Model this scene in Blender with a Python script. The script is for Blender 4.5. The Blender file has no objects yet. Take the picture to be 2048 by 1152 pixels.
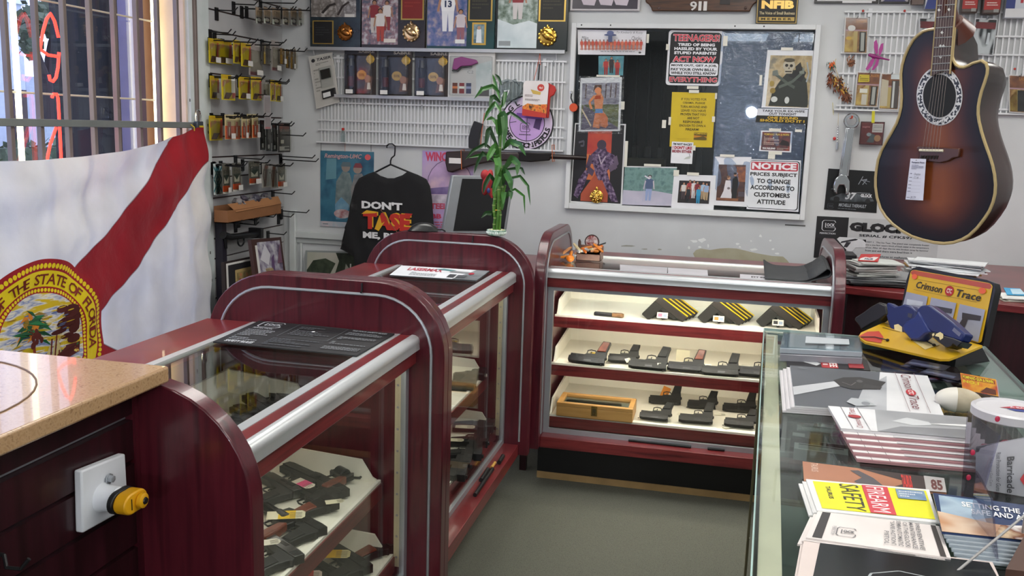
import bpy, math, random
from mathutils import Vector, Matrix
sc = bpy.context.scene
COL = sc.collection
rnd = random.Random(11)
V = Vector
# ---------------------------------------------------------------- camera
CAM_H, YAW, PITCH, ROLL, FPX = 1.55, math.radians(12.648), math.radians(9.855), math.radians(1.829), 1856.98
_cy, _sy = math.cos(YAW), math.sin(YAW)
_f = V((-_sy*math.cos(PITCH), _cy*math.cos(PITCH), -math.sin(PITCH)))
_r0 = V((_cy, _sy, 0)); _u0 = _r0.cross(_f)
_r = math.cos(ROLL)*_r0 + math.sin(ROLL)*_u0
_u = -math.sin(ROLL)*_r0 + math.cos(ROLL)*_u0
EYE = V((0, 0, CAM_H))
cam_data = bpy.data.cameras.new('camera')
cam = bpy.data.objects.new('camera', cam_data); COL.objects.link(cam)
cam.matrix_world = Matrix(((_r.x, _u.x, -_f.x, 0), (_r.y, _u.y, -_f.y, 0), (_r.z, _u.z, -_f.z, CAM_H), (0, 0, 0, 1)))
cam_data.sensor_width = 36.0; cam_data.lens = FPX/2048*36.0
cam_data.clip_start = 0.05; cam_data.clip_end = 200
sc.camera = cam
# ---------------------------------------------------------------- exposure, world
sc.view_settings.view_transform = 'Standard'
sc.view_settings.look = 'None'
sc.view_settings.gamma = 1.0
sc.view_settings.use_curve_mapping = False
sc.view_settings.exposure = 0.0
world = bpy.data.worlds.new('overcast_sky'); sc.world = world
world.use_nodes = True
_bg = world.node_tree.nodes['Background']
_bg.inputs['Color'].default_value = (0.66, 0.71, 1.0, 1)
_bg.inputs['Strength'].default_value = 3.2
# ---------------------------------------------------------------- measured survey: photo pixel -> point on a plane of the room
def ray(x, y):
    return _r*((x-1024)/FPX) - _u*((y-576)/FPX) + _f
def PY(x, y, Y):
    d = ray(x, y); return EYE + d*(Y/d.y)
def PX(x, y, X):
    d = ray(x, y); return EYE + d*(X/d.x)
def PZ(x, y, Z):
    d = ray(x, y); return EYE + d*((Z-CAM_H)/d.z)
# ---------------------------------------------------------------- materials
def lin(h):
    h = h.lstrip('#'); h = ''.join(a*2 for a in h) if len(h) == 3 else h; o = []
    for i in (0, 2, 4):
        c = int(h[i:i+2], 16)/255
        o.append(c/12.92 if c <= .04045 else ((c+.055)/1.055)**2.4)
    return o
_mc = {}
def _new(name):
    m = bpy.data.materials.new(name); m.use_nodes = True
    nt = m.node_tree; b = nt.nodes['Principled BSDF']
    return m, nt, b
def _noise(nt, scale, stretch=(1, 1, 1), detail=3):
    tc = nt.nodes.new('ShaderNodeTexCoord'); mp = nt.nodes.new('ShaderNodeMapping')
    mp.inputs['Scale'].default_value = stretch
    nz = nt.nodes.new('ShaderNodeTexNoise'); nz.inputs['Scale'].default_value = scale; nz.inputs['Detail'].default_value = detail
    nt.links.new(tc.outputs['Object'], mp.inputs['Vector']); nt.links.new(mp.outputs['Vector'], nz.inputs['Vector'])
    return nz
def _ramp(nt, src, stops):
    r = nt.nodes.new('ShaderNodeValToRGB'); e = r.color_ramp.elements
    while len(e) < len(stops): e.new(.5)
    for i, (p, c) in enumerate(stops):
        e[i].position = p; e[i].color = (*c, 1)
    nt.links.new(src, r.inputs['Fac']); return r
def C(h, r=.5, m=0., v=.07, sc_=9., bump=0., coat=0., sheen=0., spec=.5):
    """painted / plastic / paper / metal surface: colour with a little uneven tone"""
    k = ('C', h, r, m, v, sc_, bump, coat, sheen, spec)
    if k in _mc: return _mc[k]
    mt, nt, b = _new('surface_'+h.strip('#')); c = lin(h)
    nz = _noise(nt, sc_)
    rp = _ramp(nt, nz.outputs['Fac'], [(.3, [x*(1-v) for x in c]), (.7, [min(1, x*(1+v)) for x in c])])
    nt.links.new(rp.outputs['Color'], b.inputs['Base Color'])
    b.inputs['Roughness'].default_value = r; b.inputs['Metallic'].default_value = m
    b.inputs['Coat Weight'].default_value = coat; b.inputs['Sheen Weight'].default_value = sheen
    b.inputs['Specular IOR Level'].default_value = spec
    if bump:
        n2 = _noise(nt, sc_*6); bp = nt.nodes.new('ShaderNodeBump'); bp.inputs['Strength'].default_value = bump; bp.inputs['Distance'].default_value = .004
        nt.links.new(n2.outputs['Fac'], bp.inputs['Height']); nt.links.new(bp.outputs['Normal'], b.inputs['Normal'])
    _mc[k] = mt; return mt
def BL(h1, h2, h3=None, s=12., r=.4, stretch=(1, 1, 1), m=0., coat=0., lo=.35, hi=.65, detail=3, bump=0.):
    """blotchy / grained surface between two or three colours"""
    k = ('B', h1, h2, h3, s, r, stretch, m, coat, lo, hi, detail, bump)
    if k in _mc: return _mc[k]
    mt, nt, b = _new('blend_'+h1.strip('#')+h2.strip('#'))
    nz = _noise(nt, s, stretch, detail)
    st = [(lo, lin(h1)), (hi, lin(h2))] if h3 is None else [(lo, lin(h1)), ((lo+hi)/2, lin(h2)), (hi, lin(h3))]
    rp = _ramp(nt, nz.outputs['Fac'], st)
    nt.links.new(rp.outputs['Color'], b.inputs['Base Color'])
    b.inputs['Roughness'].default_value = r; b.inputs['Metallic'].default_value = m; b.inputs['Coat Weight'].default_value = coat
    if bump:
        bp = nt.nodes.new('ShaderNodeBump'); bp.inputs['Strength'].default_value = bump; bp.inputs['Distance'].default_value = .004
        nt.links.new(nz.outputs['Fac'], bp.inputs['Height']); nt.links.new(bp.outputs['Normal'], b.inputs['Normal'])
    _mc[k] = mt; return mt
def GL(tint='#f4fbf8', rough=.02, ior=1.45, bump=0., gain=1.):
    """thin clear pane: see-through with a fresnel reflection"""
    k = ('G', tint, rough, ior, bump, gain)
    if k in _mc: return _mc[k]
    mt, nt, b = _new('clear_'+tint.strip('#')); nt.nodes.remove(b)
    out = nt.nodes['Material Output']
    tr = nt.nodes.new('ShaderNodeBsdfTransparent'); tr.inputs['Color'].default_value = (*lin(tint), 1)
    gl = nt.nodes.new('ShaderNodeBsdfGlossy'); gl.inputs['Roughness'].default_value = rough
    fr = nt.nodes.new('ShaderNodeFresnel'); geo = nt.nodes.new('ShaderNodeNewGeometry')
    io = nt.nodes.new('ShaderNodeMapRange'); io.inputs['To Min'].default_value = ior; io.inputs['To Max'].default_value = 1/ior   # same reflectance from both faces of the pane
    nt.links.new(geo.outputs['Backfacing'], io.inputs['Value']); nt.links.new(io.outputs['Result'], fr.inputs['IOR'])
    nz = _noise(nt, 55. if bump else 3.)
    mth = nt.nodes.new('ShaderNodeMath'); mth.operation = 'MULTIPLY'; mth.inputs[1].default_value = gain
    nt.links.new(fr.outputs['Fac'], mth.inputs[0])
    if bump:
        bp = nt.nodes.new('ShaderNodeBump'); bp.inputs['Strength'].default_value = bump; bp.inputs['Distance'].default_value = .01
        nt.links.new(nz.outputs['Fac'], bp.inputs['Height']); nt.links.new(bp.outputs['Normal'], gl.inputs['Normal'])
    mx = nt.nodes.new('ShaderNodeMixShader')
    nt.links.new(mth.outputs[0], mx.inputs['Fac']); nt.links.new(tr.outputs[0], mx.inputs[1]); nt.links.new(gl.outputs[0], mx.inputs[2])
    nt.links.new(mx.outputs[0], out.inputs['Surface'])
    _mc[k] = mt; return mt
def FILM():
    if 'film' in _mc: return _mc['film']
    mt = GL('#dfe6ee', .05, 1.5, bump=.3, gain=1.8).copy(); nt = mt.node_tree; out = nt.nodes['Material Output']
    src = out.inputs['Surface'].links[0].from_socket; df = nt.nodes.new('ShaderNodeBsdfDiffuse'); df.inputs['Color'].default_value = (.34, .48, .78, 1)   # blue tint painted in for the reflection on the film
    mx = nt.nodes.new('ShaderNodeMixShader'); mx.inputs[0].default_value = .13
    nt.links.new(src, mx.inputs[1]); nt.links.new(df.outputs[0], mx.inputs[2]); nt.links.new(mx.outputs[0], out.inputs['Surface'])
    _mc['film'] = mt; return mt
def EM(h, s):
    k = ('E', h, s)
    if k in _mc: return _mc[k]
    mt, nt, b = _new('lit_'+h.strip('#'))
    b.inputs['Base Color'].default_value = (*lin(h), 1)
    b.inputs['Emission Color'].default_value = (*lin(h), 1); b.inputs['Emission Strength'].default_value = s
    _mc[k] = mt; return mt
MAHOG = BL('#370e18', '#551a25', '#43121d', s=5., r=.28, stretch=(9, 9, .6), coat=.25, lo=.3, hi=.7)
MAHOGX = BL('#4c141a', '#782a2c', '#5c1b20', s=5., r=.3, stretch=(.6, .6, 9), coat=.2, lo=.3, hi=.7)
MAHOGD = BL('#200a0e', '#34121a', s=5., r=.35, stretch=(9, 9, .6), coat=.1)
ALU = C('#d6dadc', .34, .6, .03)
STEEL = C('#aeb3b8', .38, .6, .05)
CHROME = C('#dfe1e4', .07, 1., .02)
BLACK = C('#121214', .45)
BLACKM = C('#1a1a1c', .38, .2)
WHITE = C('#e6e6e6', .5, v=.03)
FELT = C('#ebe7da', .9, v=.03)
WALLW = BL('#bfc1c2', '#c9cbcc', s=3., r=.6, bump=.05)
GUNB = C('#101012', .5, .1)
GUNS = C('#8d8f92', .3, 1.)
# ---------------------------------------------------------------- glyph outlines (built-in font)
_gc = {}
def glyph(t, bold=0., raw=False, shear=0.):
    k = (t, bold, raw, shear)
    if k in _gc: return _gc[k]
    cu = bpy.data.curves.new('t', 'FONT'); cu.body = t; cu.size = 1; cu.resolution_u = 2; cu.offset = bold; cu.shear = shear
    ob = bpy.data.objects.new('t', cu); COL.objects.link(ob)
    dg = bpy.context.evaluated_depsgraph_get()
    me = bpy.data.meshes.new_from_object(ob.evaluated_get(dg))
    vs = [(p.co.x, p.co.y) for p in me.vertices]; fs = [tuple(p.vertices) for p in me.polygons]
    bpy.data.objects.remove(ob); bpy.data.curves.remove(cu); bpy.data.meshes.remove(me)
    if not vs: _gc[k] = ([], [], (0, 0, .3, .3)); return _gc[k]
    x0 = min(a for a, b in vs); x1 = max(a for a, b in vs); y0 = min(b for a, b in vs); y1 = max(b for a, b in vs)
    if not raw: vs = [((a-x0)/max(1e-6, x1-x0), (b-y0)/max(1e-6, y1-y0)) for a, b in vs]
    _gc[k] = (vs, fs, (x0, y0, x1, y1)); return _gc[k]
# ---------------------------------------------------------------- mesh builder
WL = {}
class MB:
    def __init__(s, X=None): s.v = []; s.f = []; s.m = []; s.mats = []; s.X = X
    def add(s, vs, fs, mat):
        n = len(s.v)
        s.v += [(s.X @ V(p)) if s.X else V(p) for p in vs]
        if mat not in s.mats: s.mats.append(mat)
        i = s.mats.index(mat)
        for f in fs: s.f.append(tuple(n+k for k in f)); s.m.append(i)
        return s
    def box(s, x0, y0, z0, x1, y1, z1, mat):
        return s.add([(x0, y0, z0), (x1, y0, z0), (x1, y1, z0), (x0, y1, z0), (x0, y0, z1), (x1, y0, z1), (x1, y1, z1), (x0, y1, z1)],
                     [(0, 3, 2, 1), (4, 5, 6, 7), (0, 1, 5, 4), (1, 2, 6, 5), (2, 3, 7, 6), (3, 0, 4, 7)], mat)
    def cbox(s, c, d, mat): return s.box(c[0]-d[0]/2, c[1]-d[1]/2, c[2]-d[2]/2, c[0]+d[0]/2, c[1]+d[1]/2, c[2]+d[2]/2, mat)
    def hexa(s, a, b, mat):   # a: 4 bottom/front pts, b: 4 matching pts
        return s.add(list(a)+list(b), [(3, 2, 1, 0), (4, 5, 6, 7), (0, 1, 5, 4), (1, 2, 6, 5), (2, 3, 7, 6), (3, 0, 4, 7)], mat)
    def prism(s, poly, d0, d1, mat, ax='y'):
        g = {'y': lambda a, b, d: (a, d, b), 'x': lambda a, b, d: (d, a, b), 'z': lambda a, b, d: (a, b, d)}[ax]
        n = len(poly)
        vs = [g(a, b, d0) for a, b in poly]+[g(a, b, d1) for a, b in poly]
        fs = [tuple(range(n)), tuple(range(2*n-1, n-1, -1))]+[(i, i+n, (i+1) % n+n, (i+1) % n) for i in range(n)]
        return s.add(vs, fs, mat)
    def tube(s, pts, r, mat, n=8, close=False):
        pts = [V(p) for p in pts]; N = len(pts)
        rs = r if isinstance(r, (list, tuple)) else [r]*N
        t0 = (pts[1]-pts[0]).normalized(); a = t0.orthogonal().normalized()
        vs = []; fs = []
        for i, p in enumerate(pts):
            if close: t = (pts[(i+1) % N]-pts[i-1]).normalized()
            else: t = (pts[min(i+1, N-1)]-pts[max(i-1, 0)]).normalized()
            a = (a-t*a.dot(t)).normalized(); b = t.cross(a)
            vs += [p+(a*math.cos(q*2*math.pi/n)+b*math.sin(q*2*math.pi/n))*rs[i] for q in range(n)]
        for i in range(N if close else N-1):
            j = (i+1) % N
            for q in range(n): fs.append((i*n+q, i*n+(q+1) % n, j*n+(q+1) % n, j*n+q))
        if not close: fs += [tuple(range(n-1, -1, -1)), tuple((N-1)*n+q for q in range(n))]
        return s.add(vs, fs, mat)
    def lathe(s, prof, mat, n=24, c=(0, 0, 0), R=None):
        vs = []; fs = []; N = len(prof)
        for r, z in prof:
            for q in range(n):
                p = V((r*math.cos(q*2*math.pi/n), r*math.sin(q*2*math.pi/n), z))
                vs.append((R @ p if R else p)+V(c))
        for i in range(N-1):
            for q in range(n): fs.append((i*n+q, i*n+(q+1) % n, (i+1)*n+(q+1) % n, (i+1)*n+q))
        fs += [tuple(range(n-1, -1, -1)), tuple((N-1)*n+q for q in range(n))]
        return s.add(vs, fs, mat)
    def ell(s, c, r, mat, n=14, k=8, R=None, wob=0., rg=None):
        vs = []; fs = []
        for i in range(1, k):
            th = math.pi*i/k
            for q in range(n):
                ph = 2*math.pi*q/n; w = 1+(rg.uniform(-wob, wob) if rg else 0)
                p = V((r[0]*math.sin(th)*math.cos(ph)*w, r[1]*math.sin(th)*math.sin(ph)*w, r[2]*math.cos(th)*w))
                vs.append((R @ p if R else p)+V(c))
        t = V((0, 0, r[2])); b = V((0, 0, -r[2]))
        vs += [(R @ t if R else t)+V(c), (R @ b if R else b)+V(c)]
        T = len(vs)-2
        for i in range(k-2):
            for q in range(n): fs.append((i*n+q, (i+1)*n+q, (i+1)*n+(q+1) % n, i*n+(q+1) % n))
        for q in range(n):
            fs.append((T, q, (q+1) % n)); fs.append((T+1, (k-2)*n+(q+1) % n, (k-2)*n+q))
        return s.add(vs, fs, mat)
    def poly(s, pts, mat): return s.add(pts, [tuple(range(len(pts)))], mat)
    def grid(s, fn, nu, nv, mat, th=0.):
        vs = [fn(i/nu, j/nv) for j in range(nv+1) for i in range(nu+1)]
        fs = [(j*(nu+1)+i, j*(nu+1)+i+1, (j+1)*(nu+1)+i+1, (j+1)*(nu+1)+i) for j in range(nv) for i in range(nu)]
        return s.add(vs, fs, mat)
    def build(s, name, parent=None, label=None, cat=None, group=None, kind=None, bevel=0., seg=2, angle=32, sub=0, solid=0., flat=False, origin=None):
        me = bpy.data.meshes.new(name)
        if parent is not None: o0 = WL[parent.name]
        elif origin is not None: o0 = V(origin)
        else:
            xs = [p.x for p in s.v]; ys = [p.y for p in s.v]
            o0 = V(((min(xs)+max(xs))/2, (min(ys)+max(ys))/2, min(p.z for p in s.v)))
        me.from_pydata([p-o0 for p in s.v], [], s.f)
        for m in s.mats: me.materials.append(m)
        me.polygons.foreach_set('material_index', s.m)
        if not flat:
            me.polygons.foreach_set('use_smooth', [True]*len(s.f))
            me.set_sharp_from_angle(angle=math.radians(angle))
        me.update()
        ob = bpy.data.objects.new(name, me); COL.objects.link(ob)
        if parent is not None: ob.parent = parent
        else: ob.location = o0
        WL[ob.name] = o0
        if solid:
            q = ob.modifiers.new('thickness', 'SOLIDIFY'); q.thickness = solid; q.offset = 0
        if bevel:
            q = ob.modifiers.new('edge', 'BEVEL'); q.width = bevel; q.segments = seg; q.limit_method = 'ANGLE'; q.angle_limit = math.radians(40)
        if sub:
            q = ob.modifiers.new('smooth', 'SUBSURF'); q.levels = sub; q.render_levels = sub
        tag(ob, label, cat, group, kind)
        return ob
def tag(o, label=None, cat=None, group=None, kind=None):
    if label: o['label'] = label
    if cat: o['category'] = cat
    if group: o['group'] = group
    if kind: o['kind'] = kind
def thing(name, label, cat, loc=(0, 0, 0), group=None):
    o = bpy.data.objects.new(name, None); COL.objects.link(o)
    o.location = loc; o.empty_display_size = .05
    WL[o.name] = V(loc); tag(o, label, cat, group); return o
def copy_tree(o, parent=None):
    c = o.copy(); COL.objects.link(c)
    if parent is not None: c.parent = parent
    WL[c.name] = WL[o.name]
    for ch in list(o.children): copy_tree(ch, c)
    return c
def place(o, loc, rot=(0, 0, 0), scale=None, label=None, group=None):
    o.location = loc; o.rotation_euler = rot
    if scale: o.scale = scale
    WL[o.name] = V(loc)
    if label: o['label'] = label
    if group: o['group'] = group
    return o
# ---------------------------------------------------------------- printed sheets: a real sheet with ink shapes on its face
def print_on(mb, fn, layers, k0=1):
    """fn(u,v,k) -> point; k lifts each ink layer a hair above the one below"""
    k = k0
    for L in layers:
        t, mat = L[0], L[-1]
        if isinstance(mat, str): mat = C(mat, .55)
        k += 1
        if t == 'r':
            a, b, c, d = L[1:5]; mb.poly([fn(a, b, k), fn(c, b, k), fn(c, d, k), fn(a, d, k)], mat)
        elif t == 'e':
            a, b, c, d = L[1:5]; mb.poly([fn(a+c*math.cos(i*2*math.pi/(L[5] if len(L) > 6 else 20)), b+d*math.sin(i*2*math.pi/(L[5] if len(L) > 6 else 20)), k) for i in range(L[5] if len(L) > 6 else 20)], mat)
        elif t == 'p':
            mb.poly([fn(a, b, k) for a, b in L[1]], mat)
        elif t == 'l':   # polyline with width
            pts, w = L[1], L[2]
            for (a, b), (c, d) in zip(pts[:-1], pts[1:]):
                ln = math.hypot(c-a, d-b) or 1; nx, ny = -(d-b)/ln*w/2, (c-a)/ln*w/2
                mb.poly([fn(a+nx, b+ny, k), fn(a-nx, b-ny, k), fn(c-nx, d-ny, k), fn(c+nx, d+ny, k)], mat)
        elif t == 't':   # text stretched into a box
            txt, a, b, c, d = L[1:6]; o = L[6] if len(L) > 7 else {}
            vs, fs, bb = glyph(txt, o.get('b', .0), False, o.get('s', 0.))
            rot = o.get('r', 0)
            def mp(x, y):
                if rot == 90: x, y = 1-y, x
                elif rot == -90: x, y = y, 1-x
                elif rot == 180: x, y = 1-x, 1-y
                return fn(a+(c-a)*x, b+(d-b)*y, k)
            mb.add([mp(x, y) for x, y in vs], fs, mat)
        elif t == 'lines':  # greeked small print: n thin rules of uneven length
            a, b, c, d, n = L[1:6]; rg = random.Random(int(a*999+b*77+n))
            for i in range(n):
                y = b+(d-b)*(i+.25)/n; h = (d-b)/n*.45; x = a
                while x < c:
                    w = rg.uniform(.04, .12)*(c-a)
                    x2 = min(c, x+w); mb.poly([fn(x, y, k), fn(x2, y, k), fn(x2, y+h, k), fn(x, y+h, k)], mat); x = x2+.02*(c-a)
                    if rg.random() < .06: break
def quadmap(q, eps=.00025):
    TL, TR, BR, BLc = q; n = (BLc-TL).cross(TR-TL).normalized()
    def fn(u, v, k=0): return (TL*(1-u)+TR*u)*v+(BLc*(1-u)+BR*u)*(1-v)+n*(k*eps)
    return fn, n
def rounded(w, h, r, n=5, x0=0., y0=0.):
    o = []
    for cx, cy, a0 in ((w-r, h-r, 0), (r, h-r, 90), (r, r, 180), (w-r, r, 270)):
        for i in range(n+1):
            a = math.radians(a0+90*i/n); o.append((x0+cx+r*math.cos(a), y0+cy+r*math.sin(a)))
    return o
def sheet(name, label, cat, q, layers=(), base='#e8e8e8', th=.002, group=None, parent=None, rc=0., eps=.00025, rough=.5):
    """q = 4 world corners TL,TR,BR,BL; th = real thickness behind the face"""
    fn, n = quadmap(q, eps); mb = MB()
    bm_ = C(base, rough) if isinstance(base, str) else base
    if rc:
        asp = (q[1]-q[0]).length/(q[3]-q[0]).length
        out = [(a/asp, b) for a, b in rounded(asp, 1., rc)]
    else: out = [(0, 0), (1, 0), (1, 1), (0, 1)]
    F = [fn(a, b, 0) for a, b in out]; B = [p-n*th for p in F]; N = len(out)
    mb.add(F+B, [tuple(range(N)), tuple(range(2*N-1, N-1, -1))]+[(i, i+N, (i+1) % N+N, (i+1) % N) for i in range(N)], bm_)
    print_on(mb, fn, layers)
    return mb.build(name, parent=parent, label=label, cat=cat, group=group, flat=True)
def QY(pts, Y): return [PY(x, y, Y) for x, y in pts]
def QX(pts, X): return [PX(x, y, X) for x, y in pts]
def QZ(pts, Z): return [PZ(x, y, Z) for x, y in pts]

def arc_text(mb, fn, txt, c, R, h, a0, a1, mat, k=3, bold=.02, inward=False):
    """letters set along a circle from angle a0 to a1 (degrees)"""
    ws = []
    for ch in txt:
        g = glyph(ch, bold, True); ws.append(.55 if ch == ' ' else g[2][2]-g[2][0]+.12)
    tot = sum(ws); acc = 0; s = h/.73
    for ch, w in zip(txt, ws):
        g = glyph(ch, bold, True); th = math.radians(a0+(a1-a0)*(acc+w/2)/tot); acc += w
        if ch == ' ': continue
        xc = (g[2][0]+g[2][2])/2; pts = []
        for x, y in g[0]:
            if inward: r = R+h-y*s; a = th+(x-xc)*s/R
            else: r = R+y*s; a = th-(x-xc)*s/R
            pts.append(fn(c[0]+r*math.cos(a), c[1]+r*math.sin(a), k))
        mb.add(pts, g[1], mat)
def fig(cx, y0, h, a, top, bot, skin='#a87a60', hair='#2a1c14', w=1.):
    """small printed standing person; a = sheet width / height"""
    q = h/a*w
    return [('p', [(cx-q*.10, y0), (cx-q*.02, y0), (cx, y0+h*.42), (cx+q*.02, y0), (cx+q*.10, y0), (cx+q*.12, y0+h*.5), (cx-q*.12, y0+h*.5)], bot),
            ('p', [(cx-q*.12, y0+h*.46), (cx+q*.12, y0+h*.46), (cx+q*.16, y0+h*.8), (cx+q*.07, y0+h*.85), (cx-q*.07, y0+h*.85), (cx-q*.16, y0+h*.8)], top),
            ('p', [(cx-q*.16, y0+h*.8), (cx-q*.12, y0+h*.76), (cx-q*.17, y0+h*.45), (cx-q*.21, y0+h*.45)], skin),
            ('p', [(cx+q*.16, y0+h*.8), (cx+q*.12, y0+h*.76), (cx+q*.17, y0+h*.45), (cx+q*.21, y0+h*.45)], skin),
            ('e', cx, y0+h*.935, q*.075, h*.075, hair), ('e', cx, y0+h*.915, q*.055, h*.06, skin)]
def logo_g(u0, v0, u1, v1, col):
    """rounded letter-G outline with small LOCK inside"""
    w, h = u1-u0, v1-v0; P = lambda a, b: (u0+a*w, v0+b*h); t = .06*w
    return [('l', [P(1, .82), P(.9, 1), P(.12, 1), P(0, .85), P(0, .15), P(.12, 0), P(.88, 0), P(1, .15), P(1, .32), P(.25, .32), P(.25, .75)], t, col),
            ('t', 'OCK', *P(.34, .42), *P(.95, .72), {'b': .03}, col)]
ORD = ['first', 'second', 'third', 'fourth', 'fifth', 'sixth', 'seventh', 'eighth', 'ninth', 'tenth', 'eleventh', 'twelfth', 'thirteenth', 'fourteenth']
# ================================================================ lamps of the room
WY = 5.0          # face of the back wall
CEIL = 2.75
def troffer(x, y, lab, watts=46):
    t = thing('ceiling_light', lab, 'light', (x, y, CEIL), 'fluorescent ceiling lights')
    b = MB(); b.box(x-.31, y-.61, CEIL-.05, x+.31, y-.58, CEIL, WHITE); b.box(x-.31, y+.58, CEIL-.05, x+.31, y+.61, CEIL, WHITE)
    b.box(x-.31, y-.58, CEIL-.05, x-.28, y+.58, CEIL, WHITE); b.box(x+.28, y-.58, CEIL-.05, x+.31, y+.58, CEIL, WHITE)
    b.build('frame', t)
    d = MB(); d.box(x-.28, y-.58, CEIL-.03, x+.28, y+.58, CEIL-.012, EM('#fcfaf4', 9.3)); d.build('diffuser', t)
TROF = [(.10, -2.0), (.98, -2.0), (-1.4, -.2), (1.2, .4), (-1.5, 1.9), (.55, 1.9), (-1.15, 3.6), (.35, 3.55), (1.75, 3.3)]
for _i, (_x, _y) in enumerate(TROF):
    troffer(_x, _y, 'white fluorescent ceiling light above the shop floor, hung with its row')
# lamp added behind the camera to make the glare in the back window
_w = thing('glare_lamp', 'small added lamp on the front wall, makes the glare in the back window', 'lamp', (.28, -2.98, 1.78))
_b = MB(); _b.box(.20, -3.0, 1.74, .36, -2.95, 1.94, WHITE); _b.build('housing', _w)
_b = MB(); _b.ell((.28, -2.93, 1.84), (.07, .03, .07), EM('#eef3ff', 500.)); _b.build('bulb', _w)
# ================================================================ room shell
def struct(name, mb, **k): return mb.build(name, kind='structure', **k)
m = MB(); m.box(-2.9, -3.1, -.05, 2.7, 5.12, 0, BL('#3f4038', '#64655a', '#51524a', s=240., r=.95, lo=.3, hi=.7, detail=6, bump=.6)); struct('floor', m)
m = MB(); m.box(-2.9, -3.1, CEIL, 2.7, 7.4, CEIL+.1, C('#dededc', .8)); struct('ceiling', m)
OX0, OX1, OZ0, OZ1 = -.815, .386, 1.153, 2.071
m = MB()
m.box(-2.62, WY, 0, OX0, WY+.12, CEIL, WALLW); m.box(OX1, WY, 0, 2.6, WY+.12, CEIL, WALLW)
m.box(OX0, WY, 0, OX1, WY+.12, OZ0, WALLW); m.box(OX0, WY, OZ1, OX1, WY+.12, CEIL, WALLW)
# flaking paint and the ochre damp patch below the window
_sp = random.Random(5)
def blob(pts, mat, Y): m.poly([PY(x, y, Y) for x, y in pts], mat)
_pt = [(1386, 507), (1392, 500), (1402, 497), (1420, 500), (1440, 497), (1456, 496), (1473, 497), (1490, 501), (1506, 505), (1522, 508), (1545, 512), (1566, 513), (1574, 520), (1580, 528), (1560, 535), (1480, 532), (1420, 528), (1392, 520)]
blob(_pt, BL('#a39d84', '#aca891', s=14., r=.7), WY-.0006)
for x, y, w, h in ((1388, 482, 8, 3), (1405, 480, 9, 5), (1378, 495, 3, 3), (1475, 488, 6, 3), (1506, 499, 10, 3), (1521, 472, 4, 3), (1546, 498, 4, 2), (1480, 494, 3, 2), (1540, 481, 3, 2), (1502, 482, 2, 2), (1400, 494, 4, 2), (1416, 492, 2, 4), (1555, 507, 5, 2)):
    blob([(x+w*math.cos(a*.9)*_sp.uniform(.5, 1.2), y+h*math.sin(a*.9)*_sp.uniform(.5, 1.2)) for a in range(7)], C('#e4e6e4', .6), WY-.0009)
for x, y, w, h in ((1255, 492, 14, 2), (1290, 498, 9, 1.5), (1205, 496, 5, 1.5), (1320, 499, 5, 2)):
    blob([(x+w*math.cos(a*.9)*_sp.uniform(.5, 1.2), y+h*math.sin(a*.9)*_sp.uniform(.5, 1.2)) for a in range(7)], C('#9a9a90', .7), WY-.0009)
struct('wall_back', m)
SX = -2.52        # face of the left wall
m = MB()
m.box(SX-.25, -3.0, 0, SX, .9, CEIL, WALLW); m.box(SX-.25, .9, 0, SX, 4.06, .42, WALLW)
m.box(SX-.25, .9, 2.6, SX, 4.06, CEIL, WALLW); m.box(SX-.25, 4.06, 0, SX, WY+.12, CEIL, WALLW)
struct('wall_left', m)
m = MB(); m.box(2.6, -3.0, 0, 2.7, WY+.12, CEIL, WALLW); struct('wall_right', m)
m = MB(); m.box(SX-.25, -3.1, 0, 2.7, -3.0, CEIL, WALLW); struct('wall_front', m)
# slat boards of the left wall beyond the window post
sl = MB(); GREY_SLAT = BL('#b4b4b4', '#a6a6a8', s=3., r=.55)
zs = [.0]+[.84+.1024*k for k in range(-8, 19)]
for a, b in zip(zs[:-1], zs[1:]):
    if b > 2.72: break
    sl.box(SX, 4.222, a+.004, SX+.016, WY-.001, b-.004, GREY_SLAT)
sl.box(SX, 4.21, 0, SX+.004, WY-.001, 2.7, C('#4a3532', .7))
struct('wall_left_slats', sl)
SF = SX+.016
# white post between window and slats, jambs
m = MB(); m.box(SX, 4.045, 0, SX+.018, 4.222, CEIL, BL('#c3cbca', '#d2d8d8', s=6., r=.6))
for x, y in ((416, 250), (417, 264), (421, 505), (418, 420), (380, 200), (424, 560)):
    p = PX(x, y, SX+.0185); m.box(SX+.018, p.y-.004, p.z-.008, SX+.0188, p.y+.003, p.z+.006, C('#4d4d4a', .8))
struct('trim_1', m)
# chair rail moulding low on the back wall, in the corner, with its conduit
m = MB(); a = PY(566, 462, WY); b = PY(735, 470, WY)
m.box(-2.45, WY-.028, .872, -1.2, WY, .91, C('#c3c7c6', .5)); m.box(-2.45, WY-.012, .84, -1.2, WY, .872, C('#b4b8b7', .5))
m.box(-2.46, WY-.03, 0, -2.42, WY, 1.03, C('#c3c7c6', .5)); m.box(-2.40, WY-.02, 0, -2.385, WY, .84, C('#b9bdbc', .5))
struct('trim_2', m, bevel=.004)
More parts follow.
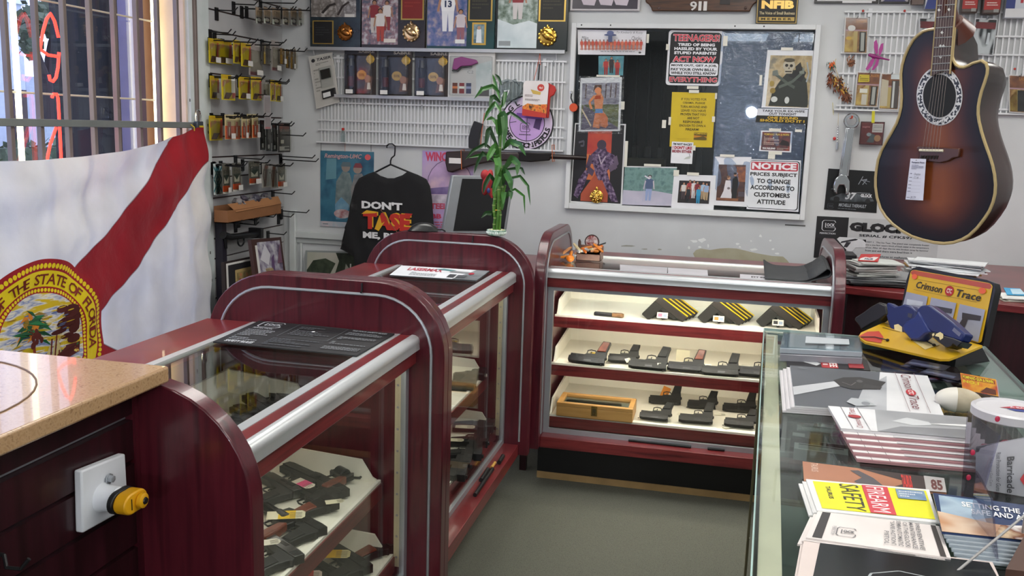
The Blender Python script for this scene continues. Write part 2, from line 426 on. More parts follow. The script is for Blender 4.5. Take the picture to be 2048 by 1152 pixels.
# ================================================================ back window (dark back room behind it)
wn = thing('window_1', None, None, (0, WY, OZ0)); wn['kind'] = 'structure'
FR = C('#cfd1d2', .45, v=.03)
m = MB(); y0, y1 = WY-.03, WY+.06
m.box(OX0-.025, y0, OZ0-.03, OX0, y1, OZ1+.025, FR); m.box(OX1, y0, OZ0-.03, OX1+.025, y1, OZ1+.025, FR)
m.box(OX0, y0, OZ1, OX1, y1, OZ1+.025, FR); m.box(OX0, y0, OZ0-.03, OX1, y1, OZ0, FR)
for x, y in ((1163, 52), (1221, 53), (1528, 52), (1470, 52)):
    p = PY(x, y, y0); m.cbox((p.x, y0, OZ1+.014), (.007, .004, .007), C('#333', .4, .5))
m.build('window_frame', wn, bevel=.003)
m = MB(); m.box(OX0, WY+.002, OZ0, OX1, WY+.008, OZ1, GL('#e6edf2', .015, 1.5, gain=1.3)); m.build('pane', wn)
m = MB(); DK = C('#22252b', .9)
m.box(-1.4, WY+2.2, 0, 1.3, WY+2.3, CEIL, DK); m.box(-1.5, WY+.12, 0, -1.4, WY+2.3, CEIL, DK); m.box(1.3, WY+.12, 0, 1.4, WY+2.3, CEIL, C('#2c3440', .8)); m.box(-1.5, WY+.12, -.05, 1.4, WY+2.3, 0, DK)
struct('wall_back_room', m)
bc = thing('shelf_unit', 'dark shelf inside the back room seen low through the window', 'shelf', (-.2, WY+1.2, 0))
m = MB(); m.box(-.9, WY+1.0, 1.1, .9, WY+1.5, 1.13, C('#5c6a6c', .5)); m.build('shelf_board', bc)
for q in (-.9, .86):
    m = MB(); m.box(q, WY+1.0, 0, q+.04, WY+1.5, 1.1, BLACK); m.build('upright', bc)
m = MB(); q = [PY(x, y, WY+1.05) for x, y in ((1256, 316), (1329, 312), (1328, 340), (1252, 340))]
m.box(q[0].x, WY+1.03, 1.131, q[1].x, WY+1.24, q[0].z, C('#7d6a52', .8)); m.build('cardboard_box', label='brown cardboard box on a shelf behind the window glass', cat='box')
for i in range(9):
    x = -.86+i*.085; rg = thing('long_gun', None, None, (x, WY+1.32, 1.13), 'long guns racked in the back room')
    tag(rg, 'dark long gun standing in the rack behind the window glass', 'gun')
    h = .62+.05*((i*7) % 4)
    m = MB(); m.box(x-.02, WY+1.26, 1.131, x+.02, WY+1.38, 1.45, C('#3a2f2a', .5)); m.build('stock', rg, bevel=.008)
    m = MB(); m.tube([(x, WY+1.30, 1.44), (x, WY+1.28, 1.45+h)], .012, C('#2c2e33', .35, .6)); m.build('barrel', rg)
# ================================================================ left window, outside view
wl = thing('window_2', None, None, (SX, 2.5, .42)); wl['kind'] = 'structure'
m = MB(); JB = C('#d8c0ae', .5); gx = SX-.19
m.box(SX-.25, 4.03, .42, SX, 4.06, 2.6, JB); m.box(SX-.25, .9, .42, SX, .93, 2.6, JB)
m.box(SX-.25, .93, .42, SX, 4.03, .45, JB); m.box(SX-.25, .93, 2.57, SX, 4.03, 2.6, JB); m.build('jamb', wl)
m = MB(); BR = C('#5a4038', .5, .3)
m.box(gx-.03, 3.97, .45, gx+.02, 4.03, 2.57, BR); m.box(gx-.03, .93, .45, gx+.02, .98, 2.57, BR); m.box(gx-.03, .98, .45, gx+.02, 3.97, .5, BR); m.box(gx-.03, .98, 2.52, gx+.02, 3.97, 2.57, BR); m.build('window_frame', wl)
m = MB(); m.box(gx-.01, .98, .5, gx-.004, 3.97, 2.52, GL('#eef2f6', .01, 1.45)); m.build('pane', wl)
# neon window sign: two white tubes and red script between them
ns = thing('neon_sign', 'red and pale yellow neon tube sign hanging inside the barred window', 'neon sign', (gx+.05, 3.2, .6))
NX = gx+.055
WN = EM('#fff3c4', 7.); RN = EM('#ff2b22', 6.)
for pts in (((22, -40), (44, 320)), ((303, -40), (316, 330))):
    m = MB(); a, b = [PX(x, y, NX) for x, y in pts]; b = a+(b-a)*1.5; m.tube([a, b], .0095 if pts[0][0] > 100 else .011, WN, 10); m.build('border_tube', ns, label='pale yellow straight neon tube')
for pts in ([(80, 98), (86, 62), (93, 38), (101, 27), (109, 42), (114, 62), (117, 75)], [(118, 105), (116, 135), (112, 155), (106, 163), (100, 160), (98, 150)], [(104, 195), (107, 188), (113, 188), (116, 196), (118, 230), (121, 290), (123, 330)], [(80, 98), (96, 110), (116, 113)], [(112, 255), (100, 290), (92, 330)]):
    m = MB(); m.tube([PX(x, y, NX) for x, y in pts], .006, RN, 8); m.build('script_tube', ns, label='red curved neon tube')
m = MB()
for z in (1.62, 1.98): m.tube([(NX, 2.9, z), (NX, 4.0, z)], .004, C('#d9d0b8', .4)); m.tube([(NX, 3.0, z), (NX, 3.0, z+.02)], .004, C('#d9d0b8', .4))
m.tube([(NX, 2.9, 1.98), (NX, 2.9, 2.57)], .003, BLACK); m.tube([(NX, 4.0, 1.98), (NX, 4.0, 2.57)], .003, BLACK)
m.build('support_rod', ns)
# barred grille inside the window
gr = thing('window_grille', 'grey brown steel bar grille inside the left window', 'grille', (SX+.02, 2.6, .45))
GB = C('#7d716c', .45, .4)
for i in range(-1, 9):
    y = 2.875+.1515*i
    m = MB(); m.box(SX+.012, y-.009, .46, SX+.033, y+.009, 2.56, GB); m.build('bar', gr, bevel=.002)
for z in (1.51, .5, 2.54):
    m = MB(); m.box(SX+.033, 1.2, z-.015, SX+.043, 4.10, z+.013, C('#7f8482', .45, .4)); m.build('cross_rail', gr, bevel=.002)
# outside: street, lawn, building, tree, dark storefront return and lilac pillar
m = MB(); m.box(-60, -20, -.3, -2.95, 60, -.2, C('#8f9298', .9)); m.build('street', kind='structure')
p = PX(70, 262, -9)
m = MB(); m.box(-20, 9, -.2, -9.5, 40, -.14, C('#6f8a4a', .9, v=.2, sc_=40)); m.build('lawn', kind='structure')
m = MB(); m.box(-9.5, 6, -.2, -9.2, 40, -.05, C('#e8e8ea', .8)); m.box(-6.6, 6, -.199, -6.45, 30, -.195, C('#eeeeee', .8)); m.build('kerb', kind='structure')
bl = thing('building', 'pale flat roofed building across the street seen through the window', 'building', (-16, 18, -.2))
a = PX(42, 10, -15.); m = MB(); m.box(-24, 4, -.2, -15., a.y, a.z, C('#c6ccdc', .8)); m.build('wall', bl)
m = MB(); m.box(-24, 4, a.z, -14.9, a.y+.1, a.z+.15, C('#e6e9f2', .7)); m.build('roof', bl)
m = MB(); b1 = PX(45, 170, -14.98); m.box(-15, b1.y-.3, .3, -14.97, b1.y+.1, 2., C('#4a3c3c', .6)); m.build('door_panel', bl)
m = MB(); m.box(-20, a.y+1.2, -.2, -16, a.y+13, a.z*.62, C('#b9bfd0', .8)); m.build('warehouse', label='low lilac grey warehouse behind the street tree', cat='building')
tr = thing('street_tree', 'leafy street tree across the road seen through the window', 'tree', PX(96, 235, -11.5))
tb = lambda x, y, X=-11.5: PX(x, y, X)
m = MB(); m.tube([tb(101, 238), tb(97, 190), tb(90, 150), tb(80, 120), tb(72, 95)], [.11, .09, .07, .05, .03], C('#3a3034', .9)); m.tube([tb(97, 185), tb(98, 120), tb(102, 85), tb(110, 60)], [.08, .07, .05, .03], C('#3a3034', .9)); m.tube([tb(98, 110), tb(112, 85), tb(122, 75)], [.04, .03, .02], C('#3a3034', .9)); m.build('trunk', tr)
m = MB(); LF = C('#4a5442', .8, v=.35, sc_=3); LF2 = C('#66705c', .8, v=.3, sc_=3); rg = random.Random(3)
cs = [(70, 40), (58, 30), (80, 20), (95, 28), (108, 22), (62, 60), (56, 78), (104, 45), (115, 40), (64, 95), (88, 45), (120, 62), (48, 48)]
for i in range(800):
    cx, cy = rg.choice(cs); p = PX(cx+rg.gauss(0, 8), cy+rg.gauss(0, 9), -11.5+rg.gauss(0, .5)); s = rg.uniform(.05, .13)
    d1 = V((rg.gauss(0, 1), rg.gauss(0, 1), rg.gauss(0, 1))).normalized(); d2 = d1.orthogonal().normalized()
    m.poly([p-d1*s, p+d2*s*.6, p+d1*s, p-d2*s*.6], LF if rg.random() < .7 else LF2)
m.build('foliage', tr, flat=True)
h1 = PX(20, 205, -13.); m = MB(); rg = random.Random(8)
for i in range(700):
    p = V((-13.3+rg.gauss(0, .2), rg.uniform(11, 18.5), rg.uniform(-.1, 1.0))); s = rg.uniform(.06, .13); d1 = V((rg.gauss(0, 1), rg.gauss(0, 1), rg.gauss(0, 1))).normalized(); d2 = d1.orthogonal().normalized()
    m.poly([p-d1*s, p+d2*s*.6, p+d1*s, p-d2*s*.6], C('#56624c', .8, v=.3))
m.box(-13.5, 11, -.14, -13.1, 18.5, .85, C('#4d5846', .9, v=.3)); m.build('hedge', label='low dark hedge along the far lawn', cat='hedge', kind='stuff', flat=True)
m = MB(); m.box(-3.62, 4.50, -.2, -3.58, 5.05, 3.4, C('#08090b', .6)); m.box(-3.62, 5.30, -.2, -3.58, 7.5, 3.4, C('#2c2a3a', .4)); struct('wall_outside', m)
m = MB(); m.box(-3.66, 5.03, -.2, -3.5, 5.285, 3.4, C('#9a98c4', .5)); struct('pillar_outside', m)
# padlock on the grille
pk = thing('padlock', 'small steel padlock hanging on the window grille beside the post', 'padlock', PX(397, 246, SX+.055))
c = WL[pk.name]; m = MB(); m.tube([c+V((0, -.016, 0)), c+V((0, -.018, .035)), c+V((0, -.012, .055)), c+V((0, 0, .062)), c+V((0, .012, .055)), c+V((0, .018, .035)), c+V((0, .016, 0))], .0042, CHROME); m.build('shackle', pk)
m = MB(); m.box(c.x-.011, c.y-.027, c.z-.034, c.x+.011, c.y+.027, c.z+.008, C('#4a5058', .4, .6)); m.build('body', pk, bevel=.004)
m = MB(); m.box(c.x+.011, c.y-.012, c.z-.044, c.x+.016, c.y+.02, c.z-.012, C('#c8b020', .4)); m.build('tag', pk)
# ================================================================ display cases
PT = .042
def frame_poly(off=0., r=.2):
    """end-panel outline in (depth, height): rounded top corners"""
    x0, x1, zt = off, .73-off, 1.11-off; r -= off; o = [(x0, .19)]
    for i in range(11): a = math.pi-math.pi/2*i/10; o.append((x0+r+r*math.cos(a), zt-r+r*math.sin(a)))
    for i in range(11): a = math.pi/2-math.pi/2*i/10; o.append((x1-r+r*math.cos(a), zt-r+r*math.sin(a)))
    return o+[(x1, .19)]
def display_case(label, origin, rot, L, lamp, inlays=(1, 1), vt=.23):
    t = thing('display_case', label, 'display case', origin, 'mahogany gun display cases')
    X = Matrix.Translation(origin) @ Matrix.Rotation(rot, 4, 'Z')
    def mb(): return MB(X)
    for i, u in enumerate((0, L-PT)):
        b = mb(); b.prism(frame_poly(), u, u+PT, MAHOG, 'x'); pn = b.build('end_panel', t, bevel=.003)
        if inlays[i]:
            pl = frame_poly(.038); uu = PT+.001 if i == 0 else L-PT-.001
            b = mb(); b.tube([(uu, a, max(z, .25)) for a, z in pl], .0042, STEEL, 6); b.build('inlay', pn, label='thin grey metal inlay')
    a, e = PT, L-PT
    b = mb(); b.box(.01, .17, .03, L-.01, .70, .19, BLACK); b.box(.01, .165, 0, L-.01, .70, .03, C('#a98a5c', .6, v=.15)); b.build('base', t)
    b = mb(); b.box(a, .04, .187, e, .70, .236, MAHOGX); b.build('bottom_shelf', t, bevel=.002)
    b = mb(); w = .024
    b.box(a, .103, .236, e, .118, .256, STEEL); b.box(a, .103, .868, e, .118, .888, STEEL)
    b.box(a, .103, .256, a+w, .118, .868, STEEL); b.box(e-w, .103, .256, e, .118, .868, STEEL); b.build('front_frame', t)
    b = mb(); b.box(a+w, .109, .256, e-w, .113, .868, GL('#f8faf8')); b.build('front_glass', t)
    b = mb(); b.box(a, .082, .886, e, .118, .927, MAHOGX); b.build('valance', t)
    pr = [(.096, .927), (.072, .927)]+[(.091-.019*math.cos(math.radians(q)), .949+.018*math.sin(math.radians(q))) for q in range(-20, 91, 11)]+[(.096, .967)]
    b = mb(); b.prism(pr, a, e, ALU, 'x'); b.build('front_rail', t)
    b = mb(); b.box(a, .096, .93, e, .130, .9645, MAHOGX); b.build('rail_trim', t)
    b = mb(); b.box(a, .130, .955, e, .154, .966, ALU); b.box(a, .562, .955, e, .585, .966, ALU); b.build('glass_channel', t)
    b = mb(); b.box(a, .15, .958, e, .57, .963, GL('#f6faf8', .02)); b.build('top_glass', t)
    b = mb(); b.box(a, .585, .93, e, .73, .965, MAHOGX); b.build('rear_shelf', t)
    for k in range(2):
        d0 = a+k*(e-a)/2; d1 = d0+(e-a)/2
        b = mb(); b.box(d0, .69, .236, d1, .705, .93, MAHOG)
        for q in (d0+.05, d1-.06): b.box(q, .684, .29, q+.008, .69, .88, MAHOGD)
        for q in (.29, .88): b.box(d0+.05, .684, q, d1-.05, .69, q+.008, MAHOGD)
        b.build('rear_door', t)
    b = mb(); b.tube([(a+.06, .135, .876), (e-.06, .135, .876)], .010, EM('#fff6e8', lamp)); b.build('light_tube', t)
    for v_, z_ in ((vt+.035, .708), (.225, .50)):
        b = mb(); b.tube([(a+.06, v_, z_), (e-.06, v_, z_)], .006, EM('#fff6e8', lamp*.62)); b.build('light_strip', t, label='thin lit strip under a tray')
    for u in (a+.002, e-.010):
        b = mb(); b.box(u, .122, .27, u+.008, .14, .865, C('#d9cfae', .5))
        for k in range(9): b.cbox((u+.004, .131, .30+k*.065), (.011, .006, .006), STEEL)
        b.build('shelf_standard', t)
    for v0, zf, v1 in ((vt, .738, .57 if vt < .3 else .65), (.19, .53, .60), (.15, .306, .62)):
        u0, u1 = a+.018, e-.018
        b = mb(); b.hexa([(u0, v0, zf-.012), (u1, v0, zf-.012), (u1, v1, zf+.008), (u0, v1, zf+.008)], [(u0, v0, zf-.004), (u1, v0, zf-.004), (u1, v1, zf+.016), (u0, v1, zf+.016)], FELT)
        b.box(u0, v1, zf+.002, u1, v1+.008, zf+.085, FELT)
        for q in (u0, u1-.008): b.prism([(v0, zf-.012), (v1, zf+.002), (v1, zf+.085), (v0+.045, zf+.062), (v0+.012, zf+.012), (v0, zf+.006)], q, q+.008, FELT, 'x')
        b.box(u0-.006, v0-.010, zf-.006, u1+.006, v0, zf+.003, C('#f2efe4', .5))
        tr = b.build('tray', t)
        b = mb(); b.box(u0-.008, v0-.014, zf-.052, u1+.008, v0, zf-.006, MAHOGX); b.box(u0, v0, zf-.03, u1, v0+.02, zf-.012, MAHOGD); b.build('tray_front', tr, label='mahogany tray front board')
    return t, X
CC, XC = display_case('mahogany display case facing the aisle in front of the back wall window', (-.745, 3.74, 0), 0, 1.23, 42.)
C1, X1 = display_case('nearest mahogany display case, between the tan counter and the black safety mat', (-.73, 1.33, 0), math.pi/2, 1.13, 10., (0, 1), .39)
C2, X2 = display_case('far left mahogany display case with the bamboo plant on its end panel', (-.73, 2.46, 0), math.pi/2, 1.23, 10., (1, 1), .39)
# ================================================================ tan checkout counter, left foreground
t = thing('checkout_counter', 'tan speckled stone topped counter with dark slat side, left foreground', 'counter', (-1.3, .6, 0))
TAN = BL('#b08c66', '#bd9a74', '#9c7a58', s=160., r=.22, coat=.4, lo=.38, hi=.68, detail=4)
m = MB(); m.box(-1.75, -.4, 1.112, -.88, 1.337, 1.140, TAN); m.build('countertop', t, bevel=.004)
m = MB(); m.tube([(-1.2+.252*math.cos(q*math.pi/24), 1.02+.252*math.sin(q*math.pi/24), 1.1403) for q in range(48)], .0016, C('#6e543e', .5), 6, close=True); m.build('lid_seam', t, label='thin circular seam in the countertop')
m = MB()
for k in range(12):
    z = 1.048-.0755*k; m.box(-.955, -.4, z-.070, -.94, 1.329, z-.002, MAHOGD)
m.box(-.955, -.4, 1.057, -.94, 1.329, 1.112, MAHOGD); m.box(-1.7, -.4, .06, -.957, 1.329, 1.112, C('#120a0c', .6)); m.build('slat_panel', t)
m = MB()
for k in range(12):
    z = 1.048-.0755*k; m.box(-.957, -.4, z-.001, -.9535, 1.329, z+.0085, C('#a4a7ab', .4, .2))
m.build('groove_liner', t, label='grey metal groove liner')
m = MB(); m.box(-.955, 1.318, .0, -.936, 1.3295, 1.112, MAHOG); m.build('end_trim', t)
# white plate with yellow knob hung on that slat side
t = thing('wall_plate', 'white square plastic plate with yellow knob on the dark slat side', 'plate', (-.94, 1.225, .90))
q = [PX(x, y, -.925) for x, y in ((163, 942), (251, 907), (257, 1016), (166, 1067))]
m = MB(); m.hexa([p+V((-.014, 0, 0)) for p in q][::-1], [p for p in q][::-1], C('#dfe2e8', .4)); m.build('plate', t, bevel=.003)
c = PX(218, 957, -.922); m = MB(); m.lathe([(.009, 0), (.009, .002), (.006, .002), (.006, .008), (.004, .009)], STEEL, 6, c, Matrix.Rotation(math.pi/2, 4, 'Y').to_3x3()); m.build('bolt', t)
RY = Matrix.Rotation(math.pi/2, 3, 'Y')
c = PX(208, 995, -.922)
m = MB(); m.lathe([(.024, -.003), (.021, .004), (.020, .026), (.016, .03)], C('#dfe2e8', .4), 20, c, RY); m.build('stem', t)
m = MB(); m.prism([(c.y+a*1.2-.02+.02, c.z+b) for a, b in rounded(.052, .036, .0175, 6, -.026, -.018)], c.x+.026, c.x+.036, BLACK, 'x'); kn = m.build('knob', t, bevel=.002)
m = MB(); m.prism([(c.y+a*1.12, c.z+b*.94) for a, b in rounded(.052, .036, .0175, 6, -.026, -.018)], c.x+.036, c.x+.058, C('#e0a418', .35), 'x')
m.lathe([(.013, .0), (.012, .008), (.010, .010)], C('#e0a418', .35), 16, (c.x+.058, c.y+.008, c.z), RY); m.build('knob_cap', kn, bevel=.003, label='yellow knob cap')
m = MB(); m.lathe([(.006, .0), (.005, .002)], BLACK, 12, (c.x+.068, c.y+.008, c.z), RY); m.box(c.x+.0575, c.y-.013, c.z-.009, c.x+.0588, c.y-.0115, c.z+.009, BLACK); m.build('knob_slot', kn)
m = MB(); c = PX(8, 1110, -.93); m.tube([c, c+V((.012, -.01, -.012)), c+V((.03, -.005, -.014)), c+V((.04, .0, .0))], .003, BLACKM)
m.tube([c+V((-.02, 0, 0)), c], .003, BLACKM); m.build('slat_hook', label='bent black hook on the dark slat side, bottom left corner', cat='hook')
# ================================================================ glass counter, right foreground
RO = V((.142, 2.80, 0)); RR = math.radians(-2.6)
XR = Matrix.Translation(RO) @ Matrix.Rotation(RR, 4, 'Z')
RT = thing('glass_counter', 'glass topped showcase counter covered with brochures, right foreground', 'counter', tuple(RO))
RW, RL = .60, 3.1
TZ = .985
def mb(): return MB(XR)
b = mb(); b.box(0, -RL, TZ-.008, RW, 0, TZ, GL('#f3f8f6', .02, 1.48)); b.build('top_glass', RT)
b = mb(); b.box(-.001, -RL, TZ-.0079, .0015, 0, TZ, C('#a9c4c0', .2)); b.box(0, -.0015, TZ-.0079, RW, .001, TZ, C('#a9c4c0', .2)); b.box(RW-.0015, -RL, TZ-.0079, RW+.001, 0, TZ, C('#4d6a64', .2)); b.build('glass_edge', RT, label='greenish polished glass edge')
b = mb(); b.box(.008, -RL, TZ-.03, .040, -.0, TZ-.012, C('#e6dac2', .5, v=.12)); b.box(.008, -.03, TZ-.03, RW-.01, -.01, TZ-.012, C('#6f8078', .4)); b.box(RW-.09, -RL, TZ-.04, RW-.004, -.03, TZ-.012, C('#7d918a', .35)); b.build('frame', RT)
b = mb(); b.box(.003, -RL, .36, .008, -.006, TZ-.010, GL('#f0f6f3')); b.box(.008, -.011, .36, RW, -.006, TZ-.010, GL('#f0f6f3')); b.build('side_glass', RT)
b = mb(); b.tube([(.002, -.003, 0), (.002, -.003, TZ-.01)], .0035, C('#6e6a50', .4, .4), 6); b.build('corner_strip', RT)
b = mb(); b.box(.01, -RL, .735, RW-.02, -.02, .742, GL('#e2ece6', .05, 1.5)); b.box(.03, -RL, .44, RW-.02, -.02, .45, C('#7f8a84', .5)); b.build('shelf', RT)
b = mb(); b.box(.045, -.75, .894, RW-.10, -.02, .90, GL('#f0f5f2', .05, 1.45)); b.build('upper_shelf', RT)
b = mb(); b.box(.02, -RL, .0, RW, -.06, .36, MAHOGD); b.box(RW-.02, -RL, .36, RW, -.01, TZ-.03, C('#39403f', .5)); b.build('cabinet', RT)
# ================================================================ dark counter against the back wall, right
t = thing('back_counter', 'dark mahogany counter along the back wall holding the paper piles', 'counter', (1.2, 4.2, 0))
m = MB(); ty = .95
P_ = [(.505, 3.94), (1.10, 3.755), (2.4, 3.34), (2.58, 4.98), (.505, 4.98)]
m.prism([(a, b) for a, b in P_], ty-.03, ty, MAHOGX, 'z'); m.build('countertop', t, bevel=.003)
m = MB(); m.prism([(.525, 3.99), (1.10, 3.81), (2.38, 3.40), (2.56, 4.98), (.525, 4.98)], 0, ty-.03, MAHOGD, 'z'); m.build('cabinet', t)
# desk behind the left cases, carries the monitor
t = thing('desk', 'small dark desk tucked behind the left display cases', 'desk', (-1.15, 4.35, 0))
m = MB(); m.box(-1.55, 3.95, .86, -.79, 4.75, .89, MAHOGX); m.build('desk_top', t)
for x, y in ((-1.53, 3.97), (-.83, 3.97), (-1.53, 4.71), (-.83, 4.71)):
    m = MB(); m.box(x, y, 0, x+.03, y+.03, .86, MAHOGD); m.build('leg', t)
# ================================================================ back wall, left half: racks, plaques, packs, posters
def wq(x0, y0, x1, y1, Y, sx=0., sy=0.):
    """upright rectangle on the plane Y from a pixel box"""
    a = PY(x0, y0, Y); b = PY(x1, y1, Y); c = PY(x1, y0, Y); d = PY(x0, y1, Y)
    X0 = (a.x+d.x)/2; X1 = (b.x+c.x)/2; Z1 = (a.z+c.z)/2; Z0 = (b.z+d.z)/2
    return [V((X0, Y, Z1)), V((X1, Y, Z1)), V((X1, Y, Z0)), V((X0, Y, Z0))]
GRD = C('#d5d6d8', .45, .1, .03)
def rack(label, X0, X1, rows, zt, zb, step, Y=WY-.012):
    t = thing('wall_rack', label, 'wall rack', ((X0+X1)/2, WY, zb))
    m = MB(); n = int((X1-X0)/step)
    for i in range(n+1):
        x = X0+(X1-X0)*i/n; m.box(x-.0036, Y-.002, zb, x+.0036, Y+.002, zt, GRD)
    m.build('uprights', t, flat=True)
    for z in rows:
        m = MB(); m.box(X0-.02, Y-.007, z-.004, X1+.02, Y-.001, z+.004, GRD); m.build('cross_wire', t)
    for x in (X0+.1, X1-.1):
        m = MB(); m.box(x-.01, Y, zt-.03, x+.01, WY, zt+.01, GRD); m.build('bracket', t)
    m = MB(); m.box(X0-.03, Y-.012, zb-.008, X1+.02, WY, zb, GRD); m.build('bottom_rail', t)
    return t
rk = rack('white wire slat rack on the back wall behind the taser packs', PY(645, 200, WY).x, PY(1124, 200, WY).x, [PY(900, y, WY).z for y in (120, 160, 212, 248, 268)], PY(900, 118, WY).z, PY(900, 292, WY).z, .0205)
rk2 = rack('white wire rack on the back wall behind the guitar', PY(1690, 100, WY).x, 1.75, [PY(1850, y, WY).z for y in (25, 72, 108, 150, 215)], PY(1850, 22, WY).z, PY(1850, 222, WY).z, .026)
def ledge(label, x0, x1, y, depth):
    a = PY(x0, y, WY); b = PY(x1, y, WY); t = thing('wire_shelf', label, 'shelf', ((a.x+b.x)/2, WY, a.z))
    m = MB(); m.box(a.x, WY-depth, a.z-.006, b.x, WY-.016, a.z, GRD); m.build('shelf_board', t)
    m = MB(); m.box(a.x, WY-depth-.004, a.z-.012, b.x, WY-depth, a.z+.006, C('#aeb0b3', .4, .5)); m.build('front_lip', t)
    for x in (a.x+.04, b.x-.05):
        m = MB(); m.prism([(WY-.0155, a.z-.05), (WY-depth*.8, a.z-.006), (WY-.0155, a.z-.006)], x, x+.004, GRD, 'x'); m.build('bracket', t)
    return a.z
z1 = ledge('narrow white shelf holding the four sports plaques', 618, 1133, 97, .05)
z2 = ledge('narrow white shelf under the pepper spray packs', 676, 1006, 191, .05)
# --- sports plaques
def plaque(label, x0, x1, board, photo, parts, Y=WY-.04):
    P = lambda x, y: PY(x, y, Y)
    a, b = P(x0, 97), P(x1, 97); top = PY(x0, -48, Y).z
    t = thing('award_plaque', label, 'plaque', ((a.x+b.x)/2, Y, z1), 'sports plaques on the top shelf')
    m = MB(); m.box(a.x, Y, z1+.001, b.x, Y+.018, top, board); m.build('board', t, bevel=.003)
    px0, px1, py1, ph = photo
    q = wq(px0, -42, px1, py1, Y-.001); sheet('photo', None, None, q, ph[1], ph[0], .001, parent=t)
    for k in parts:
        if k[0] == 'plate':
            _, c0, r0, c1, r1, col, ink = k
            q = wq(c0, r0, c1, r1, Y-.0015); sheet('name_plate', None, None, q, [('r', .05, .04, .95, .96, col), ('lines', .15, .35, .85, .85, 5, ink)], C('#b89a52', .3, .9), .001, parent=t, label=None) if False else sheet('name_plate', 'gold edged engraved plate', None, q, [('r', .06, .04, .94, .96, col), ('lines', .15, .35, .85, .85, 5, ink)], C('#b89a52', .3, .9), .001, parent=t)
        elif k[0] == 'card':
            _, c0, r0, c1, r1 = k; q = wq(c0, r0, c1, r1, Y-.0015)
            sheet('player_card', 'small player card in a gold frame', None, q, [('r', .12, .08, .88, .92, BL('#3c5a66', '#8aa0a6', s=30)), ('p', [(.3, .1), (.35, .7), (.65, .7), (.7, .1)], '#d7dde0'), ('e', .5, .76, .12, .08, '#b08a70')], C('#c8a24e', .3, .9), .001, parent=t)
        else:
            _, cx, cy, r, col = k; c = PY(cx, cy, Y-.004); rr = (PY(cx+r, cy, Y).x-c.x); rg = random.Random(cx)
            m = MB(); R_ = Matrix.Rotation(math.pi/2, 3, 'X')
            m.lathe([(rr, -.003), (rr, .003), (rr*.85, .007), (rr*.6, .009)], col, 20, c, R_)
            m.ell((c.x+rr*.1, c.y-.01, c.z), (rr*.75, .012, rr*.42), col, 12, 7, Matrix.Rotation(.45, 3, 'Y'))
            m.ell((c.x-rr*.25, c.y-.01, c.z+rr*.3), (rr*.42, .012, rr*.42), col, 10, 6)
            for j in range(13):
                an = j*6.283/13; m.ell((c.x+rr*.93*math.cos(an), c.y-.004, c.z+rr*.93*math.sin(an)), (rr*.16, .006, rr*.16), col, 6, 4)
            m.ell((c.x, c.y-.006, c.z+rr*1.05), (rr*.12, .006, rr*.25), col, 6, 4)
            m.build('medallion', t, label='cast metal football medallion')
GOLD = C('#c9a04a', .25, 1.); BRZ = C('#b0743c', .28, 1.); PGOLD = C('#d9b98a', .22, 1.)
field = BL('#5f6b74', '#9a9692', '#b8a9a2', s=26, r=.2)
crowd = BL('#4a5260', '#8b6a70', '#b6b0b4', s=34, r=.15)
plaque('leftmost plaque on the top shelf, marbled dark teal with bronze medallion', 620, 721, BL('#141c24', '#26343c', s=16, r=.25), (622, 712, 34, (BL('#a09a96', '#6f6864', '#c2bcb8', s=22, r=.2), [('l', [(.25, .1), (.4, .3), (.55, .35)], .06, '#2b2422'), ('l', [(.6, .05), (.7, .28), (.85, .4)], .05, '#332a28'), ('r', .75, .0, .97, .08, '#d8d4d0')])), [('plate', 625, 41, 667, 88, '#0c0c10', '#2c2c30'), ('med', 690, 65, 15, BRZ)])
plaque('second plaque on the top shelf, dark brown with red plate and two players running', 722, 850, BL('#1d1614', '#2c2320', s=10, r=.25), (724, 796, 89, (crowd, fig(.35, .18, .5, .55, '#8a3038', '#c9c0bc')+fig(.7, .22, .45, .55, '#ddd6d4', '#8c3a3e')+fig(.52, .05, .5, .55, '#d9d4d2', '#b04840')+[('r', .62, .03, .95, .09, '#dcd2cc')])), [('plate', 802, -30, 848, 40, '#7a1a16', '#8a2a22'), ('med', 822, 65, 17, PGOLD)])
plaque('third plaque on the top shelf, teal with a player numbered thirteen in white', 853, 988, BL('#123436', '#1c4446', s=10, r=.25), (855, 934, 92, (BL('#4b5f8a', '#6b6e96', '#9a8e9a', s=30, r=.18), fig(.52, .22, .66, .6, '#e4e4e6', '#dcdce0', w=1.2)+fig(.85, .05, .5, .6, '#c9bfc4', '#8d5a64')+[('t', '13', .44, .58, .62, .68, {'b': .04}, '#1c2b50'), ('r', .72, .04, .96, .1, '#dcdcda')])), [('plate', 937, -25, 985, 42, '#141410', '#3a3624'), ('card', 944, 45, 972, 90)])
plaque('fourth plaque on the top shelf, black and teal with a player in red numbered seven', 990, 1134, BL('#0e1718', '#152022', s=10, r=.25), (996, 1075, 96, (BL('#5b6a5c', '#8b9a90', '#b9c4c0', s=30, r=.16), fig(.5, .42, .52, .6, '#8c2a30', '#c8c2c0', w=1.3)+[('t', '7', .53, .72, .6, .78, {'b': .04}, '#e8e0e0'), ('p', [(0, 0), (1, 0), (1, .36), (.8, .4), (.4, .34), (0, .42)], BL('#b9c6ca', '#dfe6e8', s=6)), ('r', .04, .03, .34, .1, '#8b9294')])), [('plate', 1078, -25, 1132, 43, '#15140f', '#3a3526'), ('med', 1095, 73, 18, GOLD)])  # pale lower part of this picture is white glare painted into the print
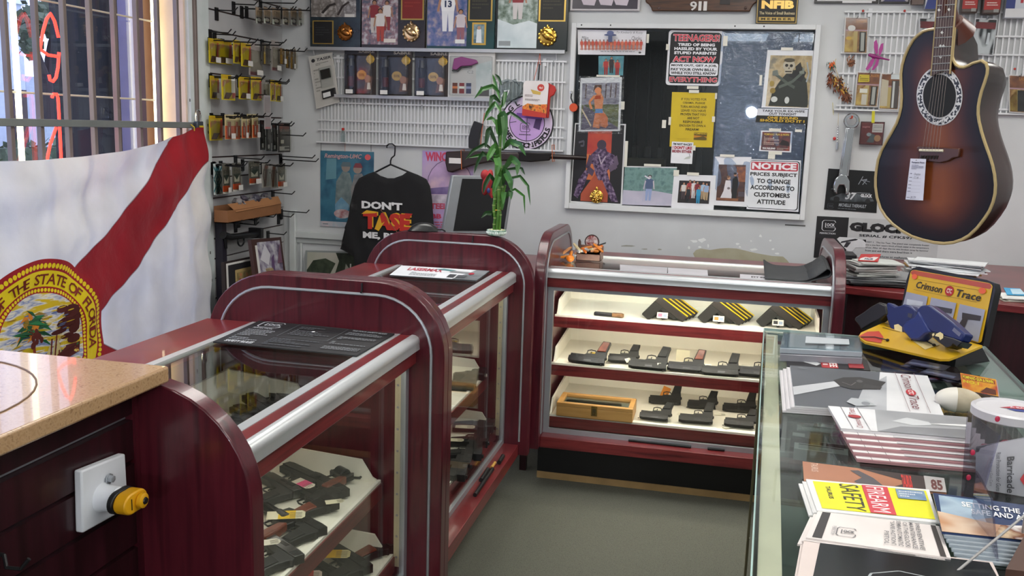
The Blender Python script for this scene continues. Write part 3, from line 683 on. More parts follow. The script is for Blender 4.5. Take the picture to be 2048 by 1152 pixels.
# --- taser blister pack, leaning
t = thing('blister_pack', 'tall grey taser cartridge pack hung crooked left of the pepper sprays', 'blister pack', PY(655, 212, WY-.02))
q = QY([(617, 114), (664, 104), (679, 204), (633, 218)], WY-.03)
sheet('card', None, None, q, [('r', .04, .02, .96, .98, '#b7b4ae'), ('t', 'TASER', .32, .885, .92, .94, {'b': .03, 's': .2}, '#222226'), ('e', .17, .91, .08, .035, '#2a2a2e'), ('lines', .25, .80, .8, .85, 2, '#55524e'), ('lines', .12, .3, .35, .75, 8, '#8d8a84')], '#c4c1bb', .004, parent=t)
m = MB(); fn, n = quadmap(q); d = n*.012
for (a, b, c_, e), mt_ in (((.42, .52, .82, .70), BLACK), ((.35, .14, .92, .30), BLACK)):
    m = MB(); F = [fn(a, b), fn(c_, b), fn(c_, e), fn(a, e)]; m.hexa(F, [p+d for p in F], mt_); m.build('cartridge', t, bevel=.002)
m = MB(); F = [fn(.38, .35), fn(.88, .35), fn(.88, .74), fn(.38, .74)]; m.hexa(F, [p+n*.016 for p in F], GL('#eef0f0', .08)); m.build('blister', t)
m = MB(); F = [fn(.4, .16), fn(.72, .16), fn(.72, .25), fn(.4, .25)]; m.hexa([p+n*.0125 for p in F], [p+n*.013 for p in F], C('#dcdcdc')); m.build('price_tag', t)
# --- three pepper spray packs
for i, (x0, y0, x1, y1) in enumerate([(689, 96, 752, 190), (757, 99, 824, 191), (829, 101, 898, 193)]):
    Y = WY-.03; q = wq(x0, y0, x1, y1, Y); z = q[2].z = q[3].z = z2+.001
    t = thing('pepper_spray_pack', ('leftmost black pepper spray pack, beside the crooked taser pack', 'middle black pepper spray pack of the three on the shelf', 'right black pepper spray pack, beside the white stun gun box')[i], 'blister pack', (q[3].x, Y, z), 'pepper spray packs on the wall shelf')
    sheet('card', None, None, q, [('p', [(.5, 0), (1, 0), (1, .95), (.62, .9)], BL('#1c1512', '#31241c', s=18)), ('t', 'SABRE', .45, .9, .95, .96, {'b': .02}, '#b8b0a4'), ('e', .82, .77, .13, .09, '#c9a038'), ('p', [(.82, .9), (.86, .8), (.97, .77), (.86, .74), (.82, .64), (.78, .74), (.67, .77), (.78, .8)], '#d8b040'), ('e', .55, .44, .15, .1, '#c9a24a'), ('t', '50%', .46, .41, .64, .47, {'b': .02}, '#5a3a10'), ('p', [(.62, .1), (.85, .12), (.9, .4), (.7, .45)], '#6d4632'), ('e', .74, .36, .1, .08, '#b07a5c'), ('p', [(.72, .14), (.84, .14), (.82, .28), (.74, .28)], '#d9cfc6')], '#14100e', .003, parent=t, rough=.3)
    w = q[1].x-q[0].x; h = q[0].z-z; cx = q[0].x+w*.25
    m = MB(); m.tube([(cx, Y-.022, z+.006), (cx, Y-.022, z+h*.62)], .019, C('#1a1a1c', .22, .6), 16); m.tube([(cx, Y-.022, z+h*.62), (cx, Y-.022, z+h*.70), (cx, Y-.022, z+h*.78)], [.019, .016, .014], C('#222', .3), 14); m.tube([(cx, Y-.022, z+.05), (cx, Y-.022, z+h*.40)], .0193, C('#4a1512', .25, .4), 16)
    m.box(cx-.012, Y-.04, z+h*.78, cx+.014, Y-.012, z+h*.86, C('#101010', .4)); m.build('canister', t)
    m = MB(); m.box(q[0].x+w*.06, Y-.044, z+.004, q[0].x+w*.92, Y-.0025, z+h*.86, GL('#f4f4f2', .06)); m.build('blister', t, bevel=.008)
    m = MB(); m.box(cx-.021, Y-.046, z+.01, cx+.021, Y-.0445, z+.032, C('#dad8d4')); m.build('price_tag', t)
# --- white stun gun box
Y = WY-.03; q = wq(898, 101, 990, 192, Y); q[2].z = q[3].z = z2+.001; Y = Y-.002
for p in q: p.y = WY-.045
t = thing('stun_gun_pack', 'white clamshell with a pink stun gun, right end of the lower shelf', 'blister pack', (q[3].x, Y, q[3].z))
sheet('card', None, None, q, [('r', .0, .9, 1, 1, '#a9a6a2'), ('r', .03, .03, .97, .88, '#b9b7b5'), ('p', [(.62, .1), (.95, .08), (.95, .8), (.6, .7)], BL('#aab4b4', '#c8cccb', s=9)), ('t', 'C2', .42, .52, .55, .58, {}, '#777')]+[('r', .1+.15*k, .1, .21+.15*k, .32, c) for k, c in enumerate(('#5a2c22', '#7a2a30', '#343a58'))]+[('r', .1+.15*k, .2, .21+.15*k, .25, c) for k, c in enumerate(('#c07040', '#d8dcd0', '#8890b0'))]+[('p', [(.66, .06), (.9, .06), (.9, .22), (.72, .26)], '#4c4a4c')], '#c6c4c2', .028, parent=t)
fn, n = quadmap(q); m = MB(); F = [fn(a, b) for a, b in ((.1, .6), (.14, .82), (.3, .86), (.62, .8), (.66, .74), (.52, .68), (.3, .66), (.2, .58))]
N_ = len(F); m.add(F+[p+n*.02 for p in F], [tuple(range(N_-1, -1, -1)), tuple(range(N_, 2*N_))]+[(i, (i+1) % N_, (i+1) % N_+N_, i+N_) for i in range(N_)], C('#8c3c7a', .35)); m.build('stun_gun', t, bevel=.004, label='pink stun gun')
m = MB(); F = [fn(a, b) for a, b in ((.1, .585), (.2, .575), (.3, .65), (.52, .672), (.52, .655), (.3, .63), (.22, .55), (.1, .56))]; N_ = 8
m.add(F+[p+n*.018 for p in F], [tuple(range(N_-1, -1, -1)), tuple(range(N_, 2*N_))]+[(i, (i+1) % N_, (i+1) % N_+N_, i+N_) for i in range(N_)], BLACK); m.build('trigger_guard', t)
m = MB(); F = [fn(.04, .05), fn(.96, .05), fn(.96, .88), fn(.04, .88)]; m.hexa(F, [p+n*.024 for p in F], GL('#f6f8f8', .05)); m.build('blister', t, bevel=.008)
# --- small empty hooks on the rack
for i, (x, y) in enumerate([(728, 205), (790, 212), (845, 210), (898, 211), (937, 214), (889, 258), (985, 214), (668, 108), (1108, 122)]):
    c = PY(x, y, WY-.018); m = MB(); m.tube([c, c+V((0, -.02, -.004)), c+V((0, -.028, -.012)), c+V((.004, -.02, -.03))], .0016, STEEL, 6)
    m.build('wire_hook', label='small empty wire hook on the white slat rack', cat='hook', group='small empty wire hooks on the white rack')
# --- little bottle on the bottom rail
c = PY(688, 282, WY-.02); z = WL[rk.name].z
t = thing('bottle', 'tiny clear bottle with red cap standing at the rack bottom', 'bottle', (c.x, WY-.012, z))
m = MB(); m.lathe([(.012, 0), (.013, .004), (.013, .045), (.007, .06), (.006, .066)], GL('#e8eeee', .05), 14, (c.x, WY-.034, z)); m.build('body', t)
m = MB(); m.lathe([(.007, .066), (.008, .068), (.008, .078), (.006, .08)], C('#b02a26', .4), 12, (c.x, WY-.034, z)); m.build('cap', t)
m = MB(); m.box(c.x-.016, WY-.05, z-.004, c.x+.016, WY-.0125, z, GRD); m.build('clip_shelf', t)
# --- posters behind the shirt
sheet('poster', 'blue ammunition poster with two hunters, left of the black shirt', 'poster', QY([(641, 301), (748, 304), (746, 458), (641, 452)], WY-.004),
      [('r', 0, 0, 1, 1, BL('#2c5f78', '#3d7288', '#26506a', s=7)), ('p', [(.1, .62), (.3, .64), (.3, .9), (.12, .9)], '#5f8c9a'),
       ('p', [(.28, .28), (.44, .2), (.6, .3), (.62, .55), (.55, .72), (.42, .74), (.3, .6)], BL('#7d8a88', '#5c6c70', s=20)), ('e', .48, .79, .08, .06, '#8a7e76'), ('p', [(.38, .8), (.58, .8), (.56, .86), (.42, .86)], '#5b6a72'),
       ('p', [(.6, .28), (.82, .3), (.86, .62), (.78, .72), (.64, .7), (.58, .5)], BL('#8a8684', '#6b7074', s=20)), ('e', .7, .77, .08, .055, '#95847a'), ('p', [(.62, .79), (.8, .79), (.76, .85), (.66, .85)], '#7c3c44'),
       ('p', [(.3, .1), (.5, .12), (.55, .3), (.4, .4), (.28, .3)], BL('#5c8aa6', '#7aa0b4', s=18)), ('e', .42, .18, .16, .06, BL('#c9c0c0', '#9a5a5e', s=24)), ('e', .68, .16, .13, .06, BL('#c9b8b8', '#80404a', s=24)),
       ('t', 'Remington-UMC', .08, .89, .78, .965, {'b': .02, 's': .25}, '#c9a0a0'), ('e', .89, .93, .055, .038, '#d05a5e'), ('r', 0, 0, 1, .07, BL('#9fb0ba', '#c8b8bc', s=20)), ('lines', .05, .02, .9, .05, 1, '#6f7f88')], '#5b7f90')
m = MB()
for x in (642, 690, 742):
    a = PY(x, 285, WY-.018); b = PY(x, 303, WY-.005); m = MB(); m.tube([a, b], .0012, C('#2b2b2b') if x != 690 else C('#c07a62'), 5); m.build('hanging_string', label='thin string holding up the blue hunters poster', cat='string', group='strings of the blue poster')
sheet('poster', 'lilac ammunition poster with a round picture, right of the black shirt', 'poster', QY([(845, 301), (948, 303), (942, 462), (842, 460)], WY-.004),
      [('r', 0, 0, 1, 1, BL('#a08cc0', '#b49cc8', '#c0a8c4', s=6)), ('e', .55, .58, .45, .32, '#6d5a78'), ('e', .55, .58, .435, .31, BL('#c8a8d0', '#b89cc0', '#d8b8c8', s=8)), ('p', [(.14, .46), (.9, .46), (.92, .52), (.6, .56), (.14, .53)], BL('#5c4c80', '#8a78a4', s=14)), ('p', [(.16, .34), (.9, .36), (.92, .46), (.16, .45)], BL('#d8d0dc', '#a89cb0', s=22)),
       ('t', 'WINCHESTER', .06, .87, 1.0, .985, {'b': .05}, '#c0405e'), ('t', 'STEEL PACK', .12, .27, .95, .345, {'b': .04}, '#b8485e'), ('t', 'BB X', .2, .15, .6, .21, {'b': .04}, '#c0405e'), ('lines', .1, .03, .9, .12, 3, '#c05a70'), ('t', 'BOX', .64, .15, .92, .21, {'b': .03}, '#6a6078')], '#a898b8')
# --- framed landscape leaning low on the wall
sheet('picture', 'landscape print with dark trees leaning on the back wall behind the shirt', 'picture', QY([(611, 501), (748, 505), (745, 600), (608, 596)], WY-.03),
      [('r', .03, .03, .97, .97, BL('#b8b4a8', '#a8a898', s=5)), ('p', [(.03, .1), (.3, .3), (.45, .75), (.3, .85), (.12, .8), (.03, .6)], BL('#2c3428', '#46503e', s=30)), ('p', [(.4, .3), (.5, .8), (.45, .97), (.97, .97), (.97, .6), (.8, .7), (.75, .45), (.6, .75), (.56, .3)], BL('#23291f', '#3c4634', s=26)), ('r', .03, .03, .97, .16, BL('#4a4436', '#5c5644', s=20)), ('r', .66, .45, .68, .75, '#d8d8d0')], '#8f9492', .012, eps=.0004)
m = MB(); a = PY(675, 598, WY-.03); m.box(a.x-.28, WY-.15, 0, a.x+.42, WY-.001, a.z-.004, MAHOGD); m.build('low_cabinet', label='low dark cabinet against the back wall under the landscape print', cat='cabinet')
# --- black t-shirt on a hanger
SY = WY-.10
def sp(x, y, dy=0.): return PY(x, y, SY)+V((0, dy, 0))
t = thing('t_shirt', 'black t-shirt reading do not tase me, hung on the back wall', 't-shirt', sp(780, 540))
body = [(752, 343), (740, 347), (722, 356), (713, 370), (706, 400), (698, 440), (690, 475), (683, 497), (698, 504), (712, 512), (716, 560), (720, 600), (866, 600), (868, 500), (870, 474), (869, 440), (866, 400), (862, 372), (855, 358), (838, 349), (820, 342), (808, 350), (792, 356), (778, 356), (764, 351)]
SB = C('#0d0d10', .85, v=.2, sheen=.1)
m = MB(); F = [sp(x, y) for x, y in body]; n = len(F); cen = sp(785, 450)
def puff(p):
    d = max(0., 1-(abs(p.x-cen.x)/.42)**2); return p+V((0, -.028*d, 0))
# fill the outline with a lattice so the cloth can bulge
import bmesh
bm_ = bmesh.new(); vs = [bm_.verts.new(p) for p in F]; fc = bm_.faces.new(vs); bmesh.ops.triangulate(bm_, faces=[fc])
for _k in range(4): bmesh.ops.subdivide_edges(bm_, edges=[e for e in bm_.edges if e.calc_length() > .045], cuts=1)
bmesh.ops.triangulate(bm_, faces=bm_.faces)
bm_.verts.index_update()
m.add([puff(v.co)+V((0, .004*math.sin(v.co.x*60+v.co.z*23), 0)) for v in bm_.verts], [tuple(v.index for v in f.verts) for f in bm_.faces], SB); bm_.free()
m.build('shirt_body', t, solid=.012)
def sfn(u, v, k=0):   # chest print frame: px box
    x = 728+u*102; y = 478-v*78; p = puff(PY(x+(0), y+u*6, SY)); return p+V((0, -.012-.0004*k, 0))
m = MB(); RD = '#b8281c'; YL = '#d8a520'
print_on(m, sfn, [('t', "DON'T", .0, .80, .80, 1.0, {'b': .05}, '#dcdcdc'), ('t', 'TASE', .06, .33, .98, .74, {'b': .05}, YL), ('t', 'TASE', .03, .28, .95, .72, {'b': .06}, RD), ('p', [(.0, .66), (.1, .76), (.3, .74), (.28, .70)], YL), ('p', [(.26, .30), (.36, .66), (.4, .45), (.46, .5), (.34, .25)], YL), ('p', [(.92, .6), (1.0, .74), (.84, .74)], RD), ('l', [(.38, .8), (.7, .25)], .012, '#8a6a4a'), ('t', 'ME, BRO!', .03, .02, .95, .22, {'b': .05}, '#dcdcdc')])
m.build('chest_print', t, label='white, red and yellow lettering', flat=True)
hg = thing('clothes_hanger', 'black plastic hanger hooked on the rack above the t-shirt', 'hanger', sp(783, 292))
m = MB(); B_ = C('#101012', .3); m.tube([sp(774, 296), sp(774, 291), sp(778, 288), sp(785, 288), sp(790, 292), sp(790, 302), sp(789, 311), sp(783, 316), sp(781, 322), sp(781, 329)], .0042, B_, 8); m.build('hook', hg)
m = MB(); m.tube([sp(781, 329), sp(765, 337), sp(742, 349), sp(728, 357)], .005, B_, 8); m.tube([sp(781, 329), sp(800, 337), sp(822, 346), sp(838, 354)], .005, B_, 8); m.build('shoulder_bar', hg)
m = MB(); a = sp(783, 292); m.tube([a+V((-.03, .0, -.006)), V((a.x-.03, WY-.016, a.z-.006))], .003, STEEL); m.tube([a+V((-.034, -.0, -.006)), a+V((.02, 0, -.006))], .003, STEEL); m.build('rack_hook', label='steel hook from the rack carrying the clothes hanger', cat='hook')
# --- long gun hung across the wall
GY = WY-.05
def gp(x, y, d=0.): return PY(x, y, GY)+V((0, d, 0))
t = thing('long_gun', 'dark shotgun hung level on the wall, butt behind the bamboo leaves', 'gun', gp(1010, 320))
st = [(893, 303), (892, 325), (896, 343), (906, 345), (925, 338), (950, 330), (975, 325), (1000, 322), (1040, 321), (1040, 305), (1000, 304), (960, 303), (920, 302)]
m = MB(); F = [gp(x, y, -.02) for x, y in st]; n = len(F); m.add(F+[p+V((0, .04, 0)) for p in F], [tuple(range(n-1, -1, -1)), tuple(range(n, 2*n))]+[(i, (i+1) % n, (i+1) % n+n, i+n) for i in range(n)][::1], C('#2f2322', .4, v=.15)); m.build('stock', t, bevel=.008)
m = MB(); F = [gp(x, y, -.018) for x, y in [(1036, 304), (1036, 322), (1062, 324), (1100, 321), (1104, 306)]]; n = len(F); m.add(F+[p+V((0, .034, 0)) for p in F], [tuple(range(n-1, -1, -1)), tuple(range(n, 2*n))]+[(i, (i+1) % n, (i+1) % n+n, i+n) for i in range(n)], C('#1c1818', .35, .4)); m.build('receiver', t, bevel=.005)
m = MB(); m.tube([gp(1098, 313), gp(1140, 314.5), gp(1173, 316)], [.014, .0125, .0115], C('#2a2120', .35, .3), 12); m.build('barrel', t)
m = MB(); q = wq(898, 316, 922, 327, GY-.0285); m.hexa(q[::-1], [p+V((0, -.0008, 0)) for p in q][::-1], C('#dcd8d6')); m.build('price_tag', t)
for x in (1106, 925):
    m = MB(); a = gp(x, 290 if x > 1000 else 300); b = gp(x+1, 323 if x > 1000 else 338); m.tube([V((a.x, WY-.012, a.z)), a+V((0, -.03, 0)), b+V((0, -.03, 0)), b+V((0, .022, 0)), V((a.x, WY-.012, a.z))], .002, C('#c0642c', .6), 6); m.build('cord', label='orange cord tying the dark shotgun to the rack' if x > 1000 else 'loop of cord under the butt of the dark shotgun', cat='cord')
# --- curved black magazine
t = thing('rifle_magazine', 'curved black magazine hanging above the shotgun butt', 'magazine', gp(950, 300))
o_ = [(949, 242), (966, 248), (962, 262), (958, 280), (957, 298), (938, 296), (938, 276), (942, 258)]
m = MB(); F = [gp(x, y, -.01) for x, y in o_]; n = len(F); m.add(F+[p+V((0, .025, 0)) for p in F], [tuple(range(n-1, -1, -1)), tuple(range(n, 2*n))]+[(i, (i+1) % n, (i+1) % n+n, i+n) for i in range(n)], C('#161618', .4)); m.build('body', t, bevel=.002)
m = MB(); m.tube([gp(966, 226, .03), gp(965, 250), gp(961, 290)], .0025, C('#b8664a', .6), 6); m.build('sling', t, label='thin tan cord')
# --- round pistol sign
c = PY(1054, 246, WY-.02); R_ = (PY(1107, 250, WY).x-PY(1001, 248, WY).x)/2
q = [c+V((-R_, 0, R_)), c+V((R_, 0, R_)), c+V((R_, 0, -R_)), c+V((-R_, 0, -R_))]
fn, n_ = quadmap(q, .0003); m = MB()
rim = [(.5+.5*math.cos(a*math.pi/24), .5+.5*math.sin(a*math.pi/24)) for a in range(48)]
F = [fn(a, b) for a, b in rim]; m.add(F+[p-n_*.004 for p in F], [tuple(range(48)), tuple(range(95, 47, -1))]+[(i, i+48, (i+1) % 48+48, (i+1) % 48) for i in range(48)], C('#141416', .4))
print_on(m, fn, [('e', .5, .5, .475, .475, 44, '#d4c2da'), ('e', .5, .5, .335, .335, 44, '#201c26'), ('e', .5, .5, .32, .32, 44, BL('#b690cc', '#c4a0d4', s=6)), ('l', [(.5, .16), (.5, .84)], .012, '#3a3044'), ('l', [(.18, .5), (.3, .52)], .012, '#3a3044'), ('p', [(.3, .6), (.78, .56), (.8, .64), (.72, .66), (.3, .68)], '#7a4aa0'), ('p', [(.62, .42), (.74, .38), (.78, .58), (.66, .58)], '#4a3060')]+logo_g(.38, .34, .56, .5, '#5a4a64')+[('lines', .36, .27, .58, .31, 1, '#5a4a64'), ('e', .57, .1, .05, .02, '#e8dcea')])
arc_text(m, fn, 'SAFE ACTION PISTOLS', (.5, .5), .355, .095, 192, 348, C('#1a181c'), 12, .035, True)
arc_text(m, fn, 'GLOCK', (.5, .5), .355, .095, 155, 25, C('#1a181c'), 12, .035)
m.build('round_sign', label='round black rimmed lilac pistol sign behind the red pack', cat='sign', flat=True)
# crinkled clear bag and red tool pack hung beside it
t = thing('plastic_bag', 'crumpled clear plastic bag above the round pistol sign', 'bag', PY(1020, 200, WY-.05))
rg = random.Random(4); c = PY(1022, 181, WY-.04); m = MB(); m.ell(c, (.075, .018, .055), GL('#dde2e2', .12, 1.5, 1.), 16, 9, None, .25, rg); m.build('film', t, flat=True)
m = MB(); m.tube([PY(1003, 193, WY-.06), PY(1010, 182, WY-.06), PY(1018, 180, WY-.06), PY(1014, 190, WY-.062)], .004, C('#e8ecec'), 6); m.build('print', t)
t = thing('rescue_tool_pack', 'red and white emergency tool card with a red handle, right of the sign', 'blister pack', PY(1075, 235, WY-.06))
q = QY([(1047, 161), (1098, 163), (1092, 236), (1044, 231)], WY-.075)
sheet('card', None, None, q, [('p', [(0, 0), (1, 0), (1, .12), (.0, .2)], '#b83226'), ('p', [(.0, .2), (1, .12), (1, .38), (.55, .34), (.2, .36), (0, .26)], BL('#c8481e', '#e08a30', '#3a1c14', s=50)), ('p', [(.3, .76), (.72, .7), (.7, .62), (.4, .64)], '#c8a850'), ('e', .7, .82, .14, .1, '#c03a30'), ('t', '4x1', .63, .79, .78, .85, {'b': .03}, '#f0d8d0'), ('lines', .1, .44, .7, .5, 2, '#6a5a54'), ('lines', .08, .55, .4, .62, 2, '#8a7a74')], '#ddd6d4', .004, parent=t, rc=.12)
m = MB(); F = [PY(x, y, WY-.062) for x, y in [(1078, 162), (1096, 166), (1109, 172), (1112, 180), (1107, 190), (1100, 194), (1097, 236), (1092, 236), (1096, 180)]]; n = len(F); m.add(F+[p+V((0, .025, 0)) for p in F], [tuple(range(n-1, -1, -1)), tuple(range(n, 2*n))]+[(i, (i+1) % n, (i+1) % n+n, i+n) for i in range(n)], C('#b52a24', .35)); m.build('handle', t, bevel=.004)
m = MB(); m.tube([PY(1079, 128, WY-.04), PY(1077, 160, WY-.045)], .004, BLACK, 8); m.build('hang_strap', t)
m = MB(); m.tube([PY(1080, 105, WY-.035), PY(1076, 128, WY-.042), PY(1068, 160, WY-.05)], .0015, C('#d0582c'), 5); m.tube([PY(1080, 105, WY-.035), PY(1081, 130, WY-.04)], .0015, C('#d0582c'), 5); m.build('string', t)
# --- monitor on the desk
t = thing('computer_monitor', 'silver framed dark monitor seen at an angle behind the bamboo plant', 'monitor', (-1.14, 4.32, .89))
A_, B2, C2_, D2 = PY(905, 350, 4.22), PY(1030, 352, 4.42), PY(1012, 470, 4.36), PY(884, 470, 4.16)
n = (D2-A_).cross(B2-A_).normalized(); fn, _n = quadmap([A_, B2, C2_, D2])
m = MB(); F = [A_, B2, C2_, D2]; m.hexa([p-n*.03 for p in F][::-1], [p for p in F][::-1], C('#84888c', .4, .3)); m.build('housing', t, bevel=.006)
m = MB(); print_on(m, lambda u, v, k: fn(u, v, k)+n*.001, [('r', .16, .07, .95, .94, C('#0b0b0d', .2))]); m.build('screen', t, flat=True)
m = MB(); c = (C2_+D2)/2; m.tube([c-n*.05+V((0, 0, .03)), V((-1.14, 4.36, .99)), V((-1.14, 4.34, .90))], .025, C('#8f9397', .4)); m.build('neck', t)
m = MB(); m.cbox((-1.14, 4.34, .8965), (.24, .18, .013), C('#9a9ea2', .4)); m.build('base', t, bevel=.004)
t = thing('red_parrot_ornament', 'small red bird shaped ornament on the monitor behind the bamboo', 'ornament', PY(974, 392, 4.05))
m = MB(); RB = BL('#8c1c22', '#a82a2c', s=30, r=.7); m.ell(PY(975, 365, 4.02), (.022, .022, .06), RB, 12, 8, Matrix.Rotation(.25, 3, 'Y')); m.ell(PY(970, 350, 4.02), (.02, .02, .024), RB); m.tube([PY(978, 378, 4.02), PY(984, 396, 4.02)], [.016, .004], RB); m.build('body', t)
m = MB(); m.ell(PY(977, 381, 4.0), (.008, .006, .012), C('#2a3a70', .5), 8, 6); m.build('wing_patch', t)
m = MB(); m.tube([PY(970, 356, 4.03), PY(972, 348, 4.1), PY(972, 347, 4.28)], .003, BLACKM); m.build('clip', t)
# --- mouse and bamboo on the far case's end panel
PNX = lambda x: V((PY(x, 458, 3.669).x, 3.669, 1.111))
c = PNX(846)
t = thing('computer_mouse', 'black computer mouse lying on the far end panel by the shirt', 'mouse', c)
m = MB(); RZ = Matrix.Rotation(.25, 3, 'Z'); Rr = RZ
rings = []
m.grid(lambda u, v: c+RZ @ V(((u-.5)*.125, (v-.5)*.062, .002+.033*max(0, (1-abs(2*u-1.05)**2.4))**.7*max(0, 1-abs(2*v-1)**2.6)**.6)), 14, 10, C('#18191b', .3))
m.cbox((c.x, c.y, c.z+.002), (.085, .045, .003), BLACK); m.build('shell', t)
m = MB(); m.tube([c+V((.058, .004, .008)), c+V((.075, .02, .008)), c+V((.08, .05, .0)), c+V((.05, .12, -.12)), c+V((0, .3, -.218))], .0025, BLACK); m.build('cable', t)
c = V((PY(993, 462, 3.669).x, 3.669, 1.111))
t = thing('bamboo_plant', 'lucky bamboo in a green dish on the far display case panel', 'plant', c)
m = MB(); m.lathe([(.030, 0), (.036, .003), (.040, .022), (.037, .0235), (.034, .018), (.0, .017)], BL('#5a8f72', '#d5e2d8', s=70, r=.3), 24, c)
for k in range(26): a = k*6.283/26; m.ell((c.x+.0395*math.cos(a), c.y+.0395*math.sin(a), c.z+.012), (.0035, .0035, .0045), C('#e0ece4', .4), 6, 4)
m.build('dish', t)
rg = random.Random(9); m = MB()
for k in range(60): a = rg.uniform(0, 6.283); r = rg.uniform(0, .032); m.ell((c.x+r*math.cos(a), c.y+r*math.sin(a), c.z+.020), (.005, .005, .004), C(rg.choice(['#e0d8b0', '#c8b878', '#f0ece0'])), 6, 4)
m.build('pebbles', t, kind='stuff')
ST = BL('#3f6a22', '#5d8a34', s=20, r=.35)
tops = [(1000, 270), (1006, 330), (993, 300), (1010, 370), (988, 385), (1002, 210)]
for k, (x, y) in enumerate(tops):
    a = k*6.283/6; p0 = c+V((.012*math.cos(a), .012*math.sin(a), .02)); p1 = PY(x, y, 3.669+.02*math.sin(a)); pm = p0.lerp(p1, .5)+V((.004*math.cos(a), 0, 0))
    m = MB(); pts = [p0.lerp(p1, i/6)+V((.003*math.sin(i*2+k), 0, 0)) for i in range(7)]; m.tube(pts, [.006]*6+[.004], ST, 8)
    for p in pts[1:-1]: m.tube([p-V((0, 0, .0018)), p+V((0, 0, .0018))], .0072, C('#9aa86a'), 8)
    m.build('stalk', t)
m = MB(); zr = PY(998, 420, 3.669).z; m.tube([V((c.x+.017*math.cos(a*.524), c.y+.017*math.sin(a*.524), zr)) for a in range(12)], .0022, GOLD, 6, close=True); m.build('gold_tie', t)
m = MB(); G1 = C('#285a1e', .35, v=.25, sc_=20); G2 = C('#41762f', .35, v=.25, sc_=20); G3 = C('#1b4018', .4, v=.2)
def leaf(pts, w, mat):
    """arching strap leaf through pixel points"""
    P = [PY(x, y, 3.669+d) for x, y, d in pts]; n = len(P)*3
    def at(s):
        s *= len(P)-1; i = min(int(s), len(P)-2); f = s-i; return P[i].lerp(P[i+1], f)
    L_ = []; 
    for i in range(n+1):
        s = i/n; p = at(s); d = (at(min(1, s+.05))-at(max(0, s-.05))).normalized(); sd = d.cross(V((.25, -1, .15))).normalized(); ww = w*math.sin(math.pi*min(1, .06+s*.94))**.8
        L_.append((p-sd*ww, p+V((0, .004*math.sin(math.pi*s), -.15*ww)), p+sd*ww))
    vs = [q for l in L_ for q in l]; fs = []
    for i in range(n): fs += [(3*i, 3*i+1, 3*i+4, 3*i+3), (3*i+1, 3*i+2, 3*i+5, 3*i+4)]
    m.add(vs, fs, mat)
LV = [([(1000, 185, 0), (985, 172, -.02), (965, 178, -.04), (948, 198, -.05)], 9), ([(1000, 200, 0), (990, 165, .02), (985, 148, .02)], 6), ([(1001, 205, 0), (985, 190, -.03), (978, 215, -.05)], 9), ([(1003, 215, 0), (1012, 180, -.02), (1007, 215, -.05)], 8), ([(1002, 225, 0), (990, 205, .03), (975, 225, .04), (967, 244, .05)], 8), ([(1004, 235, 0), (1020, 225, -.03), (1040, 238, -.05), (1058, 252, -.06)], 7), ([(1000, 300, 0), (1000, 232, -.05), (1008, 228, -.06), (1010, 262, -.07), (1006, 300, -.08)], 14), ([(1000, 280, 0), (996, 235, -.02), (994, 270, -.03)], 11),
      ([(998, 300, 0), (978, 255, -.02), (974, 275, -.03), (970, 298, -.03)], 10), ([(1004, 300, 0), (1020, 282, -.04), (1040, 290, -.06), (1052, 312, -.07)], 12), ([(1000, 320, 0), (990, 290, -.05), (978, 312, -.07), (975, 322, -.07)], 12), ([(996, 310, 0), (970, 288, -.02), (945, 302, -.04), (930, 320, -.05)], 7), ([(1004, 345, 0), (1024, 315, -.05), (1036, 328, -.06), (1034, 352, -.07)], 13), ([(1000, 345, 0), (992, 310, -.06), (997, 330, -.08), (994, 352, -.08)], 13), ([(998, 330, 0), (965, 305, -.04), (955, 325, -.05), (948, 348, -.06)], 7),
      ([(1006, 370, 0), (1010, 340, -.06), (1020, 362, -.08), (1024, 385, -.08)], 13), ([(998, 380, 0), (1000, 345, -.07), (990, 372, -.08), (985, 392, -.08)], 11), ([(995, 370, 0), (980, 350, -.05), (970, 370, -.06), (966, 388, -.06)], 9), ([(1004, 360, 0), (1040, 352, -.03), (1056, 372, -.04), (1061, 412, -.05)], 6), ([(1006, 390, 0), (1030, 378, -.03), (1048, 392, -.04), (1050, 430, -.05)], 5), ([(990, 440, 0), (985, 426, -.02), (972, 426, -.04), (962, 436, -.05)], 9), ([(1006, 400, 0), (1022, 382, -.05), (1022, 400, -.06)], 9), ([(1004, 420, 0), (1008, 380, -.04), (1006, 410, -.05)], 11), ([(1003, 170, 0), (997, 155, 0), (990, 148, .0)], 6), ([(996, 310, 0), (960, 310, -.03), (935, 316, -.05)], 6), ([(1000, 260, 0), (985, 235, .03), (972, 240, .04)], 7), ([(1004, 340, 0), (1042, 335, -.02), (1050, 350, -.03)], 6)]
for k, (p, w) in enumerate(LV): leaf(p, w*.00102, (G1, G2, G3)[k % 3])
m.build('foliage', t)
# ================================================================ papers and signs taped on the back window
GYW = WY-.0005
TAPE = C('#d6d3c6', .4)
_k = [0]
def wsign(name, label, cat, px, layers, base='#dedfe2', th=.0012, tapes=(), d=0., **k):
    """sheet on the window glass; d = how far it stands off the pane"""
    o = sheet(name, label, cat, QY(px, GYW-d), layers, base, th, **k)
    return o
def tapes(lst, d=.0022):
    for x0, y0, x1, y1 in lst:
        q = wq(x0, y0, x1, y1, GYW-d); m = MB(); m.hexa(q[::-1], [p+V((0, -.0003, 0)) for p in q][::-1], TAPE)
        m.build('tape_strip', label='short strip of pale tape holding a paper on the window', cat='tape', group='tape strips on the back window')
RD = '#a52834'; NV = '#20242c'
L = [('r', 0, 0, 1, 1, '#dedde2')]
for i in range(17):
    x = .06+i*.055; L += fig(x, .18, .42, 2.7, ('#c0503a', '#b8443a', '#c86a50')[i % 3], '#b86a50', '#a8604a', w=.9)
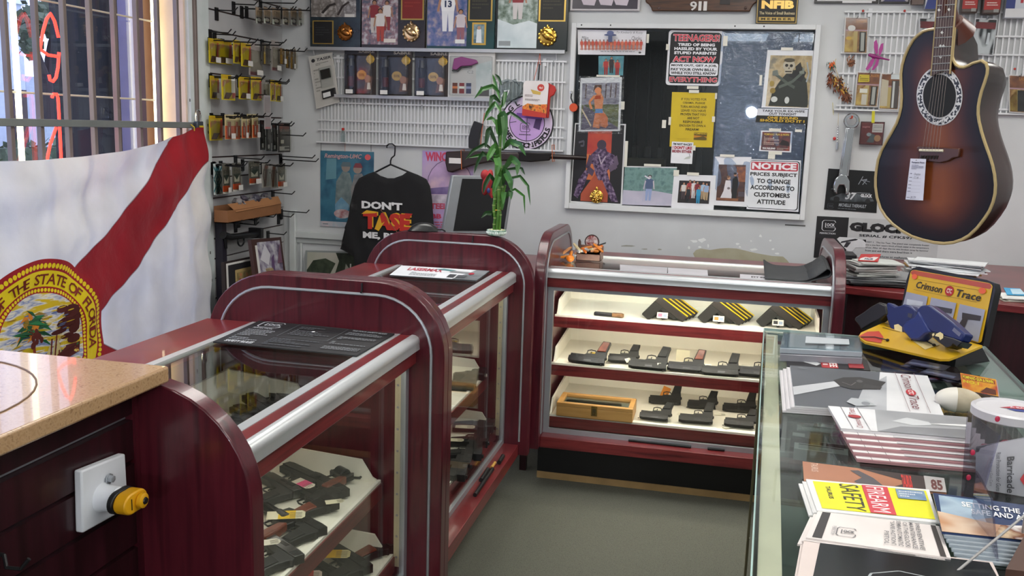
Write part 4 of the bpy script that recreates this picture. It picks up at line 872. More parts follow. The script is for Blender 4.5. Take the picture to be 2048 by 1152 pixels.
L += [('e', .49, .78, .09, .05, '#4a5478'), ('e', .49, .86, .05, .09, '#56608a'), ('r', .46, .5, .52, .76, '#4a5478'), ('t', 'Miko', .07, .58, .17, .72, {'s': .3}, '#26262a'), ('t', 'Charles', .8, .58, .94, .74, {'s': .3}, '#26262a'), ('t', 'To Kimberly & Rusty', .58, .82, .96, .93, {'s': .3}, '#6a6a70'), ('lines', .35, .08, .85, .16, 1, '#8a8a90'), ('e', .93, .08, .02, .04, '#444'), ('l', [(.04, .2), (.96, .24)], .02, '#9a4a3a')]
wsign('cheer_banner', 'white printed strip with a row of small red figures, top left of the window', 'sign', [(1155, 59), (1293, 61), (1290, 110), (1156, 109)], L)
wsign('photo', 'small photo of people in red on teal, under the figure strip', 'photo', [(1197, 112), (1248, 112), (1246, 151), (1197, 149)], [('r', 0, 0, 1, 1, BL('#3f7480', '#57909a', s=20, r=.3))]+fig(.3, .0, .85, 1.25, '#a02e2c', '#8a2624')+fig(.52, .1, .85, 1.25, '#2a2426', '#1c1a1c')+fig(.76, .0, .8, 1.25, '#a02e2c', '#8a2624'), '#c8c8c8', rough=.25)
wsign('photo', 'photo of a woman posing in orange, in a clear sleeve on the window', 'photo', [(1161, 156), (1244, 154), (1240, 262), (1157, 263)],
      [('r', .05, .03, .95, .9, BL('#7a7488', '#94909c', '#6a6474', s=16, r=.25)), ('r', .05, .03, .95, .5, BL('#4a5238', '#6a6e44', s=22, r=.25)), ('p', [(.1, .5), (.95, .06), (.95, .03), (.05, .03)], BL('#5c5468', '#3c3448', s=14)), ('l', [(.06, .42), (.3, .1)], .03, '#c8b090')]+[('l', [(x, .62), (x+.01, .88)], .03, '#4a3434') for x in (.14, .5, .62, .74, .86)]+
      [('p', [(.36, .08), (.5, .05), (.52, .3), (.62, .22), (.72, .12), (.66, .06), (.5, .1)], '#b8683c'), ('p', [(.34, .08), (.48, .06), (.56, .4), (.4, .42)], '#c07040'), ('p', [(.56, .12), (.7, .1), (.7, .25), (.56, .4), (.46, .34)], '#b06034'), ('p', [(.38, .34), (.58, .34), (.56, .42), (.4, .42)], '#4a78a8'), ('p', [(.38, .42), (.56, .42), (.58, .62), (.5, .74), (.34, .66)], '#c47a4a'), ('p', [(.36, .6), (.52, .6), (.5, .68), (.38, .66)], '#b04a2a'), ('e', .44, .76, .08, .06, '#c07c52'), ('p', [(.32, .74), (.42, .84), (.52, .8), (.5, .86), (.36, .86)], '#4a3020'), ('l', [(.36, .66), (.24, .55), (.3, .42)], .05, '#c07a4c')], '#d8d6da', d=.003, rough=.25)
m = MB(); q = QY([(1158, 152), (1249, 152), (1244, 268), (1154, 266)], GYW-.006); m.hexa([p+V((0, -.001, 0)) for p in q], q, GL('#f6f8f8', .08, 1.5, .9)); m.build('clear_sleeve', label='clear glossy sleeve over the photo of the woman in orange', cat='sleeve')
PUR = BL('#33283c', '#5c4c66', '#8a7890', s=60, r=.2)
wsign('poster', 'black poster with a red banner and a hulking dark warrior figure, lower left of window', 'poster', [(1150, 246), (1252, 248), (1244, 411), (1140, 405)],
      [('r', .02, .02, .97, .985, '#121016'), ('r', .27, .3, .74, .985, BL('#a03634', '#b8503a', s=9, r=.3)), ('r', .27, .3, .74, .62, BL('#b8623c', '#c8784a', s=9, r=.3)), ('p', [(.2, .03), (.2, .12), (.46, .38), (.62, .38), (.72, .14), (.72, .03)], '#a0482e'),
       ('p', [(.3, .5), (.36, .62), (.46, .68), (.5, .74), (.62, .74), (.66, .66), (.8, .62), (.9, .52), (.84, .44), (.74, .46), (.68, .42), (.74, .3), (.84, .18), (.92, .04), (.8, .04), (.7, .16), (.6, .3), (.52, .3), (.46, .38), (.4, .5)], PUR), ('e', .55, .74, .09, .06, '#3a3040'), ('p', [(.06, .1), (.14, .3), (.26, .42), (.34, .4), (.24, .2), (.14, .06)], PUR), ('l', [(.1, .76), (.2, .78), (.2, .72), (.14, .72)], .025, '#4a4852'), ('l', [(.36, .6), (.3, .44), (.42, .38)], .08, '#4c3c54'), ('l', [(.82, .6), (.86, .5), (.72, .44)], .08, '#5c4c60'), ('l', [(.5, .62), (.56, .5), (.64, .6)], .02, '#a898a8')], '#c9cacb', d=-.0002 if False else .0)
c = PY(1193, 393, GYW-.012); m = MB(); rg = random.Random(2); m.lathe([(.036, -.004), (.036, .002), (.030, .006), (.0, .009)], GOLD, 22, c, Matrix.Rotation(math.pi/2, 3, 'X'))
for k in range(60):
    a = rg.uniform(0, 6.28); r = rg.uniform(0, .032); m.ell((c.x+r*math.cos(a), c.y-.007, c.z+r*math.sin(a)), (.005, .005, .005), C(rg.choice(['#c9a04a', '#7a5420', '#e0c070']), .25, 1.), 6, 4)
m.ell((c.x, c.y-.004, c.z+.04), (.008, .004, .014), GOLD, 8, 5); m.build('gold_medal', label='round ornate gold medal at the foot of the warrior poster', cat='medal')
wt = '#dcdce0'
wsign('teen_sign', 'black and white sign addressed to teenagers, top middle of the window', 'sign', [(1338, 60), (1449, 62), (1440, 172), (1331, 170)],
      [('p', [(a, b) for a, b in rounded(.92, .93, .07, 5, .04, .035)], '#141316'), ('t', 'TEENAGERS!', .085, .80, .93, .935, {'b': .05}, '#e8dadc'), ('t', 'TEENAGERS!', .09, .805, .925, .93, {'b': .03}, '#c23848'), ('t', 'TIRED OF BEING', .18, .715, .85, .77, {'b': .05}, wt), ('t', 'HASSLED BY YOUR', .12, .64, .90, .695, {'b': .05}, wt), ('t', 'STUPID PARENTS?', .12, .565, .89, .62, {'b': .05}, wt), ('t', 'ACT NOW', .10, .425, .89, .535, {'b': .07}, '#e8dadc'), ('t', 'ACT NOW', .11, .43, .88, .53, {'b': .045}, '#c23848'),
       ('p', rounded(.88, .23, .04, 5, .06, .18), '#dcdde2'), ('t', 'MOVE OUT, GET A JOB,', .085, .335, .915, .385, {'b': .04}, '#17171a'), ('t', 'PAY YOUR OWN BILLS...', .08, .265, .915, .315, {'b': .04}, '#17171a'), ('t', 'WHILE YOU STILL KNOW', .085, .20, .91, .25, {'b': .04}, '#17171a'), ('t', 'EVERYTHING', .06, .06, .94, .155, {'b': .05}, '#e8dadc'), ('t', 'EVERYTHING', .065, .065, .935, .15, {'b': .03}, '#c23848')], '#d5d6da', .002, rc=.06, rough=.35)
yt = '#4a4410'
lines_ = [('IF YOU VOTED FOR', .22, .80), ('OBAMA, PLEASE', .26, .77), ('TURN AROUND AND', .21, .82), ('LEAVE! YOU HAVE', .23, .80), ('PROVEN THAT YOU', .22, .81), ('ARE NOT', .38, .66), ('RESPONSIBLE', .29, .74), ('ENOUGH TO OWN A', .21, .82), ('FIREARM!', .36, .67)]
wsign('yellow_notice', 'yellow printed notice taped under the teenagers sign', 'sign', [(1344, 184), (1432, 186), (1424, 295), (1339, 293)],
      [('t', a, b, .875-.069*i-.02, c_, .875-.069*i+.024, {'b': .012}, yt) for i, (a, b, c_) in enumerate(lines_)]+[('r', .56, .135, .86, .27, '#5a4a14'), ('t', 'POMPANO', .57, .235, .85, .265, {'b': .02}, '#c8a818'), ('p', [(.56, .17), (.7, .19), (.78, .21), (.86, .17), (.86, .2), (.56, .22)], '#b87a18'), ('lines', .16, .145, .46, .155, 1, '#a89018')], '#c4aa10', rough=.45)
wsign('note', 'small white note with red lettering below the yellow notice', 'note', [(1344, 283), (1387, 285), (1384, 328), (1341, 326)],
      [('t', "I'M NOT RACIST", .06, .84, .95, .95, {'b': .05}, '#26262c'), ('t', "I DON'T LIKE", .05, .66, .95, .81, {'b': .06}, '#a42838'), ('t', 'BIDEN EITHER', .04, .5, .95, .63, {'b': .05}, '#8a2432'), ('p', [(.6, .2), (.9, .25), (.85, .36), (.7, .3)], '#b4b8b0'), ('l', [(.84, .46), (.9, .3)], .02, '#4a4a50')], d=.003)
wsign('wedding_photo', 'matted photo of a bride and groom, left of the notice sign', 'photo', [(1430, 313), (1503, 314), (1499, 414), (1422, 410)],
      [('r', .12, .1, .86, .84, BL('#2c1814', '#4a2a1e', '#3a1e18', s=26, r=.25)), ('r', .62, .5, .86, .8, BL('#5a2e16', '#8a4a20', s=40, r=.25)), ('p', [(.2, .11), (.3, .3), (.34, .52), (.48, .52), (.5, .3), (.56, .11)], '#cdc8cc'), ('e', .42, .57, .045, .035, '#b88868'), ('e', .4, .595, .04, .025, '#6a4428'), ('e', .43, .36, .04, .025, '#6a6064'), ('p', [(.52, .11), (.52, .55), (.56, .6), (.64, .6), (.68, .5), (.64, .11)], '#0e0d12'), ('e', .585, .64, .04, .035, '#a87a60'), ('e', .58, .66, .04, .02, '#1c1412'), ('r', .69, .2, .86, .3, '#4a4048'), ('r', .14, .11, .7, .16, BL('#6a3a22', '#8a5430', s=20))], '#d6d6da', rough=.3)
wsign('group_photo', 'matted photo of a group of guests, left of the bride and groom', 'photo', [(1348, 349), (1432, 351), (1427, 420), (1342, 416)],
      [('r', .14, .17, .88, .83, BL('#140f14', '#281a1c', s=20, r=.25))]+sum([fig(x, .18+dy, h, 1.25, a, b, '#a87a62') for x, dy, h, a, b in ((.26, .1, .5, '#c8c4c0', '#3a3036'), (.4, .12, .55, '#9a2c34', '#6a2028'), (.5, .14, .52, '#d0ccd0', '#c8c4c8'), (.58, .12, .52, '#7a1e2c', '#2a2028'), (.72, .12, .5, '#9ab4cc', '#a89070'), (.8, .1, .5, '#8aa0c0', '#a08868'), (.38, .02, .45, '#1a2028', '#141820'), (.62, .0, .48, '#2a90b8', '#2080a8'))], []), '#d6d6da', d=.003, rough=.3)
wsign('outdoor_photo', 'faded photo of a man aiming outdoors, right of the warrior poster', 'photo', [(1250, 332), (1354, 334), (1346, 412), (1244, 409)],
      [('r', .0, .0, 1, .97, BL('#4a6a6c', '#6c8c88', '#587874', s=26, r=.3)), ('p', [(0, 0), (1, 0), (1, .3), (.6, .38), (.3, .36), (0, .38)], BL('#b4b0c0', '#a4a2b4', s=10, r=.3))]+fig(.5, .12, .66, 1.35, '#4a5a78', '#8a9ac0', '#b8b0b8', w=1.1)+[('l', [(.5, .68), (.4, .76)], .03, '#d0ccd8'), ('l', [(.4, .1), (.42, .6)], .012, '#a8a8c0')], '#c8c9cc', d=.0015, rough=.3)
nt_ = '#17171a'
wsign('notice_sign', 'white and red notice sign about changing prices, lower right of the window', 'sign', [(1501, 318), (1602, 321), (1597, 424), (1493, 418)],
      [('p', rounded(.985, .955, .06, 5, .0, .025), '#1a1a1e'), ('p', rounded(.965, .93, .055, 5, .0, .037), '#d8dade'), ('p', rounded(.93, .165, .03, 4, .02, .785), '#b03040'), ('t', 'NOTICE', .04, .805, .92, .935, {'b': .05}, '#e0dade'), ('t', 'PRICES SUBJECT', .02, .655, .94, .745, {'b': .035}, nt_), ('t', 'TO CHANGE', .16, .53, .82, .62, {'b': .035}, nt_), ('t', 'ACCORDING TO', .04, .40, .90, .49, {'b': .035}, nt_), ('t', 'CUSTOMERS', .12, .26, .82, .35, {'b': .035}, nt_), ('t', 'ATTITUDE', .19, .12, .74, .21, {'b': .035}, nt_)], '#d0d2d6', .002, d=.001, rough=.35)
YB = BL('#8a7448', '#a89468', '#6a6450', s=18, r=.2)
wsign('poster', 'framed print of a hooded skeleton figure holding crossed pistols, right of the window', 'poster', [(1535, 100), (1627, 101), (1618, 218), (1523, 215)],
      [('r', .08, .02, .985, .91, YB), ('p', [(.14, .03), (.2, .28), (.36, .5), (.5, .64), (.72, .68), (.9, .5), (.96, .2), (.96, .03)], '#2c302c'), ('p', [(.5, .56), (.78, .72), (.88, .62), (.8, .46)], '#1e2020'), ('e', .5, .74, .13, .1, '#b0a894'), ('p', [(.42, .6), (.58, .6), (.6, .7), (.4, .7)], '#b0a894'), ('e', .45, .74, .035, .026, '#1c1814'), ('e', .55, .735, .035, .026, '#1c1814'), ('p', [(.49, .68), (.52, .68), (.505, .72)], '#1c1814'), ('r', .43, .625, .57, .645, '#2a241c'), ('e', .5, .83, .12, .035, '#4a4434'), ('l', [(.2, .6), (.52, .42), (.66, .36)], .05, '#4c544c'), ('l', [(.8, .62), (.6, .46), (.32, .36)], .05, '#545c54'), ('p', [(.16, .56), (.3, .56), (.26, .66), (.16, .64)], '#6a7068'), ('p', [(.74, .6), (.84, .6), (.84, .7), (.72, .68)], '#747a70'), ('p', [(.66, .62), (.8, .66), (.74, .8), (.64, .72)], '#23221e'), ('l', [(.88, .8), (.94, .6), (.9, .46)], .03, '#9aa0a0'), ('e', .2, .3, .06, .05, '#8a7438'), ('e', .17, .42, .05, .05, '#9a8444'), ('e', .25, .15, .07, .05, '#c8ccc8'), ('e', .52, .14, .05, .06, '#c0c4c0')], '#cfd0d2', d=.003, rough=.25)
wsign('bumper_sticker', 'white and black sticker about an ex wife, below the skeleton print', 'sticker', [(1515, 217), (1616, 219), (1614, 248), (1511, 244)],
      [('r', 0, 0, 1, .5, '#1c1b14'), ('t', 'TAKE YOUR EX-WIFE', .1, .77, .94, .93, {'b': .03}, '#2a2a30'), ('t', 'OUT TONIGHT', .24, .55, .78, .73, {'b': .03}, '#2a2a30'), ('t', 'ONE ROUND', .22, .27, .82, .45, {'b': .04}, '#c8a42c'), ('t', 'SHOULD DO IT !', .08, .06, .95, .25, {'b': .04}, '#c8a42c')], '#d4d6dc', d=.0045)
wsign('shop_card', 'small dark red business card with yellow heading, below the sticker', 'card', [(1522, 261), (1585, 263), (1582, 305), (1518, 302)],
      [('r', .05, .06, .95, .94, BL('#5a1a18', '#3a1416', '#7a2a1a', s=26, r=.3)), ('t', 'POMPANO GUN & PAWN', .12, .78, .9, .88, {'b': .02}, '#c8a83c'), ('lines', .12, .32, .6, .74, 6, '#c0a090'), ('p', [(.6, .35), (.7, .6), (.9, .5), (.92, .3)], '#1c1416'), ('t', '954.968.8949', .1, .1, .5, .2, {'b': .03}, '#e0dada'), ('lines', .55, .1, .92, .2, 2, '#b09a90')], '#d4d5da', d=.001)
tapes([(1293, 68, 1298, 86), (1446, 72, 1455, 92), (1332, 88, 1338, 100), (1374, 172, 1397, 178), (1378, 180, 1398, 186), (1430, 186, 1434, 198), (1424, 233, 1430, 244), (1337, 234, 1342, 250), (1242, 203, 1249, 219), (1193, 150, 1240, 154), (1562, 95, 1586, 101), (1519, 150, 1524, 171), (1538, 257, 1562, 263), (1537, 302, 1564, 309), (1536, 309, 1550, 318), (1440, 309, 1469, 314), (1374, 345, 1398, 351), (1288, 328, 1322, 333), (1249, 282, 1255, 334), (1347, 340, 1358, 352), (1384, 291, 1391, 301), (1590, 259, 1604, 264), (1324, 240, 1332, 256)], .0065)
# clear film over the right half of the pane
m = MB(); rg = random.Random(12); a, b = PY(1449, 62, WY), PY(1628, 62, WY); zb = PY(1440, 400, WY).z
ph = [rg.uniform(0, 6) for _ in range(8)]
m.grid(lambda u, v: V((a.x-.012+(b.x-a.x+.01)*u, WY-.0002-.0012*(1+math.sin(u*31+ph[0]+3*math.sin(v*9+ph[1])))*(.5+.5*math.sin(v*23+ph[2]+2*u)), zb+(a.z-zb)*v)), 40, 50, FILM()); m.build('plastic_film', label='clear crinkled plastic film over the right half of the window', cat='film', solid=.0)
# orange whistle hanging at the window frame edge
t = thing('orange_fob', 'orange round fob on a black loop at the left window frame', 'key fob', PY(1147, 222, WY-.045))
m = MB(); c = PY(1147, 215, WY-.045); m.lathe([(.004, -.008), (.021, -.008), (.023, 0), (.021, .008), (.004, .008)], C('#c8481c', .4), 18, c, Matrix.Rotation(math.pi/2, 3, 'X')); m.build('fob', t)
m = MB(); m.tube([PY(1143, 188, WY-.042), PY(1142, 196, WY-.045), PY(1146, 206, WY-.047)], .004, BLACK, 8); m.build('strap', t)
m = MB(); p = PY(1143, 185, WY-.036); m.tube([p+V((.007*math.cos(k*.6), 0, .007*math.sin(k*.6))) for k in range(10)], .0015, CHROME, 6, close=True); m.build('ring', t)
m = MB(); m.tube([p+V((0, .006, .007)), V((p.x, WY, p.z+.008))], .002, STEEL, 6); m.build('pin', t)
# above the window
sheet('picture', 'dark framed picture with white shirts, cut by the top edge left of the wooden sign', 'picture', wq(1142, -60, 1281, 21, WY-.02), [('r', .03, .04, .97, .97, BL('#2c2430', '#3a3240', s=8, r=.3))]+[('p', [(.1+x, .3), (.14+x, .14), (.3+x, .12), (.33+x, .3), (.3+x, .8), (.12+x, .8)], '#c8bcc6') for x in (.05, .3, .52)], '#bdb7ba', .018, eps=.0005, rough=.3)
t = thing('wooden_sign', 'carved brown wooden board with white numerals, above the window', 'sign', PY(1400, 20, WY-.03))
P_ = lambda x, y: PY(x, y, WY-.03)
o_ = [(1291, -70), (1291, 4), (1297, 8), (1302, 15), (1304, 22), (1500, 23), (1503, 15), (1508, 8), (1514, 4), (1516, -70)]
m = MB(); F = [P_(x, y) for x, y in o_]; n = len(F); WD = BL('#3c2416', '#54341f', '#2c1a10', s=6, r=.35, stretch=(.6, 6, 9)); m.add(F+[p+V((0, .028, 0)) for p in F], [tuple(range(n)), tuple(range(2*n-1, n-1, -1))]+[(i, i+n, (i+1) % n+n, (i+1) % n) for i in range(n)], WD); m.build('board', t, bevel=.005)
for i, ch in enumerate('911'):
    x0 = (1380, 1397, 1407)[i]; x1 = (1394, 1403, 1414)[i]; q = wq(x0, 3, x1, 21.5, WY-.031); fn, n_ = quadmap(q, .0004); vs, fs, _ = glyph(ch, .02); m = MB(); m.add([fn(a, b, 14) for a, b in vs], fs, C('#d8d4d0', .4)); m.add([fn(a, b, 1) for a, b in vs], fs, C('#8a8480', .4)); m.build('numeral', t, label='white house numeral '+ch, flat=True)
m = MB(); p = P_(1450, 4); m.box(p.x-.025, p.y-.006, p.z-.012, p.x+.025, p.y, p.z+.1, C('#1c1210', .4)); m.build('inset_plate', t)
for x in (1318, 1491):
    m = MB(); p = P_(x, 16); m.lathe([(.008, -.001), (.008, .004), (.003, .006)], C('#3a2014', .4), 10, p, Matrix.Rotation(math.pi/2, 3, 'X')); m.build('screw_cap', t)
gk = '#c8a45a'
sheet('member_plaque', 'black plaque with raised gold letters, top right above the window', 'plaque', QY([(1514, -8), (1598, -8), (1594, 48), (1511, 47)], WY-.034), [('r', .02, .02, .98, .98, '#b89a50'), ('r', .04, .04, .96, .96, '#17140f'), ('t', 'NFIB', .12, .54, .9, .84, {'b': .06}, C(gk, .3, .6)), ('t', 'The Voice of Small Business', .08, .33, .93, .44, {'b': .02}, '#c8b890'), ('r', .07, .1, .93, .24, '#b89a50'), ('t', 'M E M B E R', .13, .13, .86, .21, {'b': .03}, '#241c10')], '#17140f', .012, eps=.0004, rough=.35)
sheet('picture', 'black framed white certificate, cut by the top edge beside the gold lettered plaque', 'picture', wq(1632, -70, 1760, 6, WY-.02), [('r', .04, .05, .96, .97, '#c9cccb'), ('r', .44, .0, .9, .05, '#d8d8d8')], '#1c1614', .018, rough=.35)
sheet('picture', 'dark framed print behind the guitar neck, cut by the top edge', 'picture', wq(1763, -70, 1822, 7, WY-.02), [('r', .04, .05, .96, .97, '#a8a4a8'), ('p', [(.1, .05), (.5, .3), (.9, .05)], '#3a3a60')], '#1c1614', .018, rough=.35)
# ================================================================ right half of the back wall
RYP = WY-.03
def hangpack(name, label, px, layers, base, group=None, Y=RYP, hook=True, th=.012, rough=.3, hookcol=STEEL):
    q = QY(px, Y); c = (q[0]+q[1])/2
    t = thing(name, label, 'blister pack', (q[2]+q[3])/2, group)
    sheet('card', None, None, q, layers, base, th*.3, parent=t, rough=rough)
    fn, n = quadmap(q); m = MB(); F = [fn(.03, .03), fn(.97, .03), fn(.97, .97), fn(.03, .97)]; m.hexa([p+n*.002 for p in F], [p+n*th for p in F], GL('#f6f8f8', .07, 1.45)); m.build('blister', t, bevel=.003)
    if hook:
        m = MB(); p = c+V((0, 0, -.006)); m.tube([V((p.x, WY-.012, p.z+.004)), p+V((0, -.03, .0)), p+V((0, -.04, .008))], .0022, hookcol, 6); m.build('hanger_hook', label='small steel hook carrying '+('the '+label)[:60].rsplit(' ', 1)[0] if False else 'small hook carrying one laser pack on the right rack', cat='hook', group='pack hooks on the right rack')
    return t, fn, n
TN = BL('#a8743c', '#8a5a34', '#c09858', s=20, r=.3)
laser = lambda v: [('r', .05, .03, .95, .97, TN), ('p', [(.05, .62), (.95, .62), (.95, .97), (.05, .97)], BL('#6a3c2c', '#9a5c34', s=24)), ('t', 'LASER', .5, .86, .93, .94, {'b': .03}, '#c8803c'), ('r', .4, .05, .56, .66, '#c8ac6c'), ('r', .64, .05, .9, .6, '#2c2420'), ('r', .7, .08, .84, .58, '#b8b4ac'), ('p', [(.05, .4), (.4, .6), (.4, .05), (.05, .05)], BL('#d0b060', '#8a5830', s=18)), ('r', .05, .62, .95, .66, '#b08a90')]+v
hangpack('laser_pack', 'tan laser pack hung alone near the top corner of the right rack', [(1690, 34), (1738, 35), (1735, 108), (1686, 107)], laser([('e', .3, .7, .16, .08, '#d8d4d0'), ('e', .2, .42, .12, .05, '#c8a030')]), '#c8c6c4')
hangpack('laser_pack', 'tan laser pack with a yellow sticker, below the magenta dragonfly', [(1714, 143), (1763, 145), (1755, 215), (1708, 213)], laser([('p', [(.08, .7), (.54, .72), (.52, .92), (.1, .92)], '#d0b830'), ('lines', .14, .74, .5, .88, 3, '#5a4c10'), ('r', .18, .4, .5, .52, '#e0dcd0'), ('r', .28, .06, .5, .36, '#c8c0b0')]), '#c8c6c4')
hangpack('laser_pack', 'pale laser pack partly behind the guitar body', [(1762, 146), (1803, 147), (1797, 221), (1757, 219)], laser([('r', .5, .84, .96, .97, '#d8dcdc'), ('p', [(.06, .1), (.4, .1), (.4, .8), (.06, .84)], '#c0b49c'), ('r', .56, .06, .92, .8, '#4c4440'), ('r', .62, .06, .72, .78, '#c8c8c4')]), '#c8c6c4')
hangpack('laser_pack', 'tan laser pack at the right frame edge', [(2017, 149), (2060, 151), (2058, 228), (2018, 225)], laser([('r', .42, .05, .8, .6, '#1c1a1a')]), '#c8c6c4')
zb_ = BL('#d4d4d6', '#1c1c20', s=22, r=.3, stretch=(1, 1, .35), lo=.46, hi=.54, detail=1)
for i, (px, lab) in enumerate((([(1838, 35), (1880, 36), (1880, 110), (1838, 109)], 'zebra striped pack behind the guitar neck'), ([(1950, 36), (1996, 38), (1986, 112), (1942, 109)], 'zebra striped pack right of the guitar shoulder'))):
    hangpack('zebra_pack', lab, px, [('r', .05, .03, .95, .97, zb_), ('r', .06, .72, .94, .9, BL('#8a2028', '#5a181c', s=12)), ('p', [(.6, .3), (.74, .3), (.74, .62), (.64, .62)], '#dcdce0')], '#c4c4c8')
# bottles and boxes along the top of the rack
for i, (x0, x1, y1, c1, c2, lab) in enumerate(((1924, 1958, 27, '#4a3c38', '#a02c28', 'red banded dark tin hung left at the top of the right rack'), (1967, 2004, 29, '#4a3c38', '#a02c28', 'red banded dark tin hung right at the top of the right rack'))):
    q = wq(x0, -45, x1, y1, WY-.06); t = thing('hanging_tin', lab, 'tin', ((q[0].x+q[1].x)/2, WY-.06, q[2].z)); r = (q[1].x-q[0].x)/2; c = (q[0].x+q[1].x)/2; z = q[2].z; h = q[0].z-z
    m = MB(); m.box(c-r, WY-.07, z, c+r, WY-.02, z+h, C('#4e4440', .4)); m.build('body', t, bevel=.008)
    m = MB(); print_on(m, quadmap([p+V((0, -.011, 0)) for p in q])[0], [('r', .06, .12, .94, .5, '#9a2a26'), ('lines', .2, .22, .8, .34, 2, '#d8c8c0'), ('r', .6, .05, .88, .14, '#8a8a86')]); m.build('label', t, flat=True)
    m = MB(); m.tube([(c, WY-.015, z+h*.9), (c, WY-.045, z+h+.01), (c, WY-.045, z+h)], .003, STEEL); m.build('hanger', t)
q = wq(2014, -50, 2060, 36, WY-.055); t = thing('flag_pack', 'red white and blue pack at the top right corner of the rack', 'blister pack', (q[2].x, WY-.055, q[2].z))
sheet('card', None, None, q, [('r', 0, .2, .4, 1, '#2c3a78'), ('r', .4, .2, 1, 1, '#c0c4cc'), ('r', .62, .35, .74, .8, '#b02c34'), ('r', .5, .62, .95, .72, '#b02c34'), ('r', .0, .02, .95, .22, '#d4d4d6')], '#b8bcc4', .04, parent=t, rough=.35)
q = wq(1853, -50, 1898, 18, WY-.055); t = thing('flag_pack', 'blue and white roll pack behind the guitar neck at the top', 'blister pack', (q[2].x, WY-.055, q[2].z))
sheet('card', None, None, q, [('p', [(0, 0), (.5, 0), (1, .4), (1, 1), (.3, 1)], '#2c3a78'), ('r', .1, .3, .4, .9, '#c8ccd4')], '#b8bcc4', .04, parent=t, rough=.35)
m = MB(); q = wq(1826, -50, 1850, 9, WY-.055); m.hexa([p+V((0, .03, 0)) for p in q], q, C('#5a4a44', .4)); m.build('small_tin', label='small brown tin hung left of the guitar neck at the top', cat='tin')
# red push pins on the rack
for x, y in ((1726, 22), (1809, 22), (2029, 138)):
    m = MB(); p = PY(x, y, WY-.02); m.lathe([(.004, 0), (.006, .006), (.003, .012)], C('#c83a2c', .4), 10, p, Matrix.Rotation(math.pi/2, 3, 'X')); m.build('red_clip', label='tiny red clip on the right wire rack', cat='clip', group='tiny red clips on the right rack')
# magenta dragonfly
t = thing('dragonfly', 'magenta dragonfly ornament clipped above the yellow stickered laser pack', 'ornament', PY(1752, 138, WY-.05))
DF = C('#8a1c6c', .35); P_ = lambda x, y, d=0: PY(x, y, WY-.05+d)
m = MB(); m.tube([P_(1738, 109), P_(1746, 112), P_(1754, 114), P_(1766, 117), P_(1779, 120)], [.006, .011, .008, .005, .003], DF, 10); m.ell(P_(1740, 110), (.009, .008, .008), DF, 10, 6); m.build('body', t)
for pts in ([(1752, 110), (1748, 96), (1748, 84), (1753, 79), (1756, 90), (1756, 106)], [(1757, 111), (1758, 98), (1762, 88), (1767, 86), (1766, 98), (1761, 110)], [(1746, 114), (1738, 126), (1731, 138), (1735, 141), (1744, 132), (1751, 116)], [(1753, 116), (1750, 128), (1743, 140), (1748, 140), (1756, 130), (1759, 117)]):
    m = MB(); F = [P_(x, y, .004*(i % 2)) for i, (x, y) in enumerate(pts)]; n = len(F); m.add(F+[p+V((0, .0015, 0)) for p in F], [tuple(range(n-1, -1, -1)), tuple(range(n, 2*n))]+[(i, (i+1) % n, (i+1) % n+n, i+n) for i in range(n)], C('#a02a80', .3)); m.build('wing', t)
m = MB(); m.tube([P_(1754, 114), PY(1754, 110, WY-.013)], .002, STEEL, 6); m.build('clip', t)
# feathered roach clip bundle
t = thing('feather_charm', 'bundle of orange and brown feathers hanging left of the laser packs', 'charm', PY(1685, 205, WY-.03))
rg = random.Random(21)
for nm, cx, cy, sx, sy, n_, cols, d0 in (('feathers', 1676, 165, 12, 22, 260, ['#8a3c1c', '#c89a3c', '#4a2c1c', '#d8c8a8', '#6a4a2c', '#2c2018'], (.4, 1)), ('feathers', 1700, 128, 7, 9, 80, ['#8a5a3c', '#a06a4c', '#6a4430'], (.6, -1)), ('feathers', 1692, 190, 9, 9, 110, ['#5a3426', '#7a4a34', '#8a5a40'], (.3, 1)), ('feathers', 1662, 128, 5, 8, 60, ['#c8501c', '#3a6a5c', '#d86a2c', '#2c4a44'], (.2, 1)), ('feathers', 1660, 158, 4, 12, 60, ['#8a4a2c', '#5a3020'], (0, 1))):
    m = MB()
    for k in range(n_):
        x, y = rg.gauss(cx, sx*.45), rg.gauss(cy, sy*.45)
        if nm == 'feathers' and cy == 165: x += (y-165)*.55
        p = PY(x, y, WY-.03+rg.gauss(0, .008)); l = rg.uniform(.012, .032); d = V((rg.gauss(d0[0], .5), rg.gauss(0, .4), -d0[1]+rg.gauss(0, .4))).normalized()*l; sd = d.cross(V((0, 1, .2))).normalized()*rg.uniform(.001, .004)
        m.poly([p, p+d*.5+sd, p+d, p+d*.5-sd], C(rg.choice(cols), .7))
    m.build(nm, t, kind='stuff', flat=True)
m = MB(); m.tube([PY(1672, 118, WY-.013), PY(1670, 122, WY-.03), PY(1672, 140, WY-.03), PY(1690, 190, WY-.03)], .0018, C('#c8b48a'), 6); m.tube([PY(1665, 205, WY-.03), PY(1667, 230, WY-.028)], .001, C('#c8b82c'), 5); m.build('cord', t)
